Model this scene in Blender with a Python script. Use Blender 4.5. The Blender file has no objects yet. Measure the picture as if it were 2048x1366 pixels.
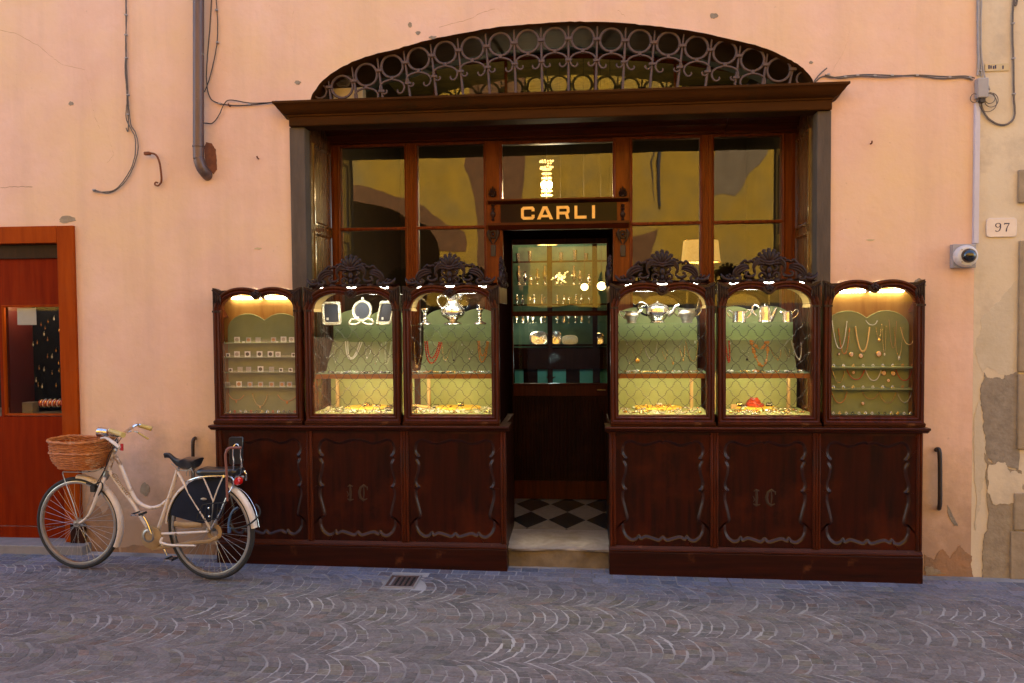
import bpy, math, random
from mathutils import Vector, Matrix
random.seed(11)
C = bpy.context.scene.collection
SC = bpy.context.scene
rad = math.radians
# ---------------------------------------------------------------- camera
IW, IH, FPX = 2048.0, 1366.0, 1540.0
CAM = Vector((0.0, -6.1, 1.98))
_y, _p, _r = rad(5.1), rad(1.97), rad(0.5)
FW = Vector((-math.sin(_y)*math.cos(_p), math.cos(_y)*math.cos(_p), -math.sin(_p)))
_rt = Vector((math.cos(_y), math.sin(_y), 0)); _up = _rt.cross(FW)
RT = _rt*math.cos(_r) - _up*math.sin(_r)
UP = _up*math.cos(_r) + _rt*math.sin(_r)
cd = bpy.data.cameras.new("camera"); co = bpy.data.objects.new("camera", cd); C.objects.link(co)
cd.sensor_width = 36.0; cd.lens = FPX/IW*36.0; cd.clip_start = 0.05; cd.clip_end = 400
M = Matrix((RT, UP, -FW)).transposed().to_4x4(); M.translation = CAM
co.matrix_world = M
SC.camera = co
# ---------------------------------------------------------------- world, sun, exposure
SUN_EL, SUN_AZ = rad(43), rad(8)
w = bpy.data.worlds.new("World"); SC.world = w; w.use_nodes = True
nt = w.node_tree; bgn = nt.nodes["Background"]
sky = nt.nodes.new("ShaderNodeTexSky"); sky.sky_type = 'NISHITA'; sky.sun_disc = False
sky.sun_elevation = SUN_EL; sky.sun_rotation = SUN_AZ
nt.links.new(sky.outputs[0], bgn.inputs[0]); bgn.inputs[1].default_value = 0.15
sl = bpy.data.lights.new("sun", 'SUN'); sl.energy = 4.5; sl.angle = rad(0.5); sl.color = (1.0, 0.93, 0.82)
so = bpy.data.objects.new("sun", sl); C.objects.link(so)
sdir = Vector((math.sin(SUN_AZ)*math.cos(SUN_EL), math.cos(SUN_AZ)*math.cos(SUN_EL), math.sin(SUN_EL)))
so.rotation_euler = (-sdir).to_track_quat('-Z', 'Y').to_euler(); so.location = (0, 12, 14)
SC.view_settings.view_transform = 'Standard'; SC.view_settings.look = 'None'
SC.view_settings.exposure = 2.28; SC.view_settings.gamma = 1.0
SC.render.engine = 'CYCLES'
cy = SC.cycles
cy.use_denoising = True; cy.max_bounces = 10; cy.diffuse_bounces = 5; cy.glossy_bounces = 5
cy.transparent_max_bounces = 24; cy.sample_clamp_indirect = 6.0; cy.caustics_reflective = False; cy.caustics_refractive = False
try: cy.denoising_input_passes = 'RGB_ALBEDO_NORMAL'; cy.denoiser = 'OPENIMAGEDENOISE'
except Exception: pass

def at(px, py, Y=None, Z=None, plane=None):
    """pixel of the photograph -> point on a world plane"""
    d = FW + RT*((px-IW/2)/FPX) + UP*((IH/2-py)/FPX)
    if plane is not None:
        p0, n = plane; t = (p0-CAM).dot(n)/d.dot(n)
    elif Y is not None: t = (Y-CAM.y)/d.y
    else: t = (Z-CAM.z)/d.z
    return CAM + d*t
def gz(x, y=0): return -0.022 - 0.009*max(-4.5, min(4, x))

# ---------------------------------------------------------------- mesh builder
class MB:
    def __init__(s): s.v = []; s.f = []; s.c = []
    def add(s, vs, fs, col=None):
        n = len(s.v); s.v += [tuple(p) for p in vs]; s.f += [tuple(i+n for i in f) for f in fs]
        if col is not None: s.c += [col]*len(fs)
    def box(s, x0, x1, y0, y1, z0, z1, col=None):
        s.add([(x0,y0,z0),(x1,y0,z0),(x1,y1,z0),(x0,y1,z0),(x0,y0,z1),(x1,y0,z1),(x1,y1,z1),(x0,y1,z1)],
              [(3,2,1,0),(4,5,6,7),(0,1,5,4),(1,2,6,5),(2,3,7,6),(3,0,4,7)], col); return s
    def quad(s, a, b, c, d, col=None): s.add([a,b,c,d], [(0,1,2,3)], col); return s
    def prism(s, poly, y0, y1):
        n = len(poly)
        a = sum(poly[i][0]*poly[(i+1)%n][1]-poly[(i+1)%n][0]*poly[i][1] for i in range(n))
        if a < 0: poly = poly[::-1]
        vs = [(x,y0,z) for x,z in poly]+[(x,y1,z) for x,z in poly]
        s.add(vs, [tuple(range(n)), tuple(range(2*n-1, n-1, -1))]+[(i, i+n, (i+1)%n+n, (i+1)%n) for i in range(n)]); return s
    def tube(s, pts, r, n=8, closed=False, caps=True, flat=1.0, up=None):
        pts = [Vector(p) for p in pts]; m = len(pts)
        if not isinstance(r, (list, tuple)): r = [r]*m
        vs = []; prev = None
        for i, p in enumerate(pts):
            if closed: t = pts[(i+1)%m]-pts[i-1]
            elif i == 0: t = pts[1]-p
            elif i == m-1: t = p-pts[-2]
            else: t = pts[i+1]-pts[i-1]
            if t.length < 1e-9: t = Vector((0,0,1))
            t.normalize()
            if prev is None:
                a = Vector(up) if up else (Vector((0,1,0)) if abs(t.y) < .9 else Vector((1,0,0)))
            else: a = prev
            b = t.cross(a)
            if b.length < 1e-6: b = t.orthogonal()
            b.normalize(); a = b.cross(t).normalized(); prev = a
            for k in range(n):
                th = 2*math.pi*k/n
                vs.append(p + b*(math.cos(th)*r[i]) + a*(math.sin(th)*r[i]*flat))
        fs = []
        for i in range(m if closed else m-1):
            j = (i+1)%m
            for k in range(n):
                fs.append((i*n+k, i*n+(k+1)%n, j*n+(k+1)%n, j*n+k))
        if caps and not closed:
            fs.append(tuple(range(n-1,-1,-1))); fs.append(tuple((m-1)*n+k for k in range(n)))
        s.add(vs, fs); return s
    def lathe(s, c, prof, n=20, axis='z', sx=1, sy=1, caps=True):
        vs = []; m = len(prof); c = Vector(c)
        for r, h in prof:
            for k in range(n):
                th = 2*math.pi*k/n; a, b = r*math.cos(th)*sx, r*math.sin(th)*sy
                vs.append(c + (Vector((a,b,h)) if axis == 'z' else Vector((a,-h,b)) if axis == 'y' else Vector((h,a,b))))
        fs = [(i*n+k, i*n+(k+1)%n, (i+1)*n+(k+1)%n, (i+1)*n+k) for i in range(m-1) for k in range(n)]
        if caps: fs += [tuple(range(n-1,-1,-1)), tuple((m-1)*n+k for k in range(n))]
        s.add(vs, fs); return s
    def ball(s, c, r, nu=10, nv=6):
        if not isinstance(r, (tuple, list)): r = (r, r, r)
        c = Vector(c); vs = [c+Vector((0,0,r[2]))]
        for i in range(1, nv):
            ph = math.pi*i/nv
            for k in range(nu):
                th = 2*math.pi*k/nu
                vs.append(c+Vector((r[0]*math.sin(ph)*math.cos(th), r[1]*math.sin(ph)*math.sin(th), r[2]*math.cos(ph))))
        vs.append(c-Vector((0,0,r[2]))); e = len(vs)-1
        fs = [(0, 1+k, 1+(k+1)%nu) for k in range(nu)]
        for i in range(nv-2):
            for k in range(nu):
                fs.append((1+i*nu+k, 1+(i+1)*nu+k, 1+(i+1)*nu+(k+1)%nu, 1+i*nu+(k+1)%nu))
        fs += [(e, 1+(nv-2)*nu+(k+1)%nu, 1+(nv-2)*nu+k) for k in range(nu)]
        s.add(vs, fs); return s
    def loft(s, loops, close=True, cap0=False, cap1=False):
        n = len(loops[0]); vs = [p for l in loops for p in l]
        fs = []
        for i in range(len(loops)-1):
            for k in range(n if close else n-1):
                fs.append((i*n+k, i*n+(k+1)%n, (i+1)*n+(k+1)%n, (i+1)*n+k))
        if cap0: fs.append(tuple(range(n-1,-1,-1)))
        if cap1: fs.append(tuple((len(loops)-1)*n+k for k in range(n)))
        s.add(vs, fs); return s
    def xform(s, mat, start=0):
        for i in range(start, len(s.v)): s.v[i] = tuple(mat @ Vector(s.v[i]))
        return s
    def build(s, name, m, parent=None, bevel=0, smooth=35, segs=1):
        off = Vector((0,0,0)); q = parent
        while q is not None: off += q.location; q = q.parent
        me = bpy.data.meshes.new(name)
        me.from_pydata([(p[0]-off.x, p[1]-off.y, p[2]-off.z) for p in s.v], [], s.f)
        me.update()
        if s.c:
            ca = me.color_attributes.new("col", 'FLOAT_COLOR', 'CORNER'); i = 0
            for fi, pl in enumerate(me.polygons):
                for _ in pl.vertices: ca.data[i].color = (*s.c[fi], 1); i += 1
        if smooth:
            me.shade_smooth()
            try: me.set_sharp_from_angle(angle=rad(smooth))
            except Exception: pass
        me.materials.append(MT[m] if isinstance(m, str) else m)
        o = bpy.data.objects.new(name, me); C.objects.link(o)
        if parent is not None: o.parent = parent
        if bevel:
            b = o.modifiers.new("bevel", 'BEVEL'); b.width = bevel; b.segments = segs; b.limit_method = 'ANGLE'; b.angle_limit = rad(40)
        return o
def tag(o, label=None, cat=None, group=None, kind=None):
    if label: o['label'] = label
    if cat: o['category'] = cat
    if group: o['group'] = group
    if kind: o['kind'] = kind
    return o
def thing(name, loc, label, cat, group=None):
    o = bpy.data.objects.new(name, None); C.objects.link(o); o.location = loc; o.empty_display_size = .1
    return tag(o, label, cat, group)
def kids(o): return [c for c in C.objects if c.parent == o]
def copy_tree(o, parent=None, loc=None):
    c = o.copy(); C.objects.link(c)
    c.parent = parent
    for k in kids(o): copy_tree(k, c)
    if loc is not None: c.location = loc
    return c
def smoothpts(pts, n=6, closed=False):
    """Catmull-Rom"""
    P_ = [Vector(p) for p in pts]; out = []; m = len(P_)
    for i in range(m if closed else m-1):
        p1, p2 = P_[i], P_[(i+1)%m]
        p0 = P_[i-1] if (i > 0 or closed) else p1*2-p2
        p3 = P_[(i+2)%m] if (i+2 < m or closed) else p2*2-p1
        for k in range(n):
            t = k/n
            out.append(.5*((2*p1)+(p2-p0)*t+(2*p0-5*p1+4*p2-p3)*t*t+(3*p1-p0-3*p2+p3)*t**3))
    if not closed: out.append(P_[-1])
    return out
def lin(pairs, n): # resample scalar list
    out = []
    for i in range(n):
        t = i/(n-1)*(len(pairs)-1); k = min(int(t), len(pairs)-2); out.append(pairs[k]*(1-(t-k))+pairs[k+1]*(t-k))
    return out

# ---------------------------------------------------------------- materials
MT = {}
def N(nt, t, **k):
    n = nt.nodes.new(t)
    for a, v in k.items(): setattr(n, a, v)
    return n
def mat(name, c1, c2=None, scale=6., stretch=(1,1,1), rough=.5, rough2=None, metal=0, bump=0, bscale=None, coat=0, c3=None, s3=1.2, m3=(.5,.62),
        detail=8, spec=.5, emit=None, es=0, attr=False, dist=0, r3=None, streak=None):
    m = bpy.data.materials.new(name); m.use_nodes = True; nt = m.node_tree; b = nt.nodes["Principled BSDF"]; L = nt.links.new
    b.inputs["Roughness"].default_value = rough; b.inputs["Metallic"].default_value = metal
    b.inputs["Specular IOR Level"].default_value = spec; b.inputs["Coat Weight"].default_value = coat; b.inputs["Coat Roughness"].default_value = .12
    tc = N(nt, "ShaderNodeTexCoord"); mp = N(nt, "ShaderNodeMapping"); mp.inputs["Scale"].default_value = stretch
    L(tc.outputs["Object"], mp.inputs[0])
    nz = N(nt, "ShaderNodeTexNoise"); nz.inputs["Scale"].default_value = scale; nz.inputs["Detail"].default_value = detail
    nz.inputs["Roughness"].default_value = .6; nz.inputs["Distortion"].default_value = dist
    L(mp.outputs[0], nz.inputs["Vector"])
    rp = N(nt, "ShaderNodeMapRange"); rp.inputs[1].default_value = .3; rp.inputs[2].default_value = .7; L(nz.outputs[0], rp.inputs[0])
    if c2 is None: c2 = tuple(x*.8 for x in c1)
    mx = N(nt, "ShaderNodeMix", data_type='RGBA'); mx.inputs[6].default_value = (*c1, 1); mx.inputs[7].default_value = (*c2, 1); L(rp.outputs[0], mx.inputs[0])
    col = mx.outputs[2]
    if attr:
        at_ = N(nt, "ShaderNodeVertexColor", layer_name="col")
        mm = N(nt, "ShaderNodeMix", data_type='RGBA', blend_type='MULTIPLY'); mm.inputs[0].default_value = 1; L(at_.outputs[0], mm.inputs[6]); L(col, mm.inputs[7]); col = mm.outputs[2]
    if c3 is not None:
        n3 = N(nt, "ShaderNodeTexNoise"); n3.inputs["Scale"].default_value = s3; n3.inputs["Detail"].default_value = 10; n3.inputs["Roughness"].default_value = .65; L(tc.outputs["Object"], n3.inputs["Vector"])
        r3_ = N(nt, "ShaderNodeMapRange"); r3_.inputs[1].default_value = m3[0]; r3_.inputs[2].default_value = m3[1]; L(n3.outputs[0], r3_.inputs[0])
        m3_ = N(nt, "ShaderNodeMix", data_type='RGBA'); m3_.inputs[7].default_value = (*c3, 1); L(r3_.outputs[0], m3_.inputs[0]); L(col, m3_.inputs[6]); col = m3_.outputs[2]
    if streak is not None:
        ms = N(nt, "ShaderNodeMapping"); ms.inputs["Scale"].default_value = (3.2,3.2,.22); L(tc.outputs["Object"], ms.inputs[0])
        ns = N(nt, "ShaderNodeTexNoise"); ns.inputs["Scale"].default_value = 1.0; ns.inputs["Detail"].default_value = 9; ns.inputs["Roughness"].default_value = .62; L(ms.outputs[0], ns.inputs["Vector"])
        rs = N(nt, "ShaderNodeMapRange"); rs.inputs[1].default_value = .50; rs.inputs[2].default_value = .78; rs.inputs[4].default_value = .36; L(ns.outputs[0], rs.inputs[0])
        x1 = N(nt, "ShaderNodeMix", data_type='RGBA'); x1.inputs[7].default_value = (*streak, 1); L(rs.outputs[0], x1.inputs[0]); L(col, x1.inputs[6]); col = x1.outputs[2]
        # splash grime along the foot, ragged edge
        sx_ = N(nt, "ShaderNodeSeparateXYZ"); L(tc.outputs["Object"], sx_.inputs[0])
        ng = N(nt, "ShaderNodeTexNoise"); ng.inputs["Scale"].default_value = 3.5; ng.inputs["Detail"].default_value = 12; ng.inputs["Roughness"].default_value = .7; L(tc.outputs["Object"], ng.inputs["Vector"])
        ad = N(nt, "ShaderNodeMath", operation='MULTIPLY_ADD'); L(ng.outputs[0], ad.inputs[0]); ad.inputs[1].default_value = -1.7; L(sx_.outputs[2], ad.inputs[2])
        rg_ = N(nt, "ShaderNodeMapRange"); rg_.inputs[1].default_value = -.62; rg_.inputs[2].default_value = .25; rg_.inputs[3].default_value = .75; rg_.inputs[4].default_value = 0; L(ad.outputs[0], rg_.inputs[0])
        x2 = N(nt, "ShaderNodeMix", data_type='RGBA'); x2.inputs[7].default_value = (.34,.22,.14,1); L(rg_.outputs[0], x2.inputs[0]); L(col, x2.inputs[6]); col = x2.outputs[2]
        # fine specks and pits
        vo = N(nt, "ShaderNodeTexNoise"); vo.inputs["Scale"].default_value = 34; vo.inputs["Detail"].default_value = 3; L(tc.outputs["Object"], vo.inputs["Vector"])
        rv = N(nt, "ShaderNodeMapRange"); rv.inputs[1].default_value = .68; rv.inputs[2].default_value = .76; rv.inputs[4].default_value = .30; L(vo.outputs[0], rv.inputs[0])
        x3 = N(nt, "ShaderNodeMix", data_type='RGBA'); x3.inputs[7].default_value = (.40,.26,.18,1); L(rv.outputs[0], x3.inputs[0]); L(col, x3.inputs[6]); col = x3.outputs[2]
    L(col, b.inputs["Base Color"])
    if rough2 is not None:
        rr = N(nt, "ShaderNodeMapRange"); rr.inputs[1].default_value = .35; rr.inputs[2].default_value = .65; rr.inputs[3].default_value = rough; rr.inputs[4].default_value = rough2
        L(nz.outputs[0], rr.inputs[0]); L(rr.outputs[0], b.inputs["Roughness"])
    if bump:
        bz = nz
        if bscale:
            bz = N(nt, "ShaderNodeTexNoise"); bz.inputs["Scale"].default_value = bscale; bz.inputs["Detail"].default_value = 6; L(mp.outputs[0], bz.inputs["Vector"])
        bp = N(nt, "ShaderNodeBump"); bp.inputs["Strength"].default_value = bump; bp.inputs["Distance"].default_value = .01
        L(bz.outputs[0], bp.inputs["Height"]); L(bp.outputs[0], b.inputs["Normal"])
    if emit is not None:
        b.inputs["Emission Color"].default_value = (*emit, 1); b.inputs["Emission Strength"].default_value = es
    MT[name] = m; return m
def glass(name, f0=.04, tint=(1,1,1), rough=0., wav=0):
    m = bpy.data.materials.new(name); m.use_nodes = True; nt = m.node_tree; L = nt.links.new; nt.nodes.clear()
    out = N(nt, "ShaderNodeOutputMaterial"); mx = N(nt, "ShaderNodeMixShader"); tr = N(nt, "ShaderNodeBsdfTransparent"); gl = N(nt, "ShaderNodeBsdfGlossy")
    tr.inputs[0].default_value = (*tint, 1); gl.inputs["Roughness"].default_value = rough; gl.inputs[0].default_value = (1,1,1,1)
    ge = N(nt, "ShaderNodeNewGeometry"); dt = N(nt, "ShaderNodeVectorMath", operation='DOT_PRODUCT'); L(ge.outputs["Incoming"], dt.inputs[0]); L(ge.outputs["Normal"], dt.inputs[1])
    ab = N(nt, "ShaderNodeMath", operation='ABSOLUTE'); L(dt.outputs["Value"], ab.inputs[0])
    on = N(nt, "ShaderNodeMath", operation='SUBTRACT'); on.inputs[0].default_value = 1; L(ab.outputs[0], on.inputs[1])
    pw = N(nt, "ShaderNodeMath", operation='POWER'); L(on.outputs[0], pw.inputs[0]); pw.inputs[1].default_value = 5
    ma = N(nt, "ShaderNodeMath", operation='MULTIPLY_ADD'); L(pw.outputs[0], ma.inputs[0]); ma.inputs[1].default_value = 1-f0; ma.inputs[2].default_value = f0
    if wav:
        tc = N(nt, "ShaderNodeTexCoord"); nz = N(nt, "ShaderNodeTexNoise"); nz.inputs["Scale"].default_value = 2.2; nz.inputs["Detail"].default_value = 1.5; L(tc.outputs["Object"], nz.inputs["Vector"])
        bp = N(nt, "ShaderNodeBump"); bp.inputs["Strength"].default_value = wav; bp.inputs["Distance"].default_value = .02; L(nz.outputs[0], bp.inputs["Height"]); L(bp.outputs[0], gl.inputs["Normal"])
    L(ma.outputs[0], mx.inputs[0]); L(tr.outputs[0], mx.inputs[1]); L(gl.outputs[0], mx.inputs[2]); L(mx.outputs[0], out.inputs[0])
    MT[name] = m
def emis(name, col, st):
    m = bpy.data.materials.new(name); m.use_nodes = True; nt = m.node_tree; nt.nodes.clear()
    o = N(nt, "ShaderNodeOutputMaterial"); e = N(nt, "ShaderNodeEmission"); e.inputs[0].default_value = (*col, 1); e.inputs[1].default_value = st; nt.links.new(e.outputs[0], o.inputs[0]); MT[name] = m

mat("plaster_peach", (.82,.56,.45), (.73,.475,.355), 2.6, rough=.9, bump=.5, bscale=13, c3=(.78,.54,.33), s3=.9, m3=(.42,.66), spec=.2, streak=(.50,.33,.24))
mat("plaster_dirty", (.40,.22,.12), (.26,.17,.11), 7, rough=.95, bump=.6, bscale=30, spec=.2)
mat("cement", (.38,.31,.22), (.26,.205,.145), 12, rough=.95, bump=.7, bscale=40, spec=.2)
mat("cement_grey", (.34,.29,.235), (.22,.185,.145), 14, rough=.95, bump=.6, bscale=45, spec=.2)
mat("plaster_cream", (.70,.60,.45), (.62,.51,.37), 2.2, rough=.9, bump=.3, bscale=24, c3=(.50,.42,.32), s3=1.1, m3=(.52,.66), spec=.2)
mat("plaster_pale", (.62,.54,.42), (.54,.46,.34), 5, rough=.92, bump=.4, bscale=30, spec=.2)
mat("quoin_stone", (.38,.30,.21), (.28,.22,.15), 9, rough=.92, bump=.5, bscale=35, spec=.2)
mat("plaster_yellow", (.56,.30,.025), (.38,.21,.02), 2.6, rough=.9, bump=.2, bscale=20, c3=(.30,.20,.06), s3=.9, m3=(.45,.72), spec=.2)
mat("brickwork", (.25,.105,.035), (.14,.065,.025), 9, rough=.95, bump=.6, bscale=12, spec=.2)
mat("jamb_stone", (.125,.096,.074), (.080,.062,.050), 5, (3,3,.6), rough=.75, bump=.35, bscale=30, c3=(.15,.115,.08), s3=4, m3=(.6,.75), spec=.15)
mat("lintel_paint", (.066,.025,.006), (.042,.016,.004), 4, (.4,2,2), rough=.55, bump=.15, bscale=20, c3=(.030,.018,.007), s3=3, m3=(.55,.7), spec=.04)
mat("soffit_green", (.035,.045,.038), (.02,.028,.024), 5, rough=.7)
mat("crack", (.22,.11,.06), rough=1.)
mat("crack_pale", (.50,.29,.17), rough=1.)
WS = (7, 7, .55)
mat("wood_dark", (.030,.0060,.0018), (.012,.0028,.0010), 5, WS, rough=.36, rough2=.5, bump=.05, coat=.08, c3=(.055,.016,.005), s3=2.6, m3=(.5,.72), spec=.13)
mat("wood_panel", (.040,.0058,.0014), (.010,.0020,.0007), 3.2, WS, rough=.34, rough2=.5, bump=.05, coat=.08, c3=(.075,.012,.0022), s3=2.0, m3=(.48,.75), spec=.13)
mat("wood_plinth", (.040,.0070,.0020), (.014,.0030,.0010), 4, (.5,7,7), rough=.36, rough2=.5, bump=.08, coat=.08, c3=(.10,.03,.010), s3=5, m3=(.62,.74), spec=.13)
mat("wood_ledge", (.075,.017,.005), (.030,.007,.0025), 4, (.5,7,7), rough=.28, rough2=.42, bump=.08, coat=.08, c3=(.20,.085,.035), s3=6, m3=(.62,.74), spec=.13)
mat("wood_carved", (.030,.010,.006), (.014,.005,.003), 14, rough=.42, rough2=.55, coat=.05, bump=.1, spec=.3)
mat("wood_case", (.105,.020,.0045), (.035,.0065,.0018), 5, WS, rough=.3, rough2=.45, bump=.05, coat=.08, c3=(.04,.013,.006), s3=3, m3=(.5,.7), spec=.13)
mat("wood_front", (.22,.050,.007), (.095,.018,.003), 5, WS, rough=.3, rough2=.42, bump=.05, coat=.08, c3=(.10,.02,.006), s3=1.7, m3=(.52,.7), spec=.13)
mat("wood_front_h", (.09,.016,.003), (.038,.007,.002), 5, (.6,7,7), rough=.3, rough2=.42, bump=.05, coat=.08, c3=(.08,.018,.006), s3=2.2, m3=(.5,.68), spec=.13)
mat("wood_reveal", (.13,.045,.008), (.07,.022,.004), 5, (7,7,.5), rough=.22, rough2=.36, bump=.08, coat=.9, spec=.5)
mat("wood_shelf", (.42,.16,.03), (.30,.10,.02), 6, (.6,6,6), rough=.35, spec=.13)
mat("wood_back", (.40,.21,.06), (.28,.13,.035), 3, (3,3,.5), rough=.4, dist=1., spec=.13)
mat("wood_door", (.23,.022,.001), (.14,.011,.001), 4, (5,5,.4), rough=.42, rough2=.55, bump=.04, c3=(.20,.03,.006), s3=1.8, m3=(.5,.72), spec=.04)
mat("wood_doorframe", (.36,.062,.004), (.25,.038,.003), 4, (5,5,.4), rough=.45, bump=.04, c3=(.30,.06,.01), s3=2.4, m3=(.55,.7), spec=.04)
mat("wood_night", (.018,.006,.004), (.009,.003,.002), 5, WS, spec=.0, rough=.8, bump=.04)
mat("felt", (.29,.31,.13), (.22,.24,.10), 5, rough=1., bump=.2, bscale=160, spec=.05)
mat("felt_green", (.38,.41,.16), (.28,.31,.12), 4, rough=1., bump=.2, bscale=160, spec=.05)
mat("felt_grey", (.25,.27,.14), (.19,.21,.105), 5, rough=1., bump=.2, bscale=160, spec=.05)
mat("lining", (.55,.38,.15), (.42,.27,.10), 4, rough=.6)
mat("silver", (.86,.83,.78), (.70,.66,.60), 30, rough=.14, rough2=.24, metal=.93, coat=.1)
mat("silver_satin", (.70,.67,.62), (.46,.43,.38), 60, rough=.28, rough2=.42, metal=.85, bump=.3, bscale=120)
mat("silver_warm", (.95,.90,.74), (.42,.36,.22), 110, rough=.22, metal=.55, bump=.9, bscale=120, coat=.3)
mat("gold", (.85,.58,.20), (.70,.42,.12), 40, rough=.22, metal=1)
mat("gold_leaf", (.95,.66,.26), (.75,.48,.16), 12, rough=.4, metal=.35)
mat("coral", (.55,.07,.025), (.42,.04,.015), 30, rough=.25, coat=.3)
mat("amber", (.62,.27,.06), (.48,.17,.03), 30, rough=.2, coat=.5)
mat("pearl", (.82,.78,.68), (.72,.68,.58), 30, rough=.2, coat=.5)
mat("onyx", (.012,.012,.014), rough=.12, coat=.6)
mat("crystal", (.36,.40,.22), (.66,.68,.46), 80, rough=.06, coat=1, spec=1.)
mat("cameo", (.72,.42,.26), (.85,.62,.45), 60, rough=.4)
mat("brass_wire", (.05,.030,.012), (.03,.018,.008), 20, rough=.4, metal=.2)
mat("card_white", (.75,.73,.68), rough=.6)
mat("card_grey", (.42,.41,.36), rough=.5)
mat("copper_coin", (.50,.24,.10), rough=.4, metal=.5)
mat("dark_coin", (.10,.085,.07), rough=.4, metal=.5)
mat("yellow_felt", (.85,.62,.10), (.72,.50,.07), 20, rough=.9, spec=.1)
mat("photo_black", (.045,.050,.068), rough=.3, coat=.0, spec=.2)
mat("iron", (.105,.062,.056), (.065,.038,.034), 18, rough=.6, bump=.3, bscale=60, c3=(.13,.06,.03), s3=9, m3=(.55,.68))
mat("iron_black", (.035,.022,.020), (.02,.013,.012), 20, rough=.5, bump=.2)
mat("rust", (.26,.085,.03), (.14,.045,.02), 22, rough=.85, bump=.4)
mat("pipe_copper", (.150,.105,.100), (.105,.072,.070), 5, (6,6,.7), rough=.42, metal=.45, c3=(.30,.34,.27), s3=9, m3=(.64,.72))
mat("cable_grey", (.17,.14,.125), (.11,.09,.08), 20, rough=.7)
mat("cable_dark", (.045,.035,.032), rough=.6)
mat("plastic_grey", (.36,.345,.36), (.31,.295,.31), 12, rough=.5)
mat("plastic_white", (.68,.67,.68), (.62,.61,.63), 12, rough=.4)
mat("plastic_lilac", (.58,.56,.66), (.52,.50,.60), 12, rough=.5)
mat("black_glass", (.01,.01,.014), rough=.04, coat=1)
mat("sign_glass", (.018,.006,.004), (.006,.004,.004), 3, rough=.12, spec=.13)
mat("plate_ceramic", (.72,.64,.62), (.66,.57,.54), 20, rough=.25, coat=.4)
mat("plate_old", (.62,.50,.30), rough=.7)
mat("ink_blue", (.03,.03,.10), rough=.4)
mat("marble", (.33,.30,.27), (.24,.21,.18), 5, rough=.3, rough2=.45, dist=2.5, c3=(.20,.16,.12), s3=3, m3=(.55,.7))
mat("tile_white", (.34,.30,.235), (.25,.21,.165), 8, rough=.25, dist=2)
mat("tile_black", (.02,.022,.024), (.035,.035,.035), 8, rough=.2, dist=2)
mat("step_stone", (.24,.18,.11), (.13,.10,.065), 8, rough=.9, bump=.8, bscale=22)
mat("slab_stone", (.27,.25,.25), (.20,.185,.185), 9, rough=.7, bump=.3, bscale=40)
mat("cobble", (.92,.92,.89), (.61,.60,.57), 42, rough=.50, rough2=.72, attr=True, bump=.8, bscale=60, spec=.45, c3=(.20,.18,.185), s3=1.1, m3=(.5,.85))
mat("mortar", (.50,.48,.48), (.10,.095,.095), 1.3, rough=.85, bump=.5, bscale=90, spec=.3)
mat("bike_cream", (.76,.68,.62), (.66,.57,.50), 9, rough=.32, rough2=.5, coat=.4, c3=(.26,.16,.09), s3=11, m3=(.56,.66))
mat("bike_dirty", (.40,.27,.13), (.26,.17,.08), 16, rough=.55, bump=.2)
mat("chrome", (.78,.78,.80), (.62,.60,.60), 30, rough=.14, rough2=.3, metal=1)
mat("steel_dull", (.50,.47,.42), (.36,.33,.29), 30, rough=.35, rough2=.5, metal=1)
mat("rubber", (.014,.014,.015), (.024,.023,.022), 30, rough=.75)
mat("rim", (.62,.58,.52), (.48,.44,.38), 10, rough=.28, metal=.9)
mat("leather_black", (.012,.012,.015), (.02,.02,.023), 12, rough=.32, coat=.2)
mat("cloth_navy", (.010,.013,.026), (.016,.020,.038), 8, rough=.9, bump=.2, bscale=120, spec=.2)
mat("grip_yellow", (.62,.46,.14), (.52,.38,.11), 16, rough=.45)
mat("wicker", (.58,.21,.045), (.32,.09,.018), 24, (1,1,3), rough=.5, bump=.4, bscale=60, c3=(.66,.42,.24), s3=6, m3=(.56,.7))
mat("red_lens", (.55,.008,.006), rough=.15, coat=1)
mat("bar_brown", (.24,.09,.065), rough=.35)
mat("lock_blue", (.06,.12,.24), rough=.4)
mat("vitrine_green", (.055,.125,.085), (.025,.07,.055), 9, rough=.7)
mat("vitrine_teal", (.05,.26,.25), (.035,.20,.19), 5, rough=.7)
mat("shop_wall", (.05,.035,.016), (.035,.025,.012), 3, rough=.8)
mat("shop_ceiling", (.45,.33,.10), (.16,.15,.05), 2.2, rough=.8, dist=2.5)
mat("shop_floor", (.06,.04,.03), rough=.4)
mat("shade_fabric", (.80,.58,.28), (.70,.46,.18), 10, rough=.8, dist=3, emit=(1.,.60,.16), es=.085)
mat("black_velvet", (.006,.006,.008), rough=1., spec=.1)
mat("red_wall", (.10,.010,.004), (.07,.007,.003), 4, rough=.5)
mat("tan_card", (.30,.23,.13), rough=.7)
mat("chandelier_glass",(.9,.7,.35),(.6,.4,.15),60,rough=.1,coat=1,emit=(1.,.62,.20),es=.38)
mat("gilt_glow",(.9,.65,.2),(.6,.4,.1),60,rough=.2,metal=.6,emit=(1.,.75,.25),es=.5)  # golden glints put in as emission, the gilt is no lamp
mat("opp_cement",(.27,.18,.085),(.18,.115,.05),5,rough=.95)
mat("wood_moulding", (.040,.010,.004), (.020,.006,.002), 6, rough=.36, coat=.16, spec=.25)
mat("dark_stone", (.06,.05,.04), (.04,.034,.028), 5, rough=.8)
mat("roof_tile", (.35,.15,.08), rough=.9)
mat("void_dark", (.012,.012,.012), rough=.9)
mat("shutter_grey", (.13,.14,.13), rough=.6)
glass("glass_window", .040, wav=.10); glass("glass_case", .022, wav=.03); glass("glass_shelf", .05, tint=(.93,.98,.94))
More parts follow.
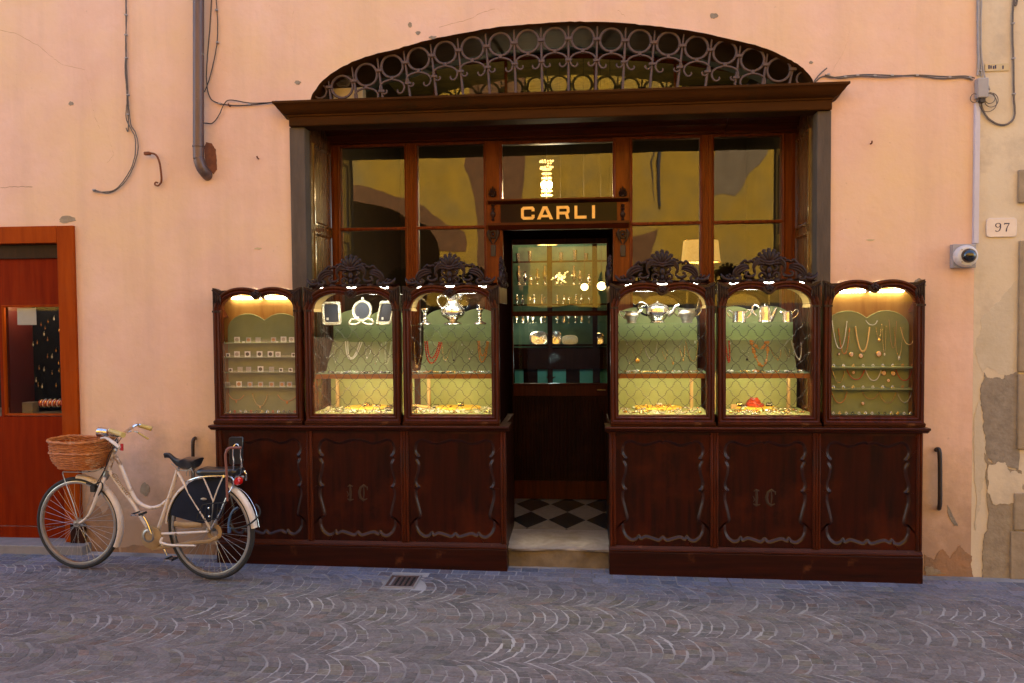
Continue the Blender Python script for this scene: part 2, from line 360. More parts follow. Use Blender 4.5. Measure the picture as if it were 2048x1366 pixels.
emis("tube_warm", (1.,.92,.60), 13); emis("tube_shelf", (1.,.89,.55), 24); emis("tube_cool", (1.,.98,.78), 11); emis("bulb", (1.,.70,.30), 14); emis("bulb_soft", (1.,.66,.25), 3.2)
# ================================================================ STREET
def ray_ok(x, y): return True
mb = MB(); mb.quad((-16,-9,gz(-16)-.004),(16,-9,gz(16)-.004),(16,.6,gz(16)-.004),(-16,.6,gz(-16)-.004))
# follow gz by splitting in x
mb = MB(); xs = [-16,-4.5,4,16]
mb.loft([[(x,-9,gz(x)),(x,.5,gz(x))] for x in xs], close=False)
for i,f in enumerate(mb.f): mb.f[i] = f[::-1]
tag(mb.build("road_bed", "mortar", smooth=0), "pale mortar bed of the cobbled street", None, None, "structure")
DR = [at(768,1158,Z=-.02), at(846,1156,Z=-.02), at(836,1174,Z=-.02), at(745,1176,Z=-.02)]
dx0, dx1 = min(p.x for p in DR)+.09, max(p.x for p in DR)-.03; dy0, dy1 = min(p.y for p in DR), max(p.y for p in DR)
mb = MB()
def stone(c4, hgt, col):
    cx = sum(p[0] for p in c4)/4; cy_ = sum(p[1] for p in c4)/4
    fb = max(0,min(1,(cy_+.80+.12*math.sin(cx*2.3))/.50)); fb = fb*fb; col = (col[0]*(1+.02*fb), col[1]*(1+.22*fb), col[2]*(1+.62*fb))   # blue skylight by the house painted into the stone colour
    if dx0-.05 < cx < dx1+.05 and dy0-.05 < cy_ < dy1+.05: return
    tz = [random.uniform(-.0009,.0009) for _ in range(4)]
    b = [(x, y, gz(x)-.004) for x,y in c4]
    t = [(cx+(x-cx)*.985, cy_+(y-cy_)*.985, gz(x)+hgt*.6+tz[i]) for i,(x,y) in enumerate(c4)]
    u = [(cx+(x-cx)*.88, cy_+(y-cy_)*.88, gz(x)+hgt+tz[i]) for i,(x,y) in enumerate(c4)]
    mb.add(b+t+u, [(0,1,5,4),(1,2,6,5),(2,3,7,6),(3,0,4,7),(4,5,9,8),(5,6,10,9),(6,7,11,10),(7,4,8,11),(8,9,10,11)], col)
def scol():
    r = random.random(); v = random.uniform(.72,1.2)
    if r < .05: c = (.225,.165,.155)
    elif r < .13: c = (.208,.188,.165)
    elif r < .30: c = (.175,.165,.175)
    else: c = (.205,.182,.196)
    return tuple(x*v for x in c)
J = .0042; JR = .0028
# straight courses by the wall
for r in range(3):
    y0 = -.10-.095*r; x = -6.5+random.random()*.1
    while x < 6:
        L_ = random.uniform(.10,.15)
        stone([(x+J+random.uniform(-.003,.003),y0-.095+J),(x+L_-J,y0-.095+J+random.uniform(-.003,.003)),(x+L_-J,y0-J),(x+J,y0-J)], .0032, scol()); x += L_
p_ = .074; ycur = -.385; k = 0
while ycur > -8.6:
    W_ = random.uniform(.40,.50); R_ = W_*random.uniform(.56,.68); yc = ycur-W_/2; ycur -= W_; ph = random.random()*p_; k += 1
    seg = 7; ts = [-W_/2+W_*i/seg for i in range(seg+1)]; skew = random.uniform(-.05,.05)
    x = -6.5+ph
    def wobble(x,t): return .010*math.sin(x*1.9+k*2.1+t*3)+.010*math.sin(x*5.3+t*9+k)
    rr_ = R_
    while x < 6:
        pw = p_*random.choice((.86,.94,1,1,1.04,1.12,1.22)); rr_ += random.uniform(-.012,.012); rr_ = max(W_*.54,min(W_*.78,rr_)); sk = skew+random.uniform(-.02,.02)
        def f(t): return math.sqrt(rr_*rr_-t*t)-rr_+sk*t/ W_
        off = random.uniform(-.016,.016); Jx = J*random.uniform(.45,1.35)
        offs_ = [random.uniform(-.010,.010) for _ in ts]
        for s_ in range(seg):
            t0, t1 = ts[s_]+((off+offs_[s_]) if s_ else 0)+JR, ts[s_+1]+((off+offs_[s_+1]) if s_ < seg-1 else 0)-JR
            q = lambda t: max(-W_/2, min(W_/2, t))
            j = [random.uniform(-.005,.005) for _ in range(4)]; wx = wobble(x,t0)
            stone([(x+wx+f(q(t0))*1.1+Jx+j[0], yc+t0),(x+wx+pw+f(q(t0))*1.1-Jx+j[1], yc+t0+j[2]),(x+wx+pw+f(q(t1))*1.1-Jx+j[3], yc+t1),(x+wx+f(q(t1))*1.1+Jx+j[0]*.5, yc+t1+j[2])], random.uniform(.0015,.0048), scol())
        x += pw
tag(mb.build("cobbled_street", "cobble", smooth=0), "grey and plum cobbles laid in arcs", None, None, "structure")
# drain
d = thing("drain_grate", ((dx0+dx1)/2,(dy0+dy1)/2,gz(dx0)), "small slotted iron drain grate let into the cobbles below the display counter", "drain grate")
zz = gz(dx0)
m = MB(); m.box(dx0-.018,dx0,dy0-.018,dy1+.018,zz-.02,zz+.008).box(dx1,dx1+.018,dy0-.018,dy1+.018,zz-.02,zz+.008).box(dx0,dx1,dy0-.018,dy0,zz-.02,zz+.0079).box(dx0,dx1,dy1,dy1+.018,zz-.02,zz+.0079)
m.build("kerb_frame", "slab_stone", d, bevel=.003)
m = MB(); n_ = 5; wq = (dx1-dx0)/(n_*2+1)
for i in range(n_+1): m.box(dx0+wq*2*i, dx0+wq*(2*i+1), dy0, dy1, zz-.03, zz+.005)
m.box(dx0,dx1,dy0,dy0+.02,zz-.032,zz+.0055).box(dx0,dx1,dy1-.02,dy1,zz-.032,zz+.0055)
m.build("grating", "iron", d, bevel=.002)
MB().box(dx0,dx1,dy0,dy1,zz-.002,zz-.0005).build("pit", "void_dark", d)

# ================================================================ HOUSE
ARCH = [(620.6,199),(630,181),(642.6,163.6),(660,149),(686.5,132.8),(721.7,116.7),(755,107),(789,99),(826,88),(862,78.6),(921,67),(979.5,56.6),(1022,51),(1067,47.8),(1110,44.5),(1150,43),(1188,43.4),(1246.5,46.4),(1290,50),(1334,55),(1393,64),(1451.6,75.7),(1510,90),(1554,106),(1583,121),(1600,131),(1612.7,143),(1627,163.5)]
AR = [at(x,y,Y=0) for x,y in ARCH]; AR = [(p.x,p.z) for p in AR]
AR = [(AR[0][0]-.004,3.62)]+AR+[(AR[-1][0]+.004,3.62)]
AR = [(a+random.uniform(-.002,.002), b+random.uniform(-.003,.003)) for a,b in [(v.x,v.y) for v in smoothpts([(a,b,0) for a,b in AR],4)]]
AR = [AR[0]]+[AR[i] for i in range(1,len(AR)) if AR[i][0] > max(q[0] for q in AR[:i])+.001]
TOPZ = 9.6
house = thing("house", (0,0,0), "peach plastered old house front with an arched shop opening and worn base", "house")
XL, XR, XS = -2.24, 1.82, 2.955
DXR = at(150,700,Y=0).x-.01; DZT = at(60,452,Y=0).z
m = MB()
def wq_(x0,x1,z0,z1): m.quad((x0,0,z0),(x1,0,z0),(x1,0,z1),(x0,0,z1))
wq_(DXR,XL,-.3,TOPZ); wq_(-5.85,DXR,DZT-.01,TOPZ); wq_(-14,-5.85,-.3,TOPZ); wq_(XR,XS,-.3,TOPZ)
m.quad((XL,0,3.55),(AR[0][0],0,3.55),(AR[0][0],0,TOPZ),(XL,0,TOPZ)); m.quad((AR[-1][0],0,3.55),(XR,0,3.55),(XR,0,TOPZ),(AR[-1][0],0,TOPZ))
for i in range(len(AR)-1):
    (a,b),(c,d_) = AR[i],AR[i+1]; m.quad((a,0,b),(c,0,d_),(c,0,TOPZ),(a,0,TOPZ))
m.build("plaster_wall", "plaster_peach", house, smooth=0)
m = MB(); m.loft([[(a,0.0,b) for a,b in AR],[(a,.02,b-.012) for a,b in AR],[(a,.16,b-.02) for a,b in AR],[(a,.5,b-.02) for a,b in AR]], close=False); m.build("arch_soffit","lintel_paint",house,smooth=60)
m = MB(); m.box(-14,XS,.7,8,5.6,TOPZ).box(-14,XS,-.35,8.2,TOPZ,TOPZ+.12); m.build("upper_storey","plaster_dirty",house)
MB().box(-14,XS,-.05,.02,-.5,-.12).build("foundation","cement_grey",house)
# lintel
lx0, lx1 = at(578,240,Y=-.05).x, at(1664,210,Y=-.05).x
prof = [(.03,3.685),(-.150,3.685),(-.150,3.668),(-.138,3.660),(-.128,3.648),(-.118,3.632),(-.098,3.612),(-.070,3.598),(-.060,3.594),(-.060,3.582),(-.050,3.578),(-.050,3.515),(-.044,3.508),(.12,3.508),(.12,3.685)]
m = MB(); loops = []
for y,z in prof:
    e = max(0, -(y+.05))*1.0 if y < .03 else (.10 if z > 3.6 else 0)
    loops.append([(lx0-e,y,z),(lx0-e*.5,y,z),(lx1+e*.5,y,z),(lx1+e,y,z)])
m.loft(loops, close=False)
for i,f in enumerate(m.f): m.f[i] = f[::-1]
m.add([l[0] for l in loops],[tuple(range(len(loops)))]); m.add([l[-1] for l in loops],[tuple(range(len(loops)-1,-1,-1))])
m.build("lintel","lintel_paint",house,smooth=25)
# jambs
for (a,b) in ((at(581,400,Y=-.02).x, at(611,400,Y=-.02).x),(at(1634,400,Y=-.02).x, at(1662,400,Y=-.02).x)):
    MB().box(a,b,-.02,.16,.0,3.506).build("door_jamb","jamb_stone",house,bevel=.006,segs=2)
JX0, JX1 = at(611,400,Y=-.02).x, at(1634,400,Y=-.02).x
# cracks in the plaster (slightly sunk hairlines drawn as thin ribs)
def crack(pts, wd=.003, mt="crack_pale"):
    P3 = [at(x,y,Y=0) for x,y in pts]; P3 = [Vector((p.x,-.0006,p.z)) for p in P3]
    out = []
    for i in range(len(P3)-1):
        for k in range(5):
            q = P3[i].lerp(P3[i+1], k/5); out.append(q+Vector((random.uniform(-.004,.004),0,random.uniform(-.004,.004))))
    out.append(P3[-1]); n = len(out)
    up = [p+Vector((0,0,wd*random.uniform(.2,.7))) for p in out]; dn = [p-Vector((0,0,wd*random.uniform(.2,.7))) for p in out]
    vs = up+dn; mm = MB(); mm.add(vs, [(i,i+n,i+n+1,i+1) for i in range(n-1)]); mm.build("crack", mt, house, smooth=0)
crack([(0,60),(35,68),(75,90),(105,115),(125,130),(170,140)]); crack([(172,140),(176,165),(180,185),(186,215),(190,235),(200,258)])
crack([(215,270),(222,290),(228,310),(214,325)]); crack([(0,376),(30,373),(65,374)],.003,"crack")
crack([(878,55),(905,47),(940,38),(965,24),(990,18)]); crack([(1235,20),(1250,33)]); crack([(588,20),(580,60),(585,90),(588,110)])
crack([(1660,150),(1690,100),(1700,60)],.002)
# holes and chips
def blob(cx, cy, rx, ry, Y=0, n=16, j=.25, y1=-.004, seed=0):
    rr = random.Random(seed*7+int(cx)); c = at(cx,cy,Y=Y); s_ = abs(at(cx+rx,cy,Y=Y).x-c.x)
    t_ = abs(at(cx,cy+ry,Y=Y).z-c.z)
    return [(c.x+s_*math.cos(2*math.pi*k/n)*(1+rr.uniform(-j,j)), c.z+t_*math.sin(2*math.pi*k/n)*(1+rr.uniform(-j,j))) for k in range(n)]
for cx,cy,rx,ry,mt in ((133,439,17,7,"cement"),(820,50,4,6,"cement"),(836,66,5,4,"cement_grey"),(1428,32,9,5,"cement_grey"),(595,165,6,4,"cement_grey"),
                       (142,207,5,4,"cement_grey"),(290,978,10,13,"cement"),(865,75,8,3,"cement_grey"),(1742,479,0,0,None),(516,497,7,2,"plate_old"),(1622,125,4,3,"cement_grey"),(1741,480,8,2,"plate_old")):
    if mt is None: continue
    mm = MB(); mm.prism(blob(cx,cy,rx,ry), -.003,.01); mm.build("plaster_chip", mt, house, smooth=0)
# stained foot of the wall
def patch(pts, name, mt, par, y=-.003, jit=.012, sub=6, Y=0):
    P2 = [(at(a,b,Y=Y).x, at(a,b,Y=Y).z) for a,b in pts]; out = []
    n = len(P2)
    out = P2; amp = jit*1.5
    for _ in range(4):
        o2 = []
        for i in range(len(out)):
            a, b = out[i], out[(i+1)%len(out)]; l = math.hypot(b[0]-a[0],b[1]-a[1]); d_ = min(amp,l*.22)
            o2 += [a, ((a[0]+b[0])/2+random.uniform(-d_,d_), (a[1]+b[1])/2+random.uniform(-d_,d_))]
        out = o2; amp *= .62
    mm = MB(); mm.prism(out, y, .01); return mm.build(name, mt, par, smooth=0)
patch([(166,1112),(168,1040),(185,1000),(205,1030),(225,1010),(240,1060),(238,1112)],"damp_patch","plaster_dirty",house)
patch([(240,1112),(242,1095),(300,1088),(360,1094),(432,1090),(432,1122)],"damp_patch","plaster_dirty",house)
patch([(1848,1170),(1848,1108),(1868,1120),(1885,1098),(1900,1118),(1920,1090),(1944,1112),(1946,1170)],"damp_patch","plaster_dirty",house,y=-.0035)
patch([(1895,1010),(1903,1025),(1916,1052),(1908,1052),(1897,1032)],"damp_patch","cement_grey",house,jit=.004)
patch([(1850,1150),(1850,1132),(1880,1140),(1892,1148)],"damp_patch","cement",house,y=-.007)
patch([(1826,566),(1838,556),(1850,561),(1852,572),(1828,572)],"plaster_chip","cement_grey",house,jit=.004)
# ---- neighbour
nb = thing("neighbour_house", (XS,0,0), "cream plastered neighbouring house with crumbling base and stone quoins", "house")
MB().quad((XS,-.0005,-.3),(14,-.0005,-.3),(14,-.0005,TOPZ),(XS,-.0005,TOPZ)).build("plaster_wall","plaster_cream",nb,smooth=0)
MB().box(XS+.001,14,.02,8,-.3,TOPZ).build("building_mass","plaster_dirty",nb)
patch([(1950,700),(1965,745),(1975,735),(2000,750),(2030,745),(2036,700),(2034,560),(2000,600),(1960,640)],"faded_patch","plaster_pale",nb,y=-.002)
patch([(1962,770),(1968,745),(1985,757),(2010,750),(2036,743),(2036,940),(1985,925),(1972,905),(1966,860),(1960,810)],"bare_render","cement_grey",nb,y=-.006)
patch([(1948,860),(1960,800),(1968,870),(1972,905),(1968,960),(1958,1010),(1950,1060),(1948,960)],"bare_render","plaster_pale",nb,y=-.0045)
patch([(1968,905),(1990,925),(2040,940),(2048,975),(2040,990),(2030,1060),(2022,1165),(1960,1165),(1965,1100),(1975,1060),(1972,960)],"bare_render","cement",nb,y=-.0075)
patch([(1976,930),(2010,925),(2020,945),(2048,948),(2048,985),(2026,1005),(1990,1010),(1974,985)],"plaster_remnant","plaster_cream",nb,y=-.011)
for y0,y1,x0 in ((338,407,2038),(480,745,2040),(748,900,2037),(985,1062,2029),(1062,1160,2022)):
    a = at(x0,y0,Y=-.02); b = at(x0,y1,Y=-.02)
    MB().box(a.x,a.x+.42,-.022,0,b.z+.004,a.z-.004).build("quoin_block","quoin_stone",nb,bevel=.008,segs=2)
# ---- opposite house (seen in the panes)
OY = -8.4
def V(px,py): p = at(px,py,Y=.64*2-OY); return (p.x,p.z)
xa1 = V(885,600)[0]; xc = V(560,400)[0]; zs = V(885,500)[1]; zt = zs+(V(690,398)[1]-zs)/.917; xa0 = 2*xc-xa1
opp = thing("opposite_house", (0,OY,0), "yellow plastered house across the street mirrored in the shop panes", "house")
arc = lambda k: [(xc+(xa1-xc)*k*math.cos(t), zs+(zt-zs)*k*math.sin(t)) for t in [math.pi-math.pi*i/22 for i in range(23)]]
wl = [(-14,-.4),(xa0,-.4)]+arc(1)+[(xa1,-.4),(14,-.4),(14,8.6),(-14,8.6)]
def oprism(poly,name,mt,y0=OY-.3,y1=OY,par=opp): mm = MB(); mm.prism(poly,y0,y1); return mm.build(name,mt,par,smooth=0)
oprism(wl,"plaster_wall","plaster_yellow")
rg = random.Random(3)
band = [(a+rg.uniform(-.09,.09),b+rg.uniform(-.10,.10)) for a,b in arc(1.15)]
oprism([(a,b) for a,b in arc(1.0)]+band[::-1],"brick_arch","brickwork",OY+.002,OY+.012)
bs = [V(935,295),V(932,330),V(940,360),V(950,400),V(950,450),V(955,560),V(960,900),V(1046,900),V(1046,420),V(1049,380),V(1052,330),V(1050,270),V(1045,100),V(940,100)]
oprism(bs,"brick_pier","brickwork",OY+.002,OY+.010)
oprism([V(1428,200),V(1428,395),V(1450,385),V(1470,392),V(1490,360),V(1515,330),V(1530,300),V(1532,200)],"cement_repair","opp_cement",OY+.002,OY+.010)
oprism([V(1300,530),V(1315,455),V(1265,470),V(1265,560)],"cement_repair","brickwork",OY+.002,OY+.010)
mm = MB(); p1, p2 = V(1319,200), V(1318,412); mm.tube([(p1[0],OY+.05,p1[1]),(p2[0],OY+.05,p2[1])],.028); p1,p2=V(1311,200),V(1306,400); mm.tube([(p1[0],OY+.03,p1[1]),(p2[0],OY+.03,p2[1])],.010); mm.build("hanging_cable","cable_dark",opp)
for xx0,xx1 in ((-14,xa0-.01),(xa1+.01,14)): MB().box(xx0,xx1,OY-.05,OY+.06,-.4,2.15).build("added_dark_base","dark_stone",opp)  # dark base added to darken what the lower glass reflects
MB().box(xa0-.1,xa1+.1,OY-3.3,OY-3.2,-.3,zt+.3).build("archway_back","plaster_dirty",opp)
MB().box(xa0-.2,xa0-.1,OY-3.2,OY-.3,-.3,zt+.3).box(xa1+.1,xa1+.2,OY-3.2,OY-.3,-.3,zt+.3).box(xa0-.1,xa1+.1,OY-3.2,OY-.3,zt+.3,zt+.4).build("archway_side","plaster_dirty",opp)
MB().box(-14.2,14.2,OY-.3,OY+.45,8.6,8.75).build("eaves","roof_tile",opp)
for x in (-6.6,4.4,8.2):
    for z in (6.6,):
        mw = MB(); mw.box(x-.5,x+.5,OY-.01,OY+.02,z,z+1.5); fr = mw.build("window","void_dark",opp)
        MB().box(x-1.0,x-.5,OY+.02,OY+.06,z,z+1.5).build("shutter","shutter_grey",fr); MB().box(x+.5,x+1.0,OY+.02,OY+.06,z,z+1.5).build("shutter","shutter_grey",fr)

# ================================================================ LUNETTE GRILLE
GY = .055
gr = thing("arch_grille", (0,GY,3.68), "wrought iron fan grille of rings and scrolls filling the arch above the lintel", "window grille")
bt = [656,703,754,807,861,915,971,1028,1082,1137,1195,1252,1310,1368,1424,1481,1535,1587]
bb = [664,717,768,823,875,928,981,1032,1085,1137,1191,1244,1298,1352,1408,1467,1522,1574]
rc = [(684,174),(733,150),(783,133),(837,118),(890,105.6),(945,97),(1000,89),(1056.5,83),(1110,78.6),(1167,77),(1223,80),(1278,83),(1336,88),(1393,95.6),(1449,105),(1504,119.6),(1557,140)]
def archz(x):
    for i in range(len(AR)-1):
        if AR[i][0] <= x <= AR[i+1][0]:
            t = (x-AR[i][0])/(AR[i+1][0]-AR[i][0]+1e-9); return AR[i][1]+(AR[i+1][1]-AR[i][1])*t
    return 3.7
G = lambda x,y: at(x,y,Y=GY)
bars = []
for i in range(18):
    b = at(bb[i], 205-(bb[i]-560)*.0353-8, Y=GY); b.z = 3.66
    tp = at(bt[i], 100, Y=GY); tp.z = archz(tp.x)-.01
    tp2 = b+(tp-b)*1.0; bars.append((b,tp2))
    MB().tube([b,b.lerp(tp2,.5),tp2],[.0105,.0105,.007],6).build("bar","iron",gr)
ringr = .088
rings = [G(*c) for c in rc]
def onbar(i,z): b,t = bars[i]; return b.lerp(t, max(0,min(1,(z-b.z)/(t.z-b.z+1e-9))))
rw = random.Random(5)
for i,c in enumerate(rings):
    l, r = onbar(i,c.z), onbar(i+1,c.z); cx = (l.x+r.x)/2; R0 = min(ringr,(r.x-l.x)/2-.011)
    c = Vector((cx,GY,c.z)); rings[i] = (c,R0)
    MB().tube([c+Vector((math.cos(a)*R0,rw.uniform(-.001,.001),math.sin(a)*R0)) for a in [2*math.pi*k/28 for k in range(28)]],.0108,6,closed=True).build("ring","iron",gr)
    # omega scroll under the ring
    hA = R0*.66; oz = c.z-R0-.020-hA; Ro = (r.x-l.x)/2-.012
    if oz-.045 > 3.685:
        pts = [Vector((cx+math.cos(t)*Ro,0,oz+math.sin(t)*hA)) for t in [math.pi*k/12 for k in range(13)]]
        def hook(sg):
            hx = cx+sg*Ro
            return [Vector((hx-sg*.002,0,oz-.016)),Vector((hx-sg*.014,0,oz-.040)),Vector((hx-sg*.034,0,oz-.052)),Vector((hx-sg*.052,0,oz-.044)),Vector((hx-sg*.057,0,oz-.030)),Vector((hx-sg*.050,0,oz-.026))]
        full = hook(1)[::-1]+pts+hook(-1)
        full = smoothpts([Vector((p.x,GY-.006,p.z)) for p in full],2)
        n = len(full); rs = [.0075+.0015*math.sin(math.pi*k/n) for k in range(n)]; rs[0] = rs[-1] = .010; rs[1]=rs[-2]=.009
        MB().tube(full,rs,6).build("scroll","iron",gr)
        MB().box(c.x-.014,c.x+.014,GY-.018,GY+.012,c.z-R0-.026,c.z-R0+.008).build("collar","iron",gr,bevel=.003)
for i in range(18):
    zs_ = [rings[j][0].z for j in (i-1,i) if 0 <= j < 17]; z = sum(zs_)/len(zs_); p = onbar(i,z)
    MB().box(p.x-.028,p.x+.028,GY-.018,GY+.014,z-.013,z+.013).build("collar","iron",gr,bevel=.004)
    z2 = z-ringr*1.66-.020
    if z2 > 3.70:
        p = onbar(i,z2); MB().box(p.x-.026,p.x+.026,GY-.019,GY+.014,z2-.011,z2+.011).build("collar","iron",gr,bevel=.004)
for cx,cy,r in ((640,183,.055),(1608,158,.055)):
    c = G(cx,cy); MB().tube([c+Vector((math.cos(a)*r,0,math.sin(a)*r)) for a in [2*math.pi*k/20 for k in range(20)]],.008,6,closed=True).build("ring","iron",gr)

# ================================================================ SHOPFRONT (timber screen set back in the opening)
SY = .62
sf = thing("shopfront", (0,SY,0), "set-back mahogany shopfront screen with tall panes and a carved entrance portal", "shopfront")
def X(px,Y=SY,py=420): return at(px,py,Y=Y).x
def Z(py,Y=SY,px=1100): return at(px,py,Y=Y).z
zT, zM1, zM0, zB = Z(294,px=745), Z(455,px=745), Z(461,px=745), 1.62
FX0, FX1 = X(664), X(1591)
panes = [(X(682),X(810)),(X(836),X(968)),(X(1265),X(1400)),(X(1428),X(1563))]
cxa, cxb = X(1005),X(1226); czT, czB = Z(286,px=1115), Z(396,px=1115)
def rectloop(x0,x1,z0,z1,y): return [(x0,y,z0),(x1,y,z0),(x1,y,z1),(x0,y,z1)]
def bead(mb_,x0,x1,z0,z1,y,wd=.022,pr=.010):
    seq = [(wd,0.004),(wd,-pr),(wd*.72,-pr-.003),(wd*.5,-pr),(wd*.35,-pr*.4),(wd*.18,-pr*.6),(0,-pr*.3),(0,.02)]
    mb_.loft([rectloop(x0-e,x1+e,z0-e,z1+e,y+dy) for e,dy in seq])
def post(x0,x1,z0,z1,mt="wood_front",y=SY,name="post",reed=True):
    q = MB(); q.box(x0,x1,y,y+.07,z0,z1); o_ = q.build(name,mt,sf,bevel=.002)
    return o_
edges = [(FX0,panes[0][0]),(panes[0][1],panes[1][0]),(panes[1][1],cxa),(cxb,panes[2][0]),(panes[2][1],panes[3][0]),(panes[3][1],FX1)]
for i,(a,b) in enumerate(edges): post(a,b,.16,3.50)
for (a,b) in panes:
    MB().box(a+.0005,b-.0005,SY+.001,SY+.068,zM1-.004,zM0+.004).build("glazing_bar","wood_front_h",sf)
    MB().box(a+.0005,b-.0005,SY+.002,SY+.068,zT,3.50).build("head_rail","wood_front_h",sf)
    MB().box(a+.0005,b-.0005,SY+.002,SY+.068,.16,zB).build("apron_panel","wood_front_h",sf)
    for z0,z1 in ((zM1,zT),(zB,zM0)):
        q = MB(); bead(q,a,b,z0,z1,SY); q.build("bead","wood_front",sf,smooth=25)
        MB().box(a-.004,b+.004,SY+.024,SY+.028,z0-.004,z1+.004).build("pane","glass_window",sf,smooth=0)
# central transom light
MB().box(cxa+.0005,cxb-.0005,SY+.002,SY+.068,czT,3.50).build("head_rail","wood_front_h",sf)
q = MB(); bead(q,cxa,cxb,czB,czT,SY); q.build("bead","wood_front",sf,smooth=25)
MB().box(cxa-.004,cxb+.004,SY+.024,SY+.028,czB-.004,czT+.004).build("pane","glass_window",sf,smooth=0)
# reeding on posts
for i,(a,b) in enumerate(edges):
    q = MB()
    if i in (1,4):
        for k in (.35,.5,.65):
            x = a+(b-a)*k; q.tube([(x,SY+.001,1.7),(x,SY+.001,3.49)],.007,6)
    if i in (0,5):
        for k in (.25,.75):
            x = a+(b-a)*k; q.tube([(x,SY+.001,1.7),(x,SY+.001,3.49)],.006,6)
    if q.v: q.build("reeding","wood_front",sf)
# cornice
def extr(profile,x0,x1,name,mt,par,sm=25):
    q = MB(); q.loft([[(x0,y,z),(x1,y,z)] for y,z in profile],close=False)
    for i,f in enumerate(q.f): q.f[i] = f[::-1]
    q.add([(x0,y,z) for y,z in profile],[tuple(range(len(profile)))]); q.add([(x1,y,z) for y,z in profile],[tuple(range(len(profile)-1,-1,-1))])
    return q.build(name,mt,par,smooth=sm)
cz = 3.50
cp = [(SY+.07,cz+.13),(.44,cz+.13),(.44,cz+.10),(.452,cz+.096),(.46,cz+.085),(.49,cz+.07),(.505,cz+.066),(.505,cz+.052),(.52,cz+.048),(.54,cz+.032),(.565,cz+.022),(.575,cz+.018),(.575,cz+.004),(.60,cz-.004),(SY+.0705,cz-.004)]
xcut = X(1456,Y=.44)
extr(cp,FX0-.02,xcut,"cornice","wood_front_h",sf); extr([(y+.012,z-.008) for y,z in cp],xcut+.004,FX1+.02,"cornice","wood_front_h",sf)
# portal: pillar mouldings, entablature, sign
pL, pR = (panes[1][1]+.004, cxa-.004), (cxb+.004, panes[2][0]-.004)
eL, eR = X(975,Y=.55), X(1258,Y=.55)
def ent(z0,z1,pr,nm):
    zc = z1-z0
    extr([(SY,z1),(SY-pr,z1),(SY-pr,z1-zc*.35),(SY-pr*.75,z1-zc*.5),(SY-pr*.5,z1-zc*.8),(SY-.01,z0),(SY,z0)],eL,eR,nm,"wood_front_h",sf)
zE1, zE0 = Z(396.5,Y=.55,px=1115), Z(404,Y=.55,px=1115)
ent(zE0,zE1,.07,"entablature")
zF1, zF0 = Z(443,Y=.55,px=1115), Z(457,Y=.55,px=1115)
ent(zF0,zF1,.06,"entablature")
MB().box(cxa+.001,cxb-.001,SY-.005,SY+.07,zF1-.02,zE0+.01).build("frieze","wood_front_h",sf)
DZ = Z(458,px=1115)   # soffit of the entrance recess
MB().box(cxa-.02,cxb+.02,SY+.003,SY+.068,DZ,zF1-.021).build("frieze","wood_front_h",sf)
sg = thing("shop_sign", ((cxa+cxb)/2,SY-.012,zF1), "black glass name board reading CARLI in gold letters over the entrance", "shop sign")
MB().box(X(1001,Y=.6),X(1234,Y=.6),SY-.014,SY-.006,zF1+.004,zE0-.003).build("name_board","sign_glass",sg,bevel=.001)
LET = {'C':[[(.2,0),(1.1,0),(1.25,.15),(1.25,.36),(.98,.36),(.98,.22),(.32,.22),(.26,.28),(.26,.72),(.32,.78),(.98,.78),(.98,.64),(1.25,.64),(1.25,.85),(1.1,1),(.2,1),(0,.85),(0,.15)]],
 'A':[[(0,0),(.29,0),(.69,.80),(.69,1),(.5,1)],[(1.38,0),(1.09,0),(.69,.80),(.69,1),(.88,1)],[(.37,.16),(1.01,.16),(.92,.34),(.46,.34)]],
 'R':[[(0,0),(.26,0),(.26,1),(0,1)],[(.26,.79),(.92,.79),(.96,.75),(.96,.60),(.92,.56),(.26,.56),(.26,.35),(.80,.35),(.93,0),(1.21,0),(1.07,.38),(1.22,.52),(1.22,.85),(1.07,1),(.26,1)]],
 'L':[[(0,0),(1.1,0),(1.1,.22),(.26,.22),(.26,1),(0,1)]],'I':[[(0,0),(.26,0),(.26,1),(0,1)]]}
lz0, lz1 = Z(438,Y=.6,px=1115), Z(412,Y=.6,px=1115); lh = lz1-lz0
for ch,p0,p1 in (('C',1042,1069),('A',1074,1106),('R',1113,1139),('L',1149,1173),('I',1184,1190)):
    a, b = X(p0,Y=.6), X(p1,Y=.6); wmx = max(x for pl in LET[ch] for x,_ in pl); q = MB()
    for k,pl in enumerate(LET[ch]): q.prism([(a+x/wmx*(b-a), lz0+z*lh) for x,z in pl], SY-.0185-.0004*k, SY-.0145)
    q.build("letter_"+ch.lower(),"gold_leaf",sg,smooth=0)
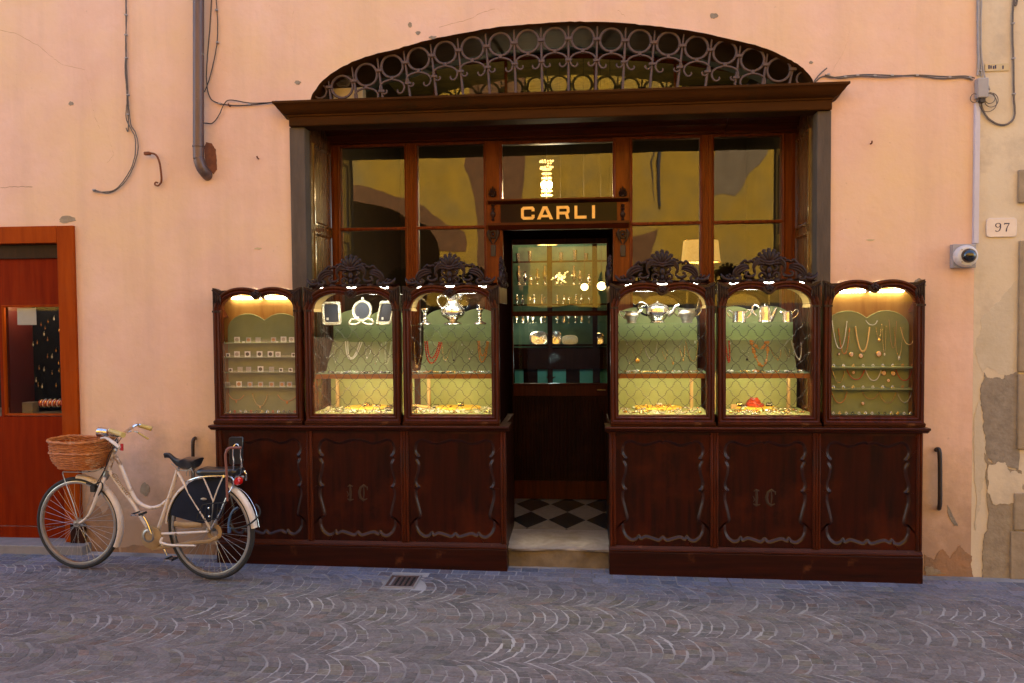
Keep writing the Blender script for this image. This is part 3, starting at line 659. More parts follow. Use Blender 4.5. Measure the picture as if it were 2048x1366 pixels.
# pillar ornaments
def ornament(px,c):
    q = MB(); xm = X(px,Y=.58); s = 1
    zc_ = Z(394,Y=.58,px=px)      # palmette
    for k in range(-3,4):
        a = rad(k*24); L0 = .085-.010*abs(k)
        q.tube([(xm+math.sin(a)*.012,SY-.01,zc_+.012+math.cos(a)*.006),(xm+math.sin(a)*L0*.5,SY-.024,zc_+.01+math.cos(a)*L0*.6),(xm+math.sin(a)*L0*.62,SY-.014,zc_+.01+math.cos(a)*L0)],[.006,.011,.004],6)
    q.ball((xm,SY-.02,zc_+.012),(.014,.012,.012)); q.build("palmette","wood_carved",sf)
    q = MB(); za, zb = Z(441,Y=.58,px=px), Z(407,Y=.58,px=px); hh = zb-za
    q.lathe((xm,SY-.008,za),[(.010,0),(.016,hh*.08),(.008,hh*.16),(.02,hh*.34),(.022,hh*.45),(.010,hh*.6),(.018,hh*.72),(.008,hh*.82),(.017,hh*.92),(.012,hh)],10); q.build("baluster","wood_carved",sf)
    q = MB(); zc_ = Z(468,Y=.58,px=px)
    q.tube([(xm+.028*math.cos(t),SY-.012,zc_+.03*math.sin(t)) for t in [2*math.pi*k/14 for k in range(14)]],.009,6,closed=True); q.ball((xm,SY-.01,zc_),(.012,.012,.014))
    for sgn in (-1,1):
        q.tube(smoothpts([(xm+sgn*.03,SY-.012,zc_+.045),(xm+sgn*.045,SY-.016,zc_+.01),(xm+sgn*.03,SY-.018,zc_-.04),(xm+sgn*.006,SY-.014,zc_-.085)],4),lin([.006,.012,.010,.004],13),6)
    q.build("cartouche","wood_carved",sf)
    MB().box(xm-.022,xm+.022,SY-.012,SY+.002,zc_-.19,zc_-.09).build("bell_plate","iron_black",sf,bevel=.003)
ornament(985,0); ornament(1246,0)
# pillar side mouldings
for (a,b) in (pL,pR):
    for x in (a+.012,b-.012,): q = MB(); q.tube([(x,SY,.2),(x,SY,3.49)],.009,6); q.build("reeding","wood_front",sf)
# recess of the entrance
RY = 1.46; FZ = at(1115,1093,Y=-.08).z
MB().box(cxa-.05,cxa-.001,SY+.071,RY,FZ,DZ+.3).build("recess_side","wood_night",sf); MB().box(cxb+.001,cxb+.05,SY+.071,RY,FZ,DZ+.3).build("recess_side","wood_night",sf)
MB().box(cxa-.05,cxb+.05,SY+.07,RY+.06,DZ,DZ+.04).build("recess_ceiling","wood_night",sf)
# reveal panelling each side of the opening
for sx,xa in ((1,FX0),(-1,FX1)):
    x0, x1 = (JX0+.005, FX0) if sx > 0 else (FX1, JX1-.005)
    q = MB(); pts = lambda z: None
    # slanted boards running from the jamb to the screen
    a = Vector((JX0+.002 if sx > 0 else JX1-.002, .10, 0)); b = Vector((FX0 if sx > 0 else FX1, SY+.03, 0))
    q.add([(a.x,a.y,0),(b.x,b.y,0),(b.x,b.y,3.63),(a.x,a.y,3.63)],[(0,1,2,3) if sx > 0 else (3,2,1,0)])
    q.add([(a.x-sx*.05,a.y,0),(b.x-sx*.05,b.y,0),(b.x-sx*.05,b.y,3.63),(a.x-sx*.05,a.y,3.63)],[(3,2,1,0) if sx > 0 else (0,1,2,3)])
    q.build("reveal_board","wood_reveal",sf,smooth=0)
    zr = Z(462,Y=.4,px=640 if sx>0 else 1610)
    for z0,z1 in ((1.2,zr-.03),(zr+.03,3.42)):
        q = MB(); u0, u1 = .12, .88
        def PT(u,z,o): p = a.lerp(b,u); n_ = Vector(((b-a).y,-(b-a).x,0)).normalized()*(1 if sx > 0 else -1); return (p.x+n_.x*o, p.y+n_.y*o, z)
        seq = [(0,.0),(0,.010),(.012,.012),(.02,.006),(.03,.0)]
        q.loft([[PT(u0+e*1.6,z0+e,o),PT(u1-e*1.6,z0+e,o),PT(u1-e*1.6,z1-e,o),PT(u0+e*1.6,z1-e,o)] for e,o in seq]); q.build("reveal_moulding","wood_reveal",sf,smooth=25)
MB().box(JX0-.1,JX1+.1,.121,.70,3.632,3.66).build("reveal_ceiling","soffit_green",sf)
# lunette glazing behind the grille
lu = thing("lunette_window", (0,.66,3.66), "arched fanlight window with dark red bars behind the iron grille", "window")
LY = .66
gp = [(622,215),(640,204),(700,178),(760,158),(830,142),(920,127),(1010,118),(1100,113),(1190,113),(1280,118),(1370,126),(1460,140),(1540,160),(1600,182),(1625,200)]
gl_ = [(at(x,y,Y=LY).x,at(x,y,Y=LY).z) for x,y in gp]
gz0 = 3.67
outer = [(AR[0][0]-.25,gz0-.02)]+[(a*1.02,b+.02) for a,b in AR]+[(AR[-1][0]+.25,gz0-.02)]
q = MB(); poly = gl_+[(gl_[-1][0],gz0-.03),(2.2,gz0-.03),(2.2,5.2),(-2.6,5.2),(-2.6,gz0-.03),(gl_[0][0],gz0-.03)]
q.prism(poly,LY-.01,LY+.03); q.build("surround","soffit_green",lu,smooth=0)
q = MB(); q.tube([(a,LY-.01,b) for a,b in gl_],.022,6); q.build("window_frame","wood_front_h",lu)
for px in (870,1012,1190,1350): x = at(px,160,Y=LY).x; MB().box(x-.012,x+.012,LY-.012,LY+.02,gz0-.03,max(b for a,b in gl_)+.0).build("glazing_bar","wood_front_h",lu)
MB().prism([(a,b) for a,b in gl_]+[(gl_[-1][0],gz0-.03),(gl_[0][0],gz0-.03)],LY+.0,LY+.004).build("pane","glass_window",lu,smooth=0)
q = MB(); q.loft([[(a,.5,b-.02) for a,b in AR],[(a,LY,b-.02) for a,b in AR]],close=False); q.build("soffit","soffit_green",lu)
# small meter box seen behind the grille at the left foot of the arch
bx = thing("meter_box",(at(690,192,Y=.2).x,.2,3.67),"cream metal service box with coiled cable behind the left foot of the arch grille","service box")
a, b = at(668,200,Y=.2), at(728,176,Y=.2)
MB().box(a.x,b.x,.17,.26,3.668,b.z).build("casing","plate_old",bx,bevel=.006)
q = MB(); c = at(688,170,Y=.2)
for k in range(5): q.tube([(c.x+math.cos(t)*(.05+.006*k),.18-.004*k,b.z+.03+.012*k+math.sin(t)*.022) for t in [2*math.pi*i/18 for i in range(18)]],.005,5,closed=True)
q.build("cable_coil","cable_grey",bx)

# ================================================================ ENTRANCE FLOOR, STEP, DOOR
st = thing("entrance_step",((cxa+cxb)/2,-.08,0),"worn stone entrance step with a pale marble tread between the two counters","doorstep")
SX0, SX1 = -.66, .30
q = MB(); pr = []
for i in range(25):
    x = SX0+(SX1-SX0)*i/24; pr.append(x)
rr = random.Random(4)
top = FZ-.035
q.loft([[(x,-.055+rr.uniform(-.006,.006),-.1) for x in pr],[(x,-.06+rr.uniform(-.008,.008),.0) for x in pr],[(x,-.055+rr.uniform(-.012,.010),top*.5) for x in pr],[(x,-.06+rr.uniform(-.006,.006),top) for x in pr],[(x,.4,top) for x in pr]],close=False)
for i,f in enumerate(q.f): q.f[i] = f[::-1]
q.build("riser","step_stone",st,smooth=50)
q = MB(); 
q.loft([[(x,.40,FZ) for x in pr],[(x,-.07-.016*math.sin((x-SX0)*9)-.01*math.sin(x*21),FZ-.002-.008*math.sin((x-SX0)/(SX1-SX0)*math.pi)) for x in pr],[(x,-.085-.016*math.sin((x-SX0)*9)-.01*math.sin(x*21),FZ-.012-.008*math.sin((x-SX0)/(SX1-SX0)*math.pi)) for x in pr],[(x,-.08-.014*math.sin((x-SX0)*9),FZ-.034) for x in pr],[(x,.3,FZ-.034) for x in pr]],close=False)
q.build("tread","marble",st,smooth=40)
fl = thing("entrance_floor",(0,.9,FZ),"black and white lozenge tiled floor inside the entrance recess","tiled floor")
FY0, FY1 = .401, 1.6
MB().box(cxa-.06,cxb+.06,FY0,FY1,FZ-.03,FZ-.001).build("pale_tiles","tile_white",fl,smooth=0)
c0 = at(1134,1040,Z=FZ); c1 = at(1059,1037,Z=FZ); hw = (c0.x-c1.x)/2; hd = (at(1136,1009,Z=FZ).y-c0.y)/2
def clip(poly, ax, v, keep_gt):
    out = []
    for i in range(len(poly)):
        a, b = poly[i], poly[(i+1)%len(poly)]; ia = (a[ax] > v) == keep_gt; ib = (b[ax] > v) == keep_gt
        if ia: out.append(a)
        if ia != ib: t = (v-a[ax])/(b[ax]-a[ax]); out.append((a[0]+(b[0]-a[0])*t, a[1]+(b[1]-a[1])*t))
    return out
q = MB()
for i in range(-5,6):
    for j in range(-4,6):
        cx, cy_ = c0.x+2*hw*i, c0.y+2*hd*j
        pl = [(cx-hw+.004,cy_),(cx,cy_-hd+.004),(cx+hw-.004,cy_),(cx,cy_+hd-.004)]
        for ax,v,g in ((0,cxa-.05,True),(0,cxb+.05,False),(1,FY0+.002,True),(1,FY1,False)):
            pl = clip(pl,ax,v,g) if pl else pl
        if len(pl) > 2: q.add([(x,y,FZ) for x,y in pl],[tuple(range(len(pl)))])
q.build("dark_tiles","tile_black",fl,smooth=0)
dr = thing("entrance_door",((cxa+cxb)/2,RY,FZ),"dark wooden shop door with large glass light and reeded lower panel","door")
ZD = lambda py: at(1120,py,Y=RY).z
XD = lambda px: at(px,650,Y=RY).x
dx_0, dx_1 = cxa-.05, cxb+.05; gx0, gx1 = XD(1026), XD(1214)
zg1, zg0, zr1, zr0 = ZD(488), ZD(767), ZD(622), ZD(632)
MB().box(dx_0,gx0,RY,RY+.05,FZ+.004,DZ-.001).build("stile","wood_dark",dr,bevel=.002); MB().box(gx1,dx_1,RY,RY+.05,FZ+.004,DZ-.001).build("stile","wood_dark",dr,bevel=.002)
for a,b,nm in ((zg1,DZ-.002,"top_rail"),(zr0,zr1,"glazing_bar"),(ZD(792),zg0,"lock_rail"),(FZ+.006,ZD(962),"bottom_rail")):
    MB().box(gx0+.0005,gx1-.0005,RY+.001,RY+.049,a,b).build(nm,"wood_case",dr,bevel=.002)
for a,b in ((zr1,zg1),(zg0,zr0)):
    q = MB(); bead(q,gx0,gx1,a,b,RY,.014,.006); q.build("bead","wood_case",dr,smooth=25)
    MB().box(gx0,gx1,RY+.022,RY+.026,a,b).build("pane","glass_window",dr,smooth=0)
q = MB(); q.box(gx0,gx1,RY+.016,RY+.03,ZD(962),ZD(792)); 
k = 0; x = gx0+.015
while x < gx1-.01: q.tube([(x,RY+.016,ZD(962)+.01),(x,RY+.016,ZD(792)-.01)],.011,6); x += .026
q.build("reeded_panel","wood_dark",dr)
q = MB(); p = at(1205,780,Y=RY-.03); q.tube([(p.x-.05,RY,p.z),(p.x-.05,RY-.03,p.z),(p.x+.03,RY-.035,p.z)],.006,6); q.build("handle","gold",dr)
# ================================================================ COUNTERS
CY = -.185
ZC = {n: at(1115,py,Y=CY).z for n,py in (('top',851),('u',864),('pt',871),('pb',1078))}
LEDT, LEDB = 1.122, 1.078
def outline_left():
    L0 = [(570,1108),(535,1150),(470,1128),(400,1108),(352,1138),(337,1100),(312,1138),(262,1150),(208,1112),(182,1055),(180,1010),(176,985),(224,966),(226,935),(205,850),(180,760),(182,690),(220,672),(188,650),(180,600),(206,520),(216,440),(182,392),(222,376),(190,345),(178,300),(198,232),(256,210),(318,238),(400,258),(480,228),(545,214),(570,228)]
    return L0
def panel(x0,x1,z0,z1,y,par,mono=False):
    L0 = outline_left(); N0 = [((px-110)/920.0, (1200-py)/1050.0) for px,py in L0]
    # densify between cusps
    full = N0+[(1-u,v) for u,v in N0[::-1][1:-1]]
    pts = [(x0+(x1-x0)*u, z0+(z1-z0)*v) for u,v in full]
    den = []
    for i in range(len(pts)):
        a, b = pts[i], pts[(i+1)%len(pts)]
        for k in range(3): den.append((a[0]+(b[0]-a[0])*k/3, a[1]+(b[1]-a[1])*k/3))
    # light smoothing away from cusps
    sm = [tuple((den[i-1][j]+2*den[i][j]+den[(i+1)%len(den)][j])/4 for j in (0,1)) for i in range(len(den))]
    cx, cz_ = (x0+x1)/2, (z0+z1)/2
    def out(p):
        dx, dz = p[0]-cx, p[1]-cz_
        t = min((x1-cx)/abs(dx) if abs(dx)>1e-9 else 9e9, (z1-cz_)/abs(dz) if abs(dz)>1e-9 else 9e9); return (cx+dx*t, cz_+dz*t)
    n = len(sm)
    def inset(e):
        r = []
        for i in range(n):
            a, b = sm[i-2], sm[(i+2)%n]; tx, tz = b[0]-a[0], b[1]-a[1]; l = math.hypot(tx,tz)+1e-9
            r.append((sm[i][0]-tz/l*e*1.0, sm[i][1]+tx/l*e))
        return r
    sgn = 1
    area = sum(sm[i][0]*sm[(i+1)%n][1]-sm[(i+1)%n][0]*sm[i][1] for i in range(n))
    if area < 0: sgn = -1
    lo = [out(p) for p in sm]
    lp = [[(a,y,b) for a,b in lo],[(a,y,b) for a,b in inset(-sgn*.014)],[(a,y+.003,b) for a,b in inset(-sgn*.006)],[(a,y+.009,b) for a,b in inset(0)],[(a,y+.015,b) for a,b in inset(sgn*.004)],[(a,y+.017,b) for a,b in inset(sgn*.011)]]
    for l_,nm_,mt_ in ((lp[:2],"panel_frame","wood_panel"),(lp[1:],"panel_moulding","wood_moulding")):
        q = MB(); q.loft(l_)
        if sgn > 0: q.f = [f[::-1] for f in q.f]
        q.build(nm_,mt_,par,smooth=50)
    MB().quad((x0,y+.0165,z0),(x1,y+.0165,z0),(x1,y+.0165,z1),(x0,y+.0165,z1)).build("panel","wood_panel",par,smooth=0)
    if mono: monogram(cx,(z0*.56+z1*.44)+.0,y+.0155,par)
def monogram(cx,cz_,y,par):
    q = MB(); s = .0013
    # blackletter I and C, inlaid brass
    def S(pts,r): q.tube([(cx+a*s,y,cz_+b*s) for a,b in pts],[x*s for x in r],6,flat=.25)
    S([(-62,38),(-48,46),(-30,40)],[2,7,3]); S([(-46,44),(-44,0),(-46,-40)],[6,8,6]); S([(-64,-36),(-48,-46),(-24,-38)],[3,7,2]); S([(-66,10),(-56,-10),(-64,-24)],[2,4,2])
    S(smoothpts([(58,36,0),(36,46,0),(14,24,0),(12,-18,0),(30,-44,0),(56,-36,0)],4) and [(58,36),(40,47),(20,34),(11,4),(17,-28),(36,-45),(60,-34)],[3,8,7,9,8,8,2]); S([(38,42),(40,0),(36,-40)],[3,5,3]); S([(60,40),(62,18)],[5,2])
    q.build("monogram","gold_dim",par)
mat("gold_dim",(.032,.013,.004),rough=.5)
def counter(name,xa,xb,bounds,label,depth_x):
    """xa..xb overall; bounds = panel edges; depth_x = x range which goes deep into the opening"""
    c = thing(name,((xa+xb)/2,CY,0),label,"counter")
    zb = -.09
    # plinth
    q = MB(); q.box(xa-.004,xb+.004,CY-.010,-.002,zb,.155); q.build("plinth","wood_plinth",c,bevel=.006,segs=2)
    q = MB(); q.box(depth_x[0],depth_x[1],.0,.56,zb,1.07); q.build("back_carcass","wood_dark",c)
    q = MB(); q.box(xa,xb,CY+.03,-.002,.157,1.075); q.build("carcass","wood_dark",c,bevel=.003)
    # sloping base ledge
    extr([(CY+.03,.200),(CY+.012,.198),(CY-.001,.178),(CY-.007,.176),(CY-.010,.172),(CY-.010,.160),(CY+.03,.158)],xa,xb,"base_moulding","wood_ledge",c)
    for (a,b,mono) in bounds: panel(a,b,.200,1.056,CY+.012,c,mono)
    # stiles
    xsl = [(xa,bounds[0][0])]+[(bounds[i][1],bounds[i+1][0]) for i in range(len(bounds)-1)]+[(bounds[-1][1],xb)]
    for a,b in xsl:
        q = MB(); q.box(a,b,CY+.004,CY+.029,.199,1.075)
        nr = max(1,int((b-a)/.018))
        for k in range(nr):
            x = a+(b-a)*(k+.5)/nr; q.tube([(x,CY+.004,.2),(x,CY+.004,1.07)],(b-a)/nr*.42,6)
        q.build("stile","wood_case",c,bevel=.001)
    MB().box(xa+.001,xb-.001,CY+.008,CY+.028,1.056,1.078).build("top_rail","wood_dark",c)
    # worktop
    tp = [(-.001,LEDT),(CY-.052,LEDT),(CY-.056,LEDT-.004),(CY-.056,LEDT-.013),(CY-.050,LEDT-.017),(CY-.040,LEDT-.019),(CY-.030,LEDT-.027),(CY-.026,LEDT-.034),(CY-.016,LEDT-.036),(CY-.006,LEDT-.043),(-.001,LEDT-.044)]
    extr(tp,xa-.030,xb+.030,"worktop","wood_ledge",c)
    MB().box(depth_x[0]-.0,depth_x[1],.0,.56,1.071,LEDT).build("worktop_back","wood_ledge",c,bevel=.003)
    return c
def xf(px,py=950): return at(px,py,Y=CY).x
cl = counter("display_counter",xf(432),xf(1012),[(xf(444),xf(613),False),(xf(625),xf(801),True),(xf(817),xf(1001),False)],"left dark mahogany counter with three wavy carved panels, partly behind the bicycle",(JX0+.01,xf(1012)-.002))
cr = counter("display_counter",xf(1219),xf(1846),[(xf(1232),xf(1421),False),(xf(1437),xf(1626),True),(xf(1642),xf(1834),False)],"right dark mahogany counter with three wavy carved panels and reddish plinth",(xf(1219)+.002,JX1-.01))

# ================================================================ DISPLAY CASES
KY = -.175
KZ0 = LEDT+.003
zsp = at(705,617,Y=KY).z; ztl = at(705,587,Y=KY).z; zdp = at(705,596,Y=KY).z; zgb = at(705,829,Y=KY).z
ZTOP = at(705,575,Y=KY).z
def inner_arch(w, n=13, a_in=.064):
    """left->right half widths; returns list of (x rel centre, z) from left spring over to right spring"""
    a = w/2-a_in; L_ = []
    L_.append((-a,zsp-.012)); L_.append((-a,zsp)); L_.append((-a+.006,zsp+.004))
    for i in range(1,n+1):
        t = math.pi/2*i/n; L_.append((-a*.43-(a*.57-.006)*math.cos(t), zsp+.004+(ztl-zsp-.004)*math.sin(t)))
    for i in range(1,8):
        t = i/7; L_.append((-a*.43*(1-t), ztl-(ztl-zdp)*(t**2.2)))
    return L_+[(-x,z) for x,z in L_[::-1][1:]]
def offs(pts, e, closed=True):
    n = len(pts); r = []
    for i in range(n):
        a, b = pts[i-1], pts[(i+1)%n]; tx, tz = b[0]-a[0], b[1]-a[1]; l = math.hypot(tx,tz)+1e-9
        r.append((pts[i][0]-tz/l*e, pts[i][1]+tx/l*e))
    return r
def case_front(xc,w,par):
    hw_ = w/2-.0035; a = w/2-.064
    arch = inner_arch(w)
    # closed inner loop, clockwise seen from the front (left side up, over, down the right)
    inner = [(-a,zgb)]+[(-a,zgb+(zsp-.012-zgb)*k/4) for k in (1,2,3)]+arch+[(a,zgb+(zsp-.012-zgb)*k/4) for k in (3,2,1)]+[(a,zgb)]
    base = [(p[0]+xc,p[1]) for p in inner]; n = len(base)
    def L(e,y):
        r = []
        for i,(x,z) in enumerate(offs(base,e)):
            if i in (0,n-1): x = xc+(-a-e if i == 0 else a+e); z = zgb-e
            r.append((max(xc-hw_,min(xc+hw_,x)),y,max(z,KZ0)))
        return r
    seq = [(0,KY+.055),(0,KY+.006),(.004,KY-.001),(.010,KY+.001),(.014,KY-.008),(.020,KY-.013),(.026,KY-.010),(.029,KY-.004),(.034,KY-.004),(.038,KY-.012),(.045,KY-.017),(.053,KY-.015),(.058,KY-.008),(.0605,KY+.003),(.0605,KY+.05)]
    q = MB(); q.loft([L(e,y) for e,y in seq]); q.f = [f[::-1] for f in q.f]
    q.build("door_frame","wood_case",par,smooth=40)
    # spandrels with carved leaves
    oa = offs([(p[0]+xc,p[1]) for p in arch],.056); m_ = len(oa)//2
    for sg_ in (-1,1):
        half = oa[:m_] if sg_ < 0 else oa[m_+1:][::-1]
        half = [p for p in half if p[1] < ZTOP-.012]
        cx_ = xc+sg_*hw_
        poly = [(cx_,zsp-.010)]+[(p[0],max(p[1],zsp-.010)) for p in half]+[(half[-1][0]-sg_*.03,ZTOP-.006),(cx_-sg_*.055,ZTOP-.012),(cx_-sg_*.03,ZTOP+.002),(cx_,ZTOP+.010)]
        q = MB(); q.prism(poly,KY-.001,KY+.045); 
        # leaf flutes
        for k in range(4):
            x0_ = cx_-sg_*(.012+.017*k); zt_ = ZTOP-.006-.012*k
            q.tube(smoothpts([(x0_,KY-.004,zsp+.008+.010*k),(x0_-sg_*.003,KY-.014,(zsp+zt_)/2+.005*k),(x0_-sg_*.002,KY-.012,zt_-.02),(x0_+sg_*.006,KY-.020,zt_)],3),lin([.004,.009,.008,.005],10),6)
        q.tube(smoothpts([(cx_-sg_*.085,KY-.006,ZTOP-.05),(cx_-sg_*.060,KY-.014,ZTOP-.032),(cx_-sg_*.052,KY-.014,ZTOP-.055),(cx_-sg_*.072,KY-.010,ZTOP-.062)],3),.006,6)
        q.box(min(cx_,cx_-sg_*.060),max(cx_,cx_-sg_*.060),KY-.016,KY+.03,zsp-.022,zsp-.006)
        q.build("corner_carving","wood_carved",par,smooth=45)
    # centre boss
    q = MB(); zc_ = ztl+.006
    for k in range(5):
        t = rad(90+72*k-36*0); q.ball((xc+.017*math.cos(t),KY-.016,zc_+.016*math.sin(t)),(.0125,.008,.0125),8,6)
    q.ball((xc,KY-.022,zc_-.004),(.010,.009,.010),8,6)
    q.tube(smoothpts([(xc-.045,KY-.012,zc_+.006),(xc-.030,KY-.014,zc_-.020),(xc,KY-.016,zc_-.040),(xc+.030,KY-.014,zc_-.020),(xc+.045,KY-.012,zc_+.006)],4),.0095,6)
    q.prism([(xc-.04,zc_+.012),(xc-.028,zc_-.022),(xc,zc_-.038),(xc+.028,zc_-.022),(xc+.04,zc_+.012),(xc,zc_+.030)],KY-.010,KY+.03)
    q.build("centre_boss","wood_carved",par,smooth=50)
    # sill
    hw2 = hw_+.001
    extr([(KY+.05,KZ0+.036),(KY-.004,KZ0+.036),(KY-.018,KZ0+.028),(KY-.030,KZ0+.026),(KY-.030,KZ0+.014),(KY-.022,KZ0+.008),(KY-.022,KZ0),(KY+.05,KZ0)],xc-hw2,xc+hw2,"sill","wood_ledge",par)
    # glass
    q = MB(); gpts = [(p[0]+xc,p[1]) for p in inner]; q.prism([(x,z) for x,z in gpts],KY+.018,KY+.022); q.build("glass_pane","glass_case",par,smooth=0)
    q = MB(); q.ball((xc+a+.03,KY-.016,1.60),(.004,.003,.006),6,4); q.build("keyhole","iron_black",par)
def crest_mesh():
    q = MB()
    def T(pts,rs,n=7,fl=1): q.tube(smoothpts([(x,y,z) for x,z,y in pts],4),lin(rs,(len(pts)-1)*4+1),n,flat=fl)
    # shell
    for k in range(-4,5):
        a = rad(k*21.5); L0 = .098-.0035*abs(k); s0 = .118
        T([(math.sin(a)*.014,s0+math.cos(a)*.010,0),(math.sin(a)*L0*.55,s0+math.cos(a)*L0*.55,-.010),(math.sin(a)*L0*.9,s0+math.cos(a)*L0*.9,-.004),(math.sin(a)*L0,s0+math.cos(a)*L0,.006)],[.006,.0125,.0165,.010],7,.7)
    for k in range(-4,5):
        a = rad(k*21.5); r_ = .105-.003*abs(k); q.ball((math.sin(a)*r_,.004,.118+math.cos(a)*r_),(.0165,.010,.0165),8,5)
    # cartouche
    q.ball((0,-.012,.072),(.020,.016,.030),10,8)
    T([(-.042,.100,0),(-.030,.122,-.01),(0,.112,-.018),(.030,.122,-.01),(.042,.100,0)],[.006,.010,.011,.010,.006])
    T([(-.05,.118,0),(-.03,.136,-.012),(0,.130,-.016),(.03,.136,-.012),(.05,.118,0)],[.006,.009,.012,.009,.006])
    q.prism([(-.034,.02),(-.044,.06),(-.04,.12),(0,.14),(.04,.12),(.044,.06),(.034,.02),(0,.008)],0,.016)
    T([(0,.045,-.008),(0,.025,-.014),(0,.008,-.006)],[.014,.016,.010])
    for s in (-1,1):
        # inner volute
        T([(s*.020,.012,-.004),(s*.030,.040,-.012),(s*.052,.054,-.012),(s*.072,.040,-.01),(s*.066,.018,-.01),(s*.048,.018,-.008),(s*.046,.032,-.01)],[.010,.0105,.010,.0095,.009,.008,.009])
        T([(s*.026,.066,-.004),(s*.044,.070,-.01),(s*.060,.086,-.01),(s*.056,.104,-.008),(s*.040,.100,-.006)],[.007,.010,.010,.009,.008])
        # middle acanthus, three ribs
        for dz,rr_ in ((0,.011),(-.016,.009),(-.030,.008)):
            T([(s*.046,.150+dz,0),(s*.082,.152+dz,-.012),(s*.108,.125+dz*.9,-.014),(s*.114,.090+dz*.6,-.010),(s*.098,.060+dz*.3,-.008)],[.006,rr_,rr_*1.05,rr_*.9,.006])
        T([(s*.098,.050,-.006),(s*.120,.030,-.012),(s*.150,.026,-.012),(s*.172,.040,-.012),(s*.165,.060,-.010),(s*.150,.056,-.008)],[.008,.012,.012,.011,.010,.009])
        # outer leaf sweeping down to the corner
        for dx_,dz,rr_ in ((0,0,.0115),(-.010,-.016,.010),(-.018,-.032,.009)):
            T([(s*(.150+dx_*.3),.108+dz*.6,0),(s*(.190+dx_*.6),.112+dz,-.012),(s*(.232+dx_),.096+dz,-.016),(s*(.258+dx_),.062+dz*.7,-.014),(s*(.262+dx_),.030+dz*.3,-.010)],[.006,rr_,rr_*1.1,rr_,.007])
        T([(s*.262,.028,-.01),(s*.250,.004,-.014),(s*.224,.002,-.014),(s*.212,.022,-.014),(s*.226,.036,-.012),(s*.238,.026,-.012)],[.009,.013,.013,.012,.010,.009])
        T([(s*.110,.118,-.002),(s*.132,.142,-.010),(s*.158,.134,-.012),(s*.176,.146,-.010),(s*.196,.130,-.008),(s*.214,.118,-.006)],[.006,.010,.009,.011,.009,.006])
        for k in range(6): q.ball((s*(.118+.017*k),-.004,.136-.0035*k+.004*(k%2)),(.008,.008,.008),7,5)
        T([(s*.090,.150,0),(s*.110,.160,-.006),(s*.122,.148,-.006)],[.006,.009,.006])
        # corner leaf
        T([(s*.262,.018,-.006),(s*.290,.006,-.014),(s*.320,.012,-.012),(s*.344,.034,-.008),(s*.352,.052,-.002)],[.012,.016,.014,.010,.005])
        T([(s*.290,.014,-.002),(s*.306,.034,-.010),(s*.318,.040,-.006)],[.010,.010,.005]); T([(s*.272,.016,-.002),(s*.284,.040,-.008),(s*.296,.050,-.004)],[.009,.009,.004])
        T([(s*.07,.004,0),(s*.16,.000,0),(s*.24,-.012,0),(s*.30,-.028,0)],[.006,.005,.004,.004])
    for x_ in (-.262,-.15,-.055,.055,.15,.262): q.ball((x_,-.006,-.004),(.026,.014,.020),8,6)
    q.ball((0,-.006,-.002),(.030,.014,.016),8,6)
    return q
CRM = crest_mesh()
def crest(xc,par,name="crest",rot=None,z0=None,sx=1.0,sc=1.0):
    q = MB(); q.v = list(CRM.v); q.f = list(CRM.f)
    mtx = Matrix.Translation((xc,KY+.012,(ZTOP+.018) if z0 is None else z0)) @ Matrix.Diagonal((sx*sc,1.1,sc*1.02,1))
    if rot is not None: mtx = rot @ Matrix.Diagonal((sx*sc,1.1,sc,1))
    q.xform(mtx); return q.build(name,"wood_carved",par,smooth=60)
def lattice(x0,x1,z0,z1,y,par):
    cw = .0588; ch = .0655; q = MB()
    quarter = [(0,0),(.20,.15),(.40,.25),(.46,.34),(.42,.44),(.50,.50),(.60,.54),(.56,.66),(.62,.75),(.80,.85),(1,1)]
    xcn = (x0+x1)/2; nc = int((x1-x0)/cw/2)+2; nz = int((z1-z0)/ch)+2
    for j in range(-nc,nc+1):
        for phs in (0,1):
            pts = []
            for i in range(nz):
                seg = quarter if (i%2 == 0) else [(1-a,1-b) for a,b in quarter[::-1]]
                seq = seg if i%2 == 0 else [(1-a,b) for a,b in quarter]
                for a,b in (quarter[:-1] if i%2 == 0 else [(1-a_,b_) for a_,b_ in quarter][:-1]):
                    xx = xcn+(2*j)*cw/1.0+ (a*cw if phs == 0 else -a*cw)
                    pts.append((xx,y+(.0006 if phs else 0),z0+(i+b)*ch))
            pts = [p for p in pts if x0 <= p[0] <= x1 and p[2] <= z1]
            # split in runs
            run = []; last = None
            for p in pts:
                if last is not None and (abs(p[2]-last[2]) > ch*.4): 
                    if len(run) > 1: q.tube(run,.0020,4)
                    run = []
                run.append(p); last = p
            if len(run) > 1: q.tube(run,.0020,4)
    q.build("wire_lattice","brass_wire",par)
def felt_board(xc,hw_,z0,z1,y,name,mt,par,dip=.045,th=.012):
    L_ = [(-hw_,z0),(-hw_,z1-.13)]
    for i in range(1,11):
        t = math.pi/2*i/10; L_.append((-hw_*.44-hw_*.56*math.cos(t), z1-.13+.13*math.sin(t)))
    for i in range(1,6):
        t = i/5; L_.append((-hw_*.44*(1-t)-.02*(1-t)*0, z1-dip*(t**2)*(1 if t<1 else 1)))
    poly = L_+[(-x,z) for x,z in L_[::-1][1:]]
    q = MB(); q.prism([(xc+x,z) for x,z in poly],y,y+th); return q.build(name,mt,par,bevel=.003,segs=2)
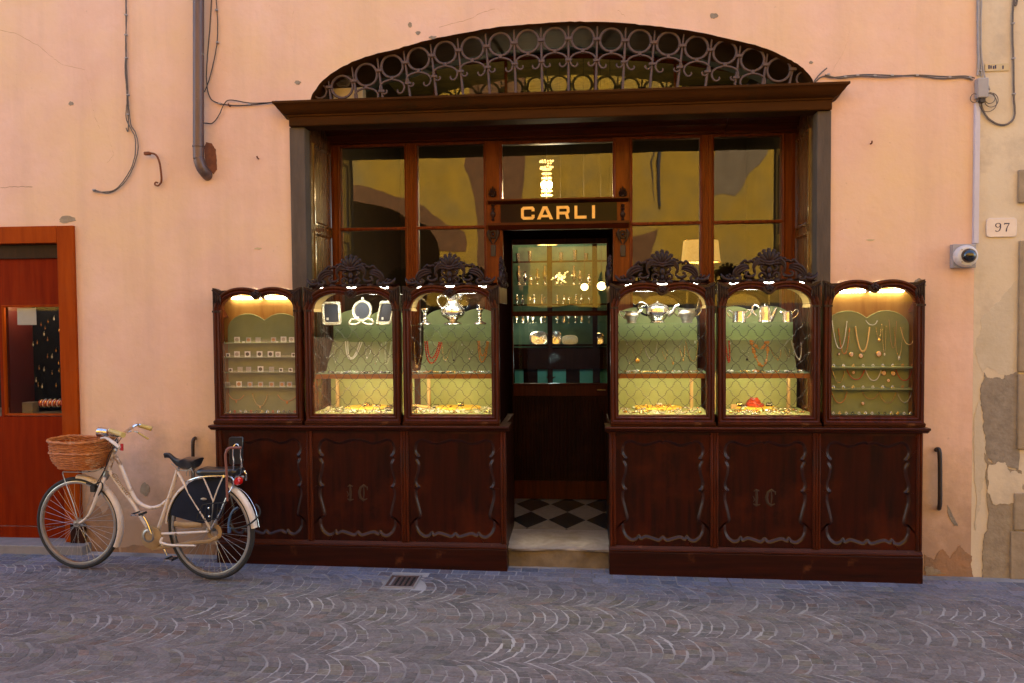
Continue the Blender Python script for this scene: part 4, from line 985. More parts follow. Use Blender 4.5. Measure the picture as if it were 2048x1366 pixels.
def case(x0,x1,label,kind,side=0):
    xc, w = (x0+x1)/2, x1-x0
    c = thing("display_case",(xc,KY,KZ0),label,"display case")
    case_front(xc,w,c)
    yb = -.006 if kind != 'deep' else .48
    if kind != 'deep':
        MB().box(x0+.004,x0+.022,KY+.05,yb,KZ0,ZTOP-.03).build("side_board","wood_case",c); MB().box(x1-.022,x1-.004,KY+.05,yb,KZ0,ZTOP-.03).build("side_board","wood_case",c)
        MB().box(x0+.022,x1-.022,yb-.012,yb,KZ0,ZTOP-.03).build("back_board","wood_back",c)
        MB().box(x0+.022,x1-.022,KY+.05,yb-.012,KZ0,zgb-.004).build("floor_board","felt_grey",c)
        # roof that follows the arch
        arch = inner_arch(w); oa = offs([(p[0]+xc,p[1]) for p in arch],.05)
        q = MB(); q.loft([[(x,KY+.045,z) for x,z in oa],[(x,yb,z) for x,z in oa]],close=False); q.build("arched_roof","wood_case",c)
        q = MB(); zl = at(xc and (516 if xc < 0 else 1748),597,Y=-.06).z if False else ztl-.022
        for s in (-1,1): q.tube([(xc+s*.02,-.035,zl),(xc+s*(w/2-.10),-.035,zl)],.0095,10)
        q.build("light_tube","tube_warm",c)
        MB().box(xc-.016,xc+.016,-.045,-.022,zl-.008,zl+.02).build("lamp_holder","card_white",c)
    else:
        for s,xx in ((-1,x0+.004),(1,x1-.022)):
            if (side == s): MB().box(xx,xx+.018,KY+.05,yb,KZ0,zsp+.03).build("side_board","wood_night",c)
            else: MB().box(xx,xx+.012,KY+.05,KY+.10,KZ0,zsp).build("side_board","wood_case",c)
        # pale lining following the arch
        arch = inner_arch(w); ia = [(p[0]+xc,p[1]) for p in offs(arch,.012)]
        for s_ in (-1,1):
            side_ = [p for p in (ia if s_ < 0 else ia[::-1]) if (p[0]-xc)*s_ > (w/2)*.50]
            side_ = [p for p in side_ if p[1] > zsp-.03]
            q = MB(); q.loft([[(x,KY+.05,z) for x,z in side_],[(x,.10,z) for x,z in side_]],close=False); q.build("arch_lining","lining",c)
        zf = zgb-.002
        MB().box(x0+.02,x1-.02,KY+.045,.42,zf-.02,zf).build("felt_floor","felt_green",c)
        MB().box(x0+.02,x1-.02,.40,.412,zf,1.50).build("lower_back","felt_green",c)
        for s in (-1,1):
            xx = xc+s*(w/2-.115) if s*1 == (1 if xc > 0 else -1) else xc+s*(w/2-.05)
            MB().box(xx-.012,xx+.012,.27,.30,zf,1.505).build("post","lining",c,bevel=.002)
        zsh = at(705,748,Y=-.11).z
        MB().box(x0+.03,x1-.03,-.100,.42,zsh-.014,zsh-.002).build("shelf","wood_shelf",c)
        MB().box(x0+.03,x1-.03,-.115,-.1005,zsh-.038,zsh-.002).build("shelf_lip","wood_shelf",c,bevel=.002)
        MB().box(x0+.034,x1-.034,-.108,.41,zsh-.0015,zsh+.001).build("shelf_felt","felt_grey",c)
        # tilted display pad on the shelf
        zt2 = at(705,684,Y=.22).z
        q = MB()
        for a,b in ((x0+.10 if xc < 0 else x0+.05,xc-.004),(xc+.004,x1-.05 if xc < 0 else x1-.10)):
            q.add([(a-.02,.10,zsh+.001),(b,.10,zsh+.001),(b,.22,zt2),(a,.22,zt2),(a-.02,.30,zsh+.001),(b,.30,zsh+.001)],[(0,1,2,3),(1,5,2),(0,3,4),(4,3,2,5)])
        q.build("display_pad","felt_grey",c,smooth=0)
        c['ztilt'] = 0; del c['ztilt']
        MB().box(x0+.012,x1-.012,-.118,.35,1.902,1.908).build("glass_shelf","glass_shelf",c,smooth=0)
        felt_board(xc,w/2-.05,1.5,at(705,620,Y=.40).z,.40,"felt_back","felt_green",c)
        lattice(x0+.05,x1-.05,zgb+.002,1.895,-.130,c)
        # fluorescent fittings: on top behind the crest, and under the shelf
        q = MB(); q.box(xc-.27,xc+.27,KY+.06,KY+.12,ZTOP-.012,ZTOP+.004); q.build("top_light","tube_cool",c)
        MB().box(x0+.03,x1-.03,KY+.125,KY+.15,ZTOP-.01,ZTOP+.03).box(x0+.03,x1-.03,KY+.048,KY+.1245,ZTOP+.006,ZTOP+.016).build("casing_light_baffle","wood_night",c)  # strip over the top light added to stop light spilling onto the crest
        q = MB(); q.tube([(x0+.12,-.085,zsh-.025),(x1-.12,-.085,zsh-.025)],.008,8); q.build("shelf_light","tube_shelf",c)
        crest(xc,c,sx=1.0)
        if side:
            # short carved return on the doorway side
            xs_ = x1-.012 if side > 0 else x0+.012
            R_m = Matrix.Translation((xs_,.16,ZTOP+.015)) @ Matrix.Rotation(rad(90 if side > 0 else -90),4,'Z')
            q = MB(); q.v = list(CRM.v); q.f = list(CRM.f); q.xform(R_m @ Matrix.Diagonal((.9,1.1,1.0,1))); q.build("side_crest","wood_carved",c,smooth=60)
            MB().box(xs_-.012,xs_+.012,KY+.05,.48,zsp+.03,ZTOP+.01).build("side_rail","wood_case",c,bevel=.003)
    return c
fx = lambda px: at(px,720,Y=KY).x
CX = [(fx(427),fx(605)),(fx(609),fx(801)),(fx(805),fx(999)),(fx(1220),fx(1431)),(fx(1435),fx(1642)),(fx(1646),fx(1850))]
mat_case_labels = ["leftmost flat glazed case of coins in card holders under lit tubes",
 "glazed case with carved crest holding three silver picture frames, second from the left",
 "glazed case with carved crest holding a silver jug and two candlesticks, left of the doorway",
 "carved crested case with a silver teapot set with black handle, right of the doorway",
 "glazed case with carved crest holding three straight sided silver pots and orange beads",
 "rightmost flat glazed case hung with gold chains and cameos under lit tubes"]
KD = ['flat','deep','deep','deep','deep','flat']; SD = [0,0,1,-1,0,0]
cases = [case(a,b,mat_case_labels[i],KD[i],SD[i]) for i,(a,b) in enumerate(CX)]
ZSH = at(705,748,Y=-.11).z
# ================================================================ SHOP INTERIOR
room = thing("shop_interior",(0,.72,FZ),"dim shop interior with dark walls and a yellow painted ceiling behind the panes","room")
RX0,RX1,RY1,RZ1 = -2.75,2.45,5.6,5.35
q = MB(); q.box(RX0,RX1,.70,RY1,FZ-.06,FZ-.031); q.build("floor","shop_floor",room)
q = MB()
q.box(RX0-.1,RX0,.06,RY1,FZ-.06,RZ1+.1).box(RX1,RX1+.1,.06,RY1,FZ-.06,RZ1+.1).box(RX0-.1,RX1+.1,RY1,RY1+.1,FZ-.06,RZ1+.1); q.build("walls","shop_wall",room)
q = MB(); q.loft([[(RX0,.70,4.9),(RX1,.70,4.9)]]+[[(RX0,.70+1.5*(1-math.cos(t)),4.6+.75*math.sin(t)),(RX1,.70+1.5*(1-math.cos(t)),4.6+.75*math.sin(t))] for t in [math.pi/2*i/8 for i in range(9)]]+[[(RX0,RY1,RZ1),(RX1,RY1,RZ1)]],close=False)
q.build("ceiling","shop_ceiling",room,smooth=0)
MB().box(RX0-.1,RX1+.1,.06,RY1+.1,RZ1+.02,RZ1+.1).build("roof_slab","void_dark",room)
def plamp(par,loc,pw,col=(1,.72,.38),r=.05):
    l = bpy.data.lights.new("lamp_or_fill_glow",'POINT'); l.energy = pw; l.color = col; l.shadow_soft_size = r
    o = bpy.data.objects.new("lamp_or_fill_glow",l); C.objects.link(o); o.parent = par; o.location = Vector(loc)-par.location; return o
# chandelier
chy = 3.0; ct = at(1093,318,Y=chy); cb = at(1095,494,Y=chy)
ch = thing("chandelier",(ct.x,chy,cb.z),"crystal chandelier glowing gold behind the pane above the name board","chandelier")
q = MB(); q.tube([(ct.x,chy,ct.z),(ct.x,chy,5.34)],.005,6); q.build("chain","iron_black",ch)
q = MB(); rg = random.Random(2)
H_ = ct.z-cb.z
for tier,(zz_,r_) in enumerate([(ct.z-.03,.075),(ct.z-.10,.07)]):
    for k in range(14):
        t = 2*math.pi*k/14; q.ball((ct.x+r_*math.cos(t),chy+r_*math.sin(t),zz_+rg.uniform(-.01,.01)),.013,6,4)
for k in range(16):
    t = 2*math.pi*k/16
    for i in range(15):
        f_ = i/14; r_ = .05+.03*f_+.20*max(0,f_-.62)/.38; q.ball((ct.x+r_*math.cos(t),chy+r_*math.sin(t),ct.z-.12-f_*(H_-.32)),.010,5,4)
for k in range(26):
    t = 2*math.pi*k/26
    for i in range(7): r_ = .28*math.cos(i/7*1.35); q.ball((ct.x+r_*math.cos(t),chy+r_*math.sin(t),cb.z+.20-i*.028),.011,5,4)
q.build("crystal_strings","chandelier_glass",ch)
q = MB()
for k in range(6): t = 2*math.pi*k/6; q.ball((ct.x+.05*math.cos(t),chy+.05*math.sin(t),ct.z-.30),(.016,.016,.045),6,5)
for k in range(5): q.ball((ct.x+.12*math.cos(k*1.3),chy+.1*math.sin(k*1.3),cb.z+.10),.025,6,5)
q.build("bulbs","bulb",ch)
plamp(ch,(ct.x,chy-.15,ct.z-.45),5)
# table lamp
ly = 1.75; a = at(1362,482,Y=ly); b = at(1441,524,Y=ly); lc = (a.x+b.x)/2
cbz = 1.72
cabn = thing("low_cabinet",(lc,1.85,FZ),"dark low cabinet inside the shop carrying the lit table lamp","cabinet")
MB().box(lc-.55,lc+.6,1.5,2.2,FZ,cbz).build("carcass","wood_night",cabn,bevel=.01); MB().box(lc-.58,lc+.63,1.47,2.23,cbz+.0005,cbz+.03).build("top","wood_dark",cabn,bevel=.008)
tl = thing("table_lamp",(lc,ly,cbz+.03),"lit table lamp with a cream drum shade behind the right hand panes","lamp")
rb, rt_ = (b.x-a.x)/2, (b.x-a.x)/2*.86
q = MB(); q.lathe((lc,ly,b.z),[(rb,0),(rb*.97,.04),(rt_+.004,a.z-b.z-.01),(rt_,a.z-b.z)],32,caps=False); q.build("lamp_shade","shade_fabric",tl)
q = MB(); q.tube([(lc+rb*math.cos(t),ly+rb*math.sin(t),b.z) for t in [2*math.pi*k/28 for k in range(28)]],.004,5,closed=True); q.tube([(lc+rt_*math.cos(t),ly+rt_*math.sin(t),a.z) for t in [2*math.pi*k/28 for k in range(28)]],.004,5,closed=True); q.build("shade_trim","gold",tl)
q = MB(); q.lathe((lc,ly,cbz+.03),[(.07,0),(.07,.02),(.02,.04),(.05,.15),(.055,.25),(.02,.36),(.012,.42),(.012,b.z-cbz)],16); q.build("lamp_base","silver",tl)
MB().ball((lc,ly,b.z+.10),.035,10,8).build("bulb","bulb",tl)
plamp(tl,(lc,ly,b.z+.10),4,r=.04)
# vitrine seen through the door
VY = 3.3
vt = thing("wall_vitrine",(at(1115,650,Y=VY).x,VY,FZ),"dark framed wall vitrine with green backing full of silver, seen through the door","vitrine")
vx = lambda px: at(px,650,Y=VY).x
vz = lambda py: at(1115,py,Y=VY).z
MB().box(vx(1004),vx(1246),VY+.30,VY+.33,vz(700),vz(440)).build("green_back","vitrine_green",vt)
q = MB()
for py in (523,609,690,700): q.box(vx(1004),vx(1246),VY-.02,VY+.0,vz(py+2),vz(py-1.5))
q.box(vx(1004),vx(1246),VY-.03,VY+.32,vz(738),vz(697)).box(vx(1004),vx(1246),VY+.1,VY+.12,FZ,vz(700))
q.box(vx(1004),vx(1246),VY-.0,VY+.34,vz(446),vz(435))
q.build("frame","wood_night",vt)
for px in (1100,1190,1008,1242): MB().box(vx(px-5),vx(px+5),VY-.025,VY+.005,FZ,vz(440)).build("upright","wood_night",vt)
for py in (570,645,690): MB().box(vx(1006),vx(1244),VY+.01,VY+.29,vz(py+1),vz(py)).build("glass_shelf","glass_shelf",vt,smooth=0)
q = MB()
for a_,b_ in ((1028,1045),(1074,1131),(1159,1190),(1200,1230)): q.box(vx(a_),vx(b_),VY+.06,VY+.09,vz(768),vz(731))
q.build("teal_niche","vitrine_teal",vt)
MB().box(vx(1006),vx(1244),VY+.02,VY+.05,vz(450),vz(446)).build("light_tube","bulb_soft",vt)  # glowing tube added to light the vitrine
plamp(vt,(vx(1115),VY-.1,vz(455)),2.0,(.95,1,.75),.15); plamp(vt,(vx(1060),VY-.05,vz(655)),.8,(1,.9,.6),.08); plamp(vt,(vx(1110),VY-.45,vz(715)),.7,(.8,1,.9),.06)  # fill lights added to brighten the vitrine and its silver, no fittings
def vthing(nm,lab,cat,px,py,prof,sx=1,grp="silver on the vitrine shelves",m="silver"):
    c = at(px,py,Y=VY+.12); o = thing(nm,(c.x,VY+.12,c.z),lab,cat,grp)
    q = MB(); q.lathe((c.x,VY+.12,c.z),prof,18,sx=sx); q.build("body",m,o); return o,c
# trays standing upright
for px,py,rx,rz,ti,lab in ((1078,690,.115,.085,0,"large oval silver tray standing in the vitrine left of its upright"),(1112,690,.07,.088,0,"narrow silver platter just right of the vitrine upright"),(1140,690,.10,.062,0,"round cornered silver tray catching the golden light in the vitrine"),(1197,690,.07,.075,0,"coppery silver tray at the right end of the vitrine")):
    c = at(px,py,Y=VY+.1); o = thing("silver_tray",(c.x,VY+.1,c.z),lab,"tray","silver trays in the vitrine")
    N_ = 36; lp = []
    for e,y in ((1,.0),(1.0,-.012),(.86,-.016),(.82,-.004),(.4,.002),(.02,.003)):
        lp.append([(c.x+rx*e*math.copysign(abs(math.cos(t))**.75,math.cos(t)),VY+.1+y+.05*math.sin(t)*rz,c.z+rz+rz*e*math.copysign(abs(math.sin(t))**.75,math.sin(t))) for t in [2*math.pi*k/N_ for k in range(N_)]])
    q = MB(); q.loft(lp); q.build("dish","silver" if px != 1140 else "silver_warm",o)
rg = random.Random(8)
JUG = [(.02,0),(.022,.005),(.008,.02),(.024,.045),(.028,.065),(.014,.09),(.012,.105),(.018,.115)]
GOB = [(.02,0),(.021,.004),(.005,.012),(.005,.04),(.02,.06),(.024,.085),(.022,.09)]
BOT = [(.022,0),(.024,.01),(.024,.06),(.010,.08),(.010,.11),(.014,.115)]
i = 0
nmz = ["first","second","third","fourth","fifth","sixth","seventh","eighth","ninth","tenth","eleventh","twelfth"]
for py,nm2 in ((646,"lower"),(609,"middle")):
    for j,px in enumerate((1034,1046,1058,1068,1083,1090,1116,1128,1140,1152,1164,1178)):
        pf,kn = [(JUG,"silver_jug"),(GOB,"silver_goblet"),(BOT,"silver_flask")][(i*7+j)%3]; i += 1
        vthing(kn,"small %s, %s piece from the left on the %s vitrine shelf"%(kn.replace('_',' '),nmz[j],nm2),kn.split('_')[1],px+rg.uniform(-2,2),py,[(r*rg.uniform(.8,1.2),h*1.05) for r,h in pf])
for px in (1038,1090,1148,1190): vthing("silver_vase","slender silver vase %s the upper vitrine shelf"%{1038:"at the left end of",1090:"left of the upright on",1148:"right of the upright on",1190:"at the right end of"}[px],"vase",px,570,[(.03,0),(.03,.01),(.01,.03),(.03,.10),(.035,.15),(.015,.2),(.02,.24)])
o,c = vthing("silver_bowl","two handled silver bowl in the teal niche low in the vitrine","bowl",1102,766,[(.045,0),(.045,.01),(.02,.02),(.06,.045),(.088,.08),(.09,.085),(.08,.082)],grp=None)
q = MB()
for s in (-1,1): q.tube(smoothpts([(c.x+s*.08,VY+.12,c.z+.05),(c.x+s*.115,VY+.12,c.z+.06),(c.x+s*.12,VY+.12,c.z+.12),(c.x+s*.10,VY+.12,c.z+.15),(c.x+s*.085,VY+.12,c.z+.12)],3),.004,5)
q.build("handle","silver",o)
vthing("silver_shell","fluted silver shell dish in the left teal niche of the vitrine","dish",1036,766,[(.02,0),(.05,.03),(.04,.10),(.01,.13)],grp=None)
for j,(px,hh) in enumerate(((1050,.17),(1062,.12),(1075,.20),(1112,.15),(1124,.11),(1160,.18),(1178,.13))):
    vthing("silver_ewer","silver ewer, %s from the left among the tall pieces on the upper vitrine shelf"%nmz[j],"ewer",px,570,[(.028,0),(.03,.01),(.010,.03),(.030,hh*.4),(.034,hh*.55),(.012,hh*.8),(.016,hh*.95),(.020,hh)])
for j,(px,hh) in enumerate(((1036,.10),(1060,.13),(1122,.11),(1150,.14),(1172,.10))):
    vthing("silver_beaker","silver beaker, %s from the left on the highest vitrine shelf"%nmz[j],"beaker",px,523,[(.022,0),(.024,.005),(.026,hh*.6),(.03,hh)])
# globe sconces inside
for px,py,r_,lab in ((1169,574,.052,"left glowing globe lamp seen through the shop door"),(1203,572,.062,"larger glowing globe lamp beside it at the right of the door glass"),(1222,581,.03,"small white glowing globe lamp at the right edge of the door glass")):
    c = at(px,py,Y=2.7); o = thing("globe_lamp",(c.x,2.7,c.z),lab,"lamp","globe lamps inside the shop")
    q = MB(); q.ball(c,(r_*.8,r_*.8,r_*.75),12,8); q.build("globe","bulb_soft",o)
    q = MB(); q.tube([(c.x,2.7,c.z+r_*.7),(c.x,2.72,c.z+.12),(c.x,2.74,5.3)],.003,5); q.build("rod","iron_black",o)
c = at(1122,556,Y=2.9); o = thing("gilt_sprig",(c.x,2.9,c.z),"gilded leafy sprig with a painted-in glow behind the upper door glass","ornament")
q = MB(); rg = random.Random(6)
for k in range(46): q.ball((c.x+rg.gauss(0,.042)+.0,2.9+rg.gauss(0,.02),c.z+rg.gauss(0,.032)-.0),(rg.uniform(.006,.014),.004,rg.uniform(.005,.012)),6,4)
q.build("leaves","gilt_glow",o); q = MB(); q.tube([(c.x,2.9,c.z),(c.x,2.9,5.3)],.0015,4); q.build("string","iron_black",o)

# ================================================================ LEFT SHOP DOOR
FYd = -.03
ld = thing("side_door",(at(60,1000,Y=.1).x,0,.06),"orange brown timber side door with glazed middle and plain panels at the far left","door")
fX = lambda px,Y=FYd,py=750: at(px,py,Y=Y).x
fZ = lambda py,Y=FYd,px=80: at(px,py,Y=Y).z
x_l = -5.75
zA, zB_, = fZ(452), fZ(486)
MB().box(fX(121),fX(153.5),FYd,.07,.10,zA-.001).build("frame_post","wood_doorframe",ld,bevel=.003)
MB().box(x_l,fX(121)-.001,FYd+.002,.07,zB_,zA).build("frame_head","wood_doorframe",ld,bevel=.003)
MB().box(x_l-.1,x_l,FYd,.07,.10,zA-.002).build("frame_post","wood_doorframe",ld,bevel=.003)
MB().box(fX(133),fX(160),FYd-.012,.05,.02,fZ(1047)).build("foot_block","wood_dark",ld,bevel=.003)
DY = .10
dX = lambda px,py=750: at(px,py,Y=DY).x
dZ = lambda py: at(60,py,Y=DY).z
MB().box(x_l,fX(121)-.001,DY-.03,DY+.04,dZ(517),zB_+.1).build("top_box","wood_dark",ld)
MB().box(x_l,fX(121)+.02,DY,DY+.04,dZ(611),dZ(517)-.001).build("upper_panel","wood_door",ld,bevel=.002)
MB().box(x_l,fX(121)+.02,DY,DY+.04,dZ(1052),dZ(833)).build("lower_panel","wood_door",ld,bevel=.002)
MB().box(x_l,fX(121)+.02,DY-.01,DY+.04,.09,dZ(1053)).build("kick_rail","wood_door",ld,bevel=.003)
MB().box(dX(1),dX(7),DY-.002,DY+.04,dZ(833),dZ(611)).build("stile","wood_door",ld,bevel=.002)
MB().box(x_l,dX(-60),DY-.002,DY+.04,dZ(833),dZ(611)).build("stile","wood_door",ld,bevel=.002)
q = MB(); bead(q,dX(12),fX(121)+.02,dZ(827),dZ(614),DY,.018,.006); q.build("bead","wood_doorframe",ld,smooth=25)
MB().box(dX(-58),fX(121)+.03,DY+.020,DY+.024,dZ(833),dZ(611)).build("pane","glass_case",ld,smooth=0)
# window box behind
MB().box(x_l,fX(121)+.3,.75,.78,1.0,2.3).build("back_wall","void_dark",ld)
MB().box(x_l,fX(121)+.35,DY+.05,.78,dZ(833)-.03,dZ(833)-.002).build("display_floor","tan_card",ld)
q = MB(); wx = dX(12); q.box(wx-.02,wx+.0,DY+.05,.75,1.0,2.3).box(wx+.14+.1,wx+.25,.45,.75,1.0,2.3).box(wx,wx+.25,.70,.74,1.0,2.3).box(fX(121)+.22,fX(121)+.25,DY+.05,.75,1.0,2.3); q.build("inner_wall","red_wall",ld)
MB().box(wx-.1,fX(121)+.3,DY+.05,.78,2.25,2.28).build("inner_ceiling","void_dark",ld)
p0 = at(52,700,Y=.42); p1 = at(135,700,Y=.34)
bp = thing("earring_board",((p0.x+p1.x)/2,.38,1.2),"black velvet board hung with earrings inside the side door window","display board")
MB().box(p0.x,p1.x+.12,.44,.46,dZ(826),dZ(616)+.1).build("board","black_velvet",bp)
ep = [(62,652),(66,688),(74,684),(82,648),(90,655),(88,667),(95,678),(96,642),(108,636),(118,660),(112,700),(95,712),(104,712),(78,735),(88,738),(117,725),(118,740),(104,745),(76,770),(84,772),(72,760),(112,770)]
oi = ["top","second","third","fourth","fifth","sixth","seventh","eighth","ninth","tenth","eleventh","twelfth","13th","14th","15th","16th","17th","18th","19th","20th","21st","22nd"]
for k,(px,py) in enumerate(sorted(ep,key=lambda t:t[1])):
    c = at(px,py,Y=.43); o = thing("earring",(c.x,.43,c.z),"small gold drop earring, %s from the top on the black board of the side door"%oi[k] if k else "small gold drop earring hanging highest on the black board of the side door","earring","earrings on the black board")
    q = MB(); q.tube([(c.x,.436,c.z+.022),(c.x,.43,c.z+.012),(c.x,.43,c.z+.006)],.0016,4); q.ball((c.x,.43,c.z-.008),(.008,.005,.014),7,6); q.build("drop","gold" if k%3 else "silver_warm",o)
c = at(105,806,Y=.28); o = thing("bangle_roll",(c.x,.28,c.z-.03),"red padded roll threaded with white and gold bangles in the side door window","jewellery roll")
q = MB(); q.tube([(c.x-.11,.28,c.z),(c.x+.12,.28,c.z)],.030,14); q.build("roll","coral",o)
for k in range(9): q = MB(); xx = c.x-.09+.022*k; q.tube([(xx+.006*math.sin(t),.28+.034*math.cos(t),c.z+.034*math.sin(t)) for t in [2*math.pi*i/18 for i in range(18)]],.004,5,closed=True); q.build("bangle","pearl" if k%2 else "gold",o)
a,b = at(27,828,Y=.3), at(68,806,Y=.3); o = thing("card_box",((a.x+b.x)/2,.3,a.z),"tan card box on the window floor of the side door","box"); MB().box(a.x,b.x,.28,.36,a.z,b.z).build("box_body","tan_card",o,bevel=.002); MB().box(a.x-.002,b.x+.002,.278,.362,b.z+.0005,b.z+.006).build("lid","tan_card",o,bevel=.001)
o = thing("silver_strip",(at(95,829,Y=.2).x,.2,dZ(833)),"row of pale silver pieces along the front edge of the side door window","jewellery")
q = MB(); rg = random.Random(1)
for k in range(26): c = at(40+k*3.5,828,Y=.18); q.ball((c.x,.18+rg.uniform(-.02,.02),dZ(833)+.006),(rg.uniform(.006,.014),.006,.005),6,4)
tag(q.build("silver_pieces","silver_warm",o)); 
a,b = at(36,650,Y=DY+.03), at(73,616,Y=DY+.03); o = thing("paper_notice",((a.x+b.x)/2,DY+.03,a.z),"blurred white paper notice stuck inside the top of the side door glass","notice"); MB().box(a.x,b.x,DY+.0245,DY+.0255,a.z,b.z).build("sheet","card_grey",o)
plamp(ld,((p0.x+p1.x)/2,.22,2.12),.9,(1,.75,.45),.05)  # fill light added for the window display, without a fitting
# stone slab under the side door
sl_ = thing("door_slab",(at(80,1090,Y=-.1).x,-.1,0),"grey stone threshold slab below the orange side door","threshold")
a = at(165,1098,Y=-.12)
MB().box(-5.8,a.x,-.125,.3,-.1,.095).build("slab","slab_stone",sl_,bevel=.008,segs=2)

# ================================================================ PIPES, CABLES AND FIXTURES
def wp(px,py,Y): return at(px,py,Y=Y)
dp = thing("drainpipe",wp(405,348,-.06),"brown copper downpipe bending into a hole in the plaster","drainpipe")
q = MB(); r_ = .043
pts = [wp(397,-30,-.075),wp(397,140,-.075),wp(397,300,-.075),wp(398,318,-.075),wp(402,333,-.07),wp(410,345,-.045),wp(420,356,.05)]
q.tube(smoothpts(pts,5),r_,18); q.build("pipe","pipe_copper",dp)
for py,h in ((293,.012),(338,.01)): 
    c = wp(397 if py < 300 else 405,py,-.075 if py < 300 else -.062); q = MB(); q.lathe((c.x,c.y,c.z-h/2),[(r_+.001,0),(r_+.005,.002),(r_+.005,h),(r_+.001,h+.002)],18); q.build("joint","pipe_copper",dp)
patch([(408,292),(412,285),(424,287),(432,300),(434,340),(428,348),(412,342)],"wall_hole","rust",house,y=-.0025,jit=.004)
def cable(nm,paths,lab,cat,m="cable_grey",r=.006,clips=(),Y=-.012,nz_=.0):
    p0_ = paths[0][0]; c = wp(p0_[0],p0_[1],Y); o = thing(nm,c,lab,cat); rg = random.Random(len(paths)*31+int(p0_[0]))
    for i,pth in enumerate(paths):
        q = MB(); pp = smoothpts([wp(x,y,Y-.004*i) for x,y in pth],6)
        pp = [p+Vector((rg.uniform(-nz_,nz_),0,rg.uniform(-nz_,nz_)*.3)) for p in pp]
        q.tube(pp,r,6); q.build("wire",m,o)
    for (x,y) in clips:
        c = wp(x,y,Y); q = MB(); q.box(c.x-.010,c.x+.010,Y-.012,0,c.z-.006,c.z+.006); q.build("clip","plastic_grey",o,bevel=.002)
    return o
cable("wall_cable",[[(252,-20),(253,40),(251,80),(252,130),(254,180),(256,225),(256,262),(252,256)],[(251,-20),(252,60),(253,120),(256,190),(258,220),(262,250),(272,268),(276,300),(262,345),(240,374),(215,386),(186,379)],[(253,100),(250,135),(252,165),(254,200),(252,235),(262,258),(270,275),(270,310),(258,345),(232,378),(205,384),(186,382)]],
      "old frayed double cable hanging down the plaster and looping left above the side door","cable",clips=((252,30),(252,70),(253,116),(256,190),(256,229),(188,380)),nz_=.0015,r=.0045)
cable("pipe_cable",[[(424,-20),(420,50),(415,110),(413,160),(420,195),(440,207),(475,211),(520,208),(560,203),(600,201),(626,200)],[(431,-20),(435,40),(434,85),(428,120),(418,160),(409,184)],[(409,246),(425,246),(438,230),(449,207),(462,200),(500,206),(540,205),(580,202)]],
      "thin dark cables beside the downpipe running right to the arch","cable",m="cable_dark",r=.0042,clips=((435,85),(433,20),(440,207),(500,209),(553,203)),nz_=.001)
cable("lintel_cable",[[(1628,166),(1645,153),(1665,155),(1700,151),(1740,149),(1790,151),(1840,152),(1880,157),(1925,155),(1946,160)],[(1650,150),(1680,156),(1720,152),(1770,154),(1830,150),(1890,153),(1930,152),(1950,156)],[(1628,163),(1640,148),(1654,136)]],
      "bundle of thin cables stapled across the plaster from the arch to the junction box","cable",r=.0050,clips=((1657,149),(1690,154),(1715,151),(1749,152),(1784,151),(1834,151),(1899,155),(1939,155)),nz_=.0015)
jb = thing("junction_box",wp(1965,196,-.04),"grey plastic junction box with coiled wires on the right corner of the house","junction box")
a,b = wp(1954,196,-.05), wp(1976,156,-.05)
MB().box(a.x,b.x,-.065,-.008,a.z,b.z).build("box_body","plastic_grey",jb,bevel=.006,segs=2)
MB().box(a.x+.02,b.x-.02,-.055,-.015,a.z-.035,a.z-.0005).build("gland","cable_dark",jb,bevel=.004)
q = MB()
for k,(cx,cy,rr_) in enumerate(((1983,200,13),(1980,196,10),(1976,205,17),(1949,196,8))):
    c = wp(cx,cy,-.03-.004*k); R_ = rr_/250; q.tube([(c.x+math.cos(t)*R_*.9,-.03-.004*k+.003*math.sin(2*t),c.z+math.sin(t)*R_) for t in [2*math.pi*i/20 for i in range(20)]],.0032,5,closed=True)
q.build("wire_coil","cable_grey",jb)
cable("riser_cable",[[(1954,-20),(1955,40),(1956,100),(1958,150)],[(1959,-20),(1959,50),(1961,120),(1963,152)],[(1963,-20),(1962,60),(1963,110),(1970,155),(1980,180)],[(1957,-20),(1957,70),(1958,120),(1955,150)]],"bundle of grey cables rising from the junction box up the house corner","cable",m="plastic_grey",r=.0062,clips=((1957,42),(1958,89),(1960,142)),nz_=.0012)
cable("loop_cable",[[(1962,200),(1964,215),(1975,235),(1995,248),(2015,248),(2029,232),(2028,190),(2027,120),(2025,60),(2026,20),(2029,-20)],[(2027,-20),(2030,10),(2034,2),(2030,-10)]],"grey cable swinging in a loop from the junction box up the cream wall","cable",m="cable_grey",r=.0072,clips=((2028,188),(2027,117),(2026,47)),nz_=.001)
cdq = thing("cable_conduit",wp(1950,487,-.02),"pale lilac plastic conduit running down from the junction box to the security camera","conduit")
a,b = wp(1946.5,487,-.02), wp(1955.5,206,-.02); MB().box(a.x,a.x+.036,-.028,0,a.z,b.z).build("trunking","plastic_lilac",cdq,bevel=.003,segs=2)
sc_ = thing("security_camera",wp(1927,537,-.03),"white dome security camera on a square grey back box","security camera")
a,b = wp(1904,536,-.04), wp(1951,488,-.04); MB().box(a.x,b.x,-.055,0,a.z,b.z).build("back_box","plastic_grey",sc_,bevel=.005,segs=2)
c = wp(1932,512,-.09); q = MB(); q.lathe((c.x,-.055,c.z),[(.078,0),(.080,.01),(.080,.045),(.072,.065),(.058,.072),(.054,.072)],28,axis='y'); q.build("housing","plastic_white",sc_)
q = MB(); q.ball((c.x+.002,-.124,c.z),(.054,.052,.054),20,14); q.build("dome","black_glass",sc_)
q = MB(); q.ball((c.x-.045,-.126,c.z+.045),.006,6,4); q.ball((c.x-.045,-.126,c.z-.045),.006,6,4); q.build("screw","steel_dull",sc_)
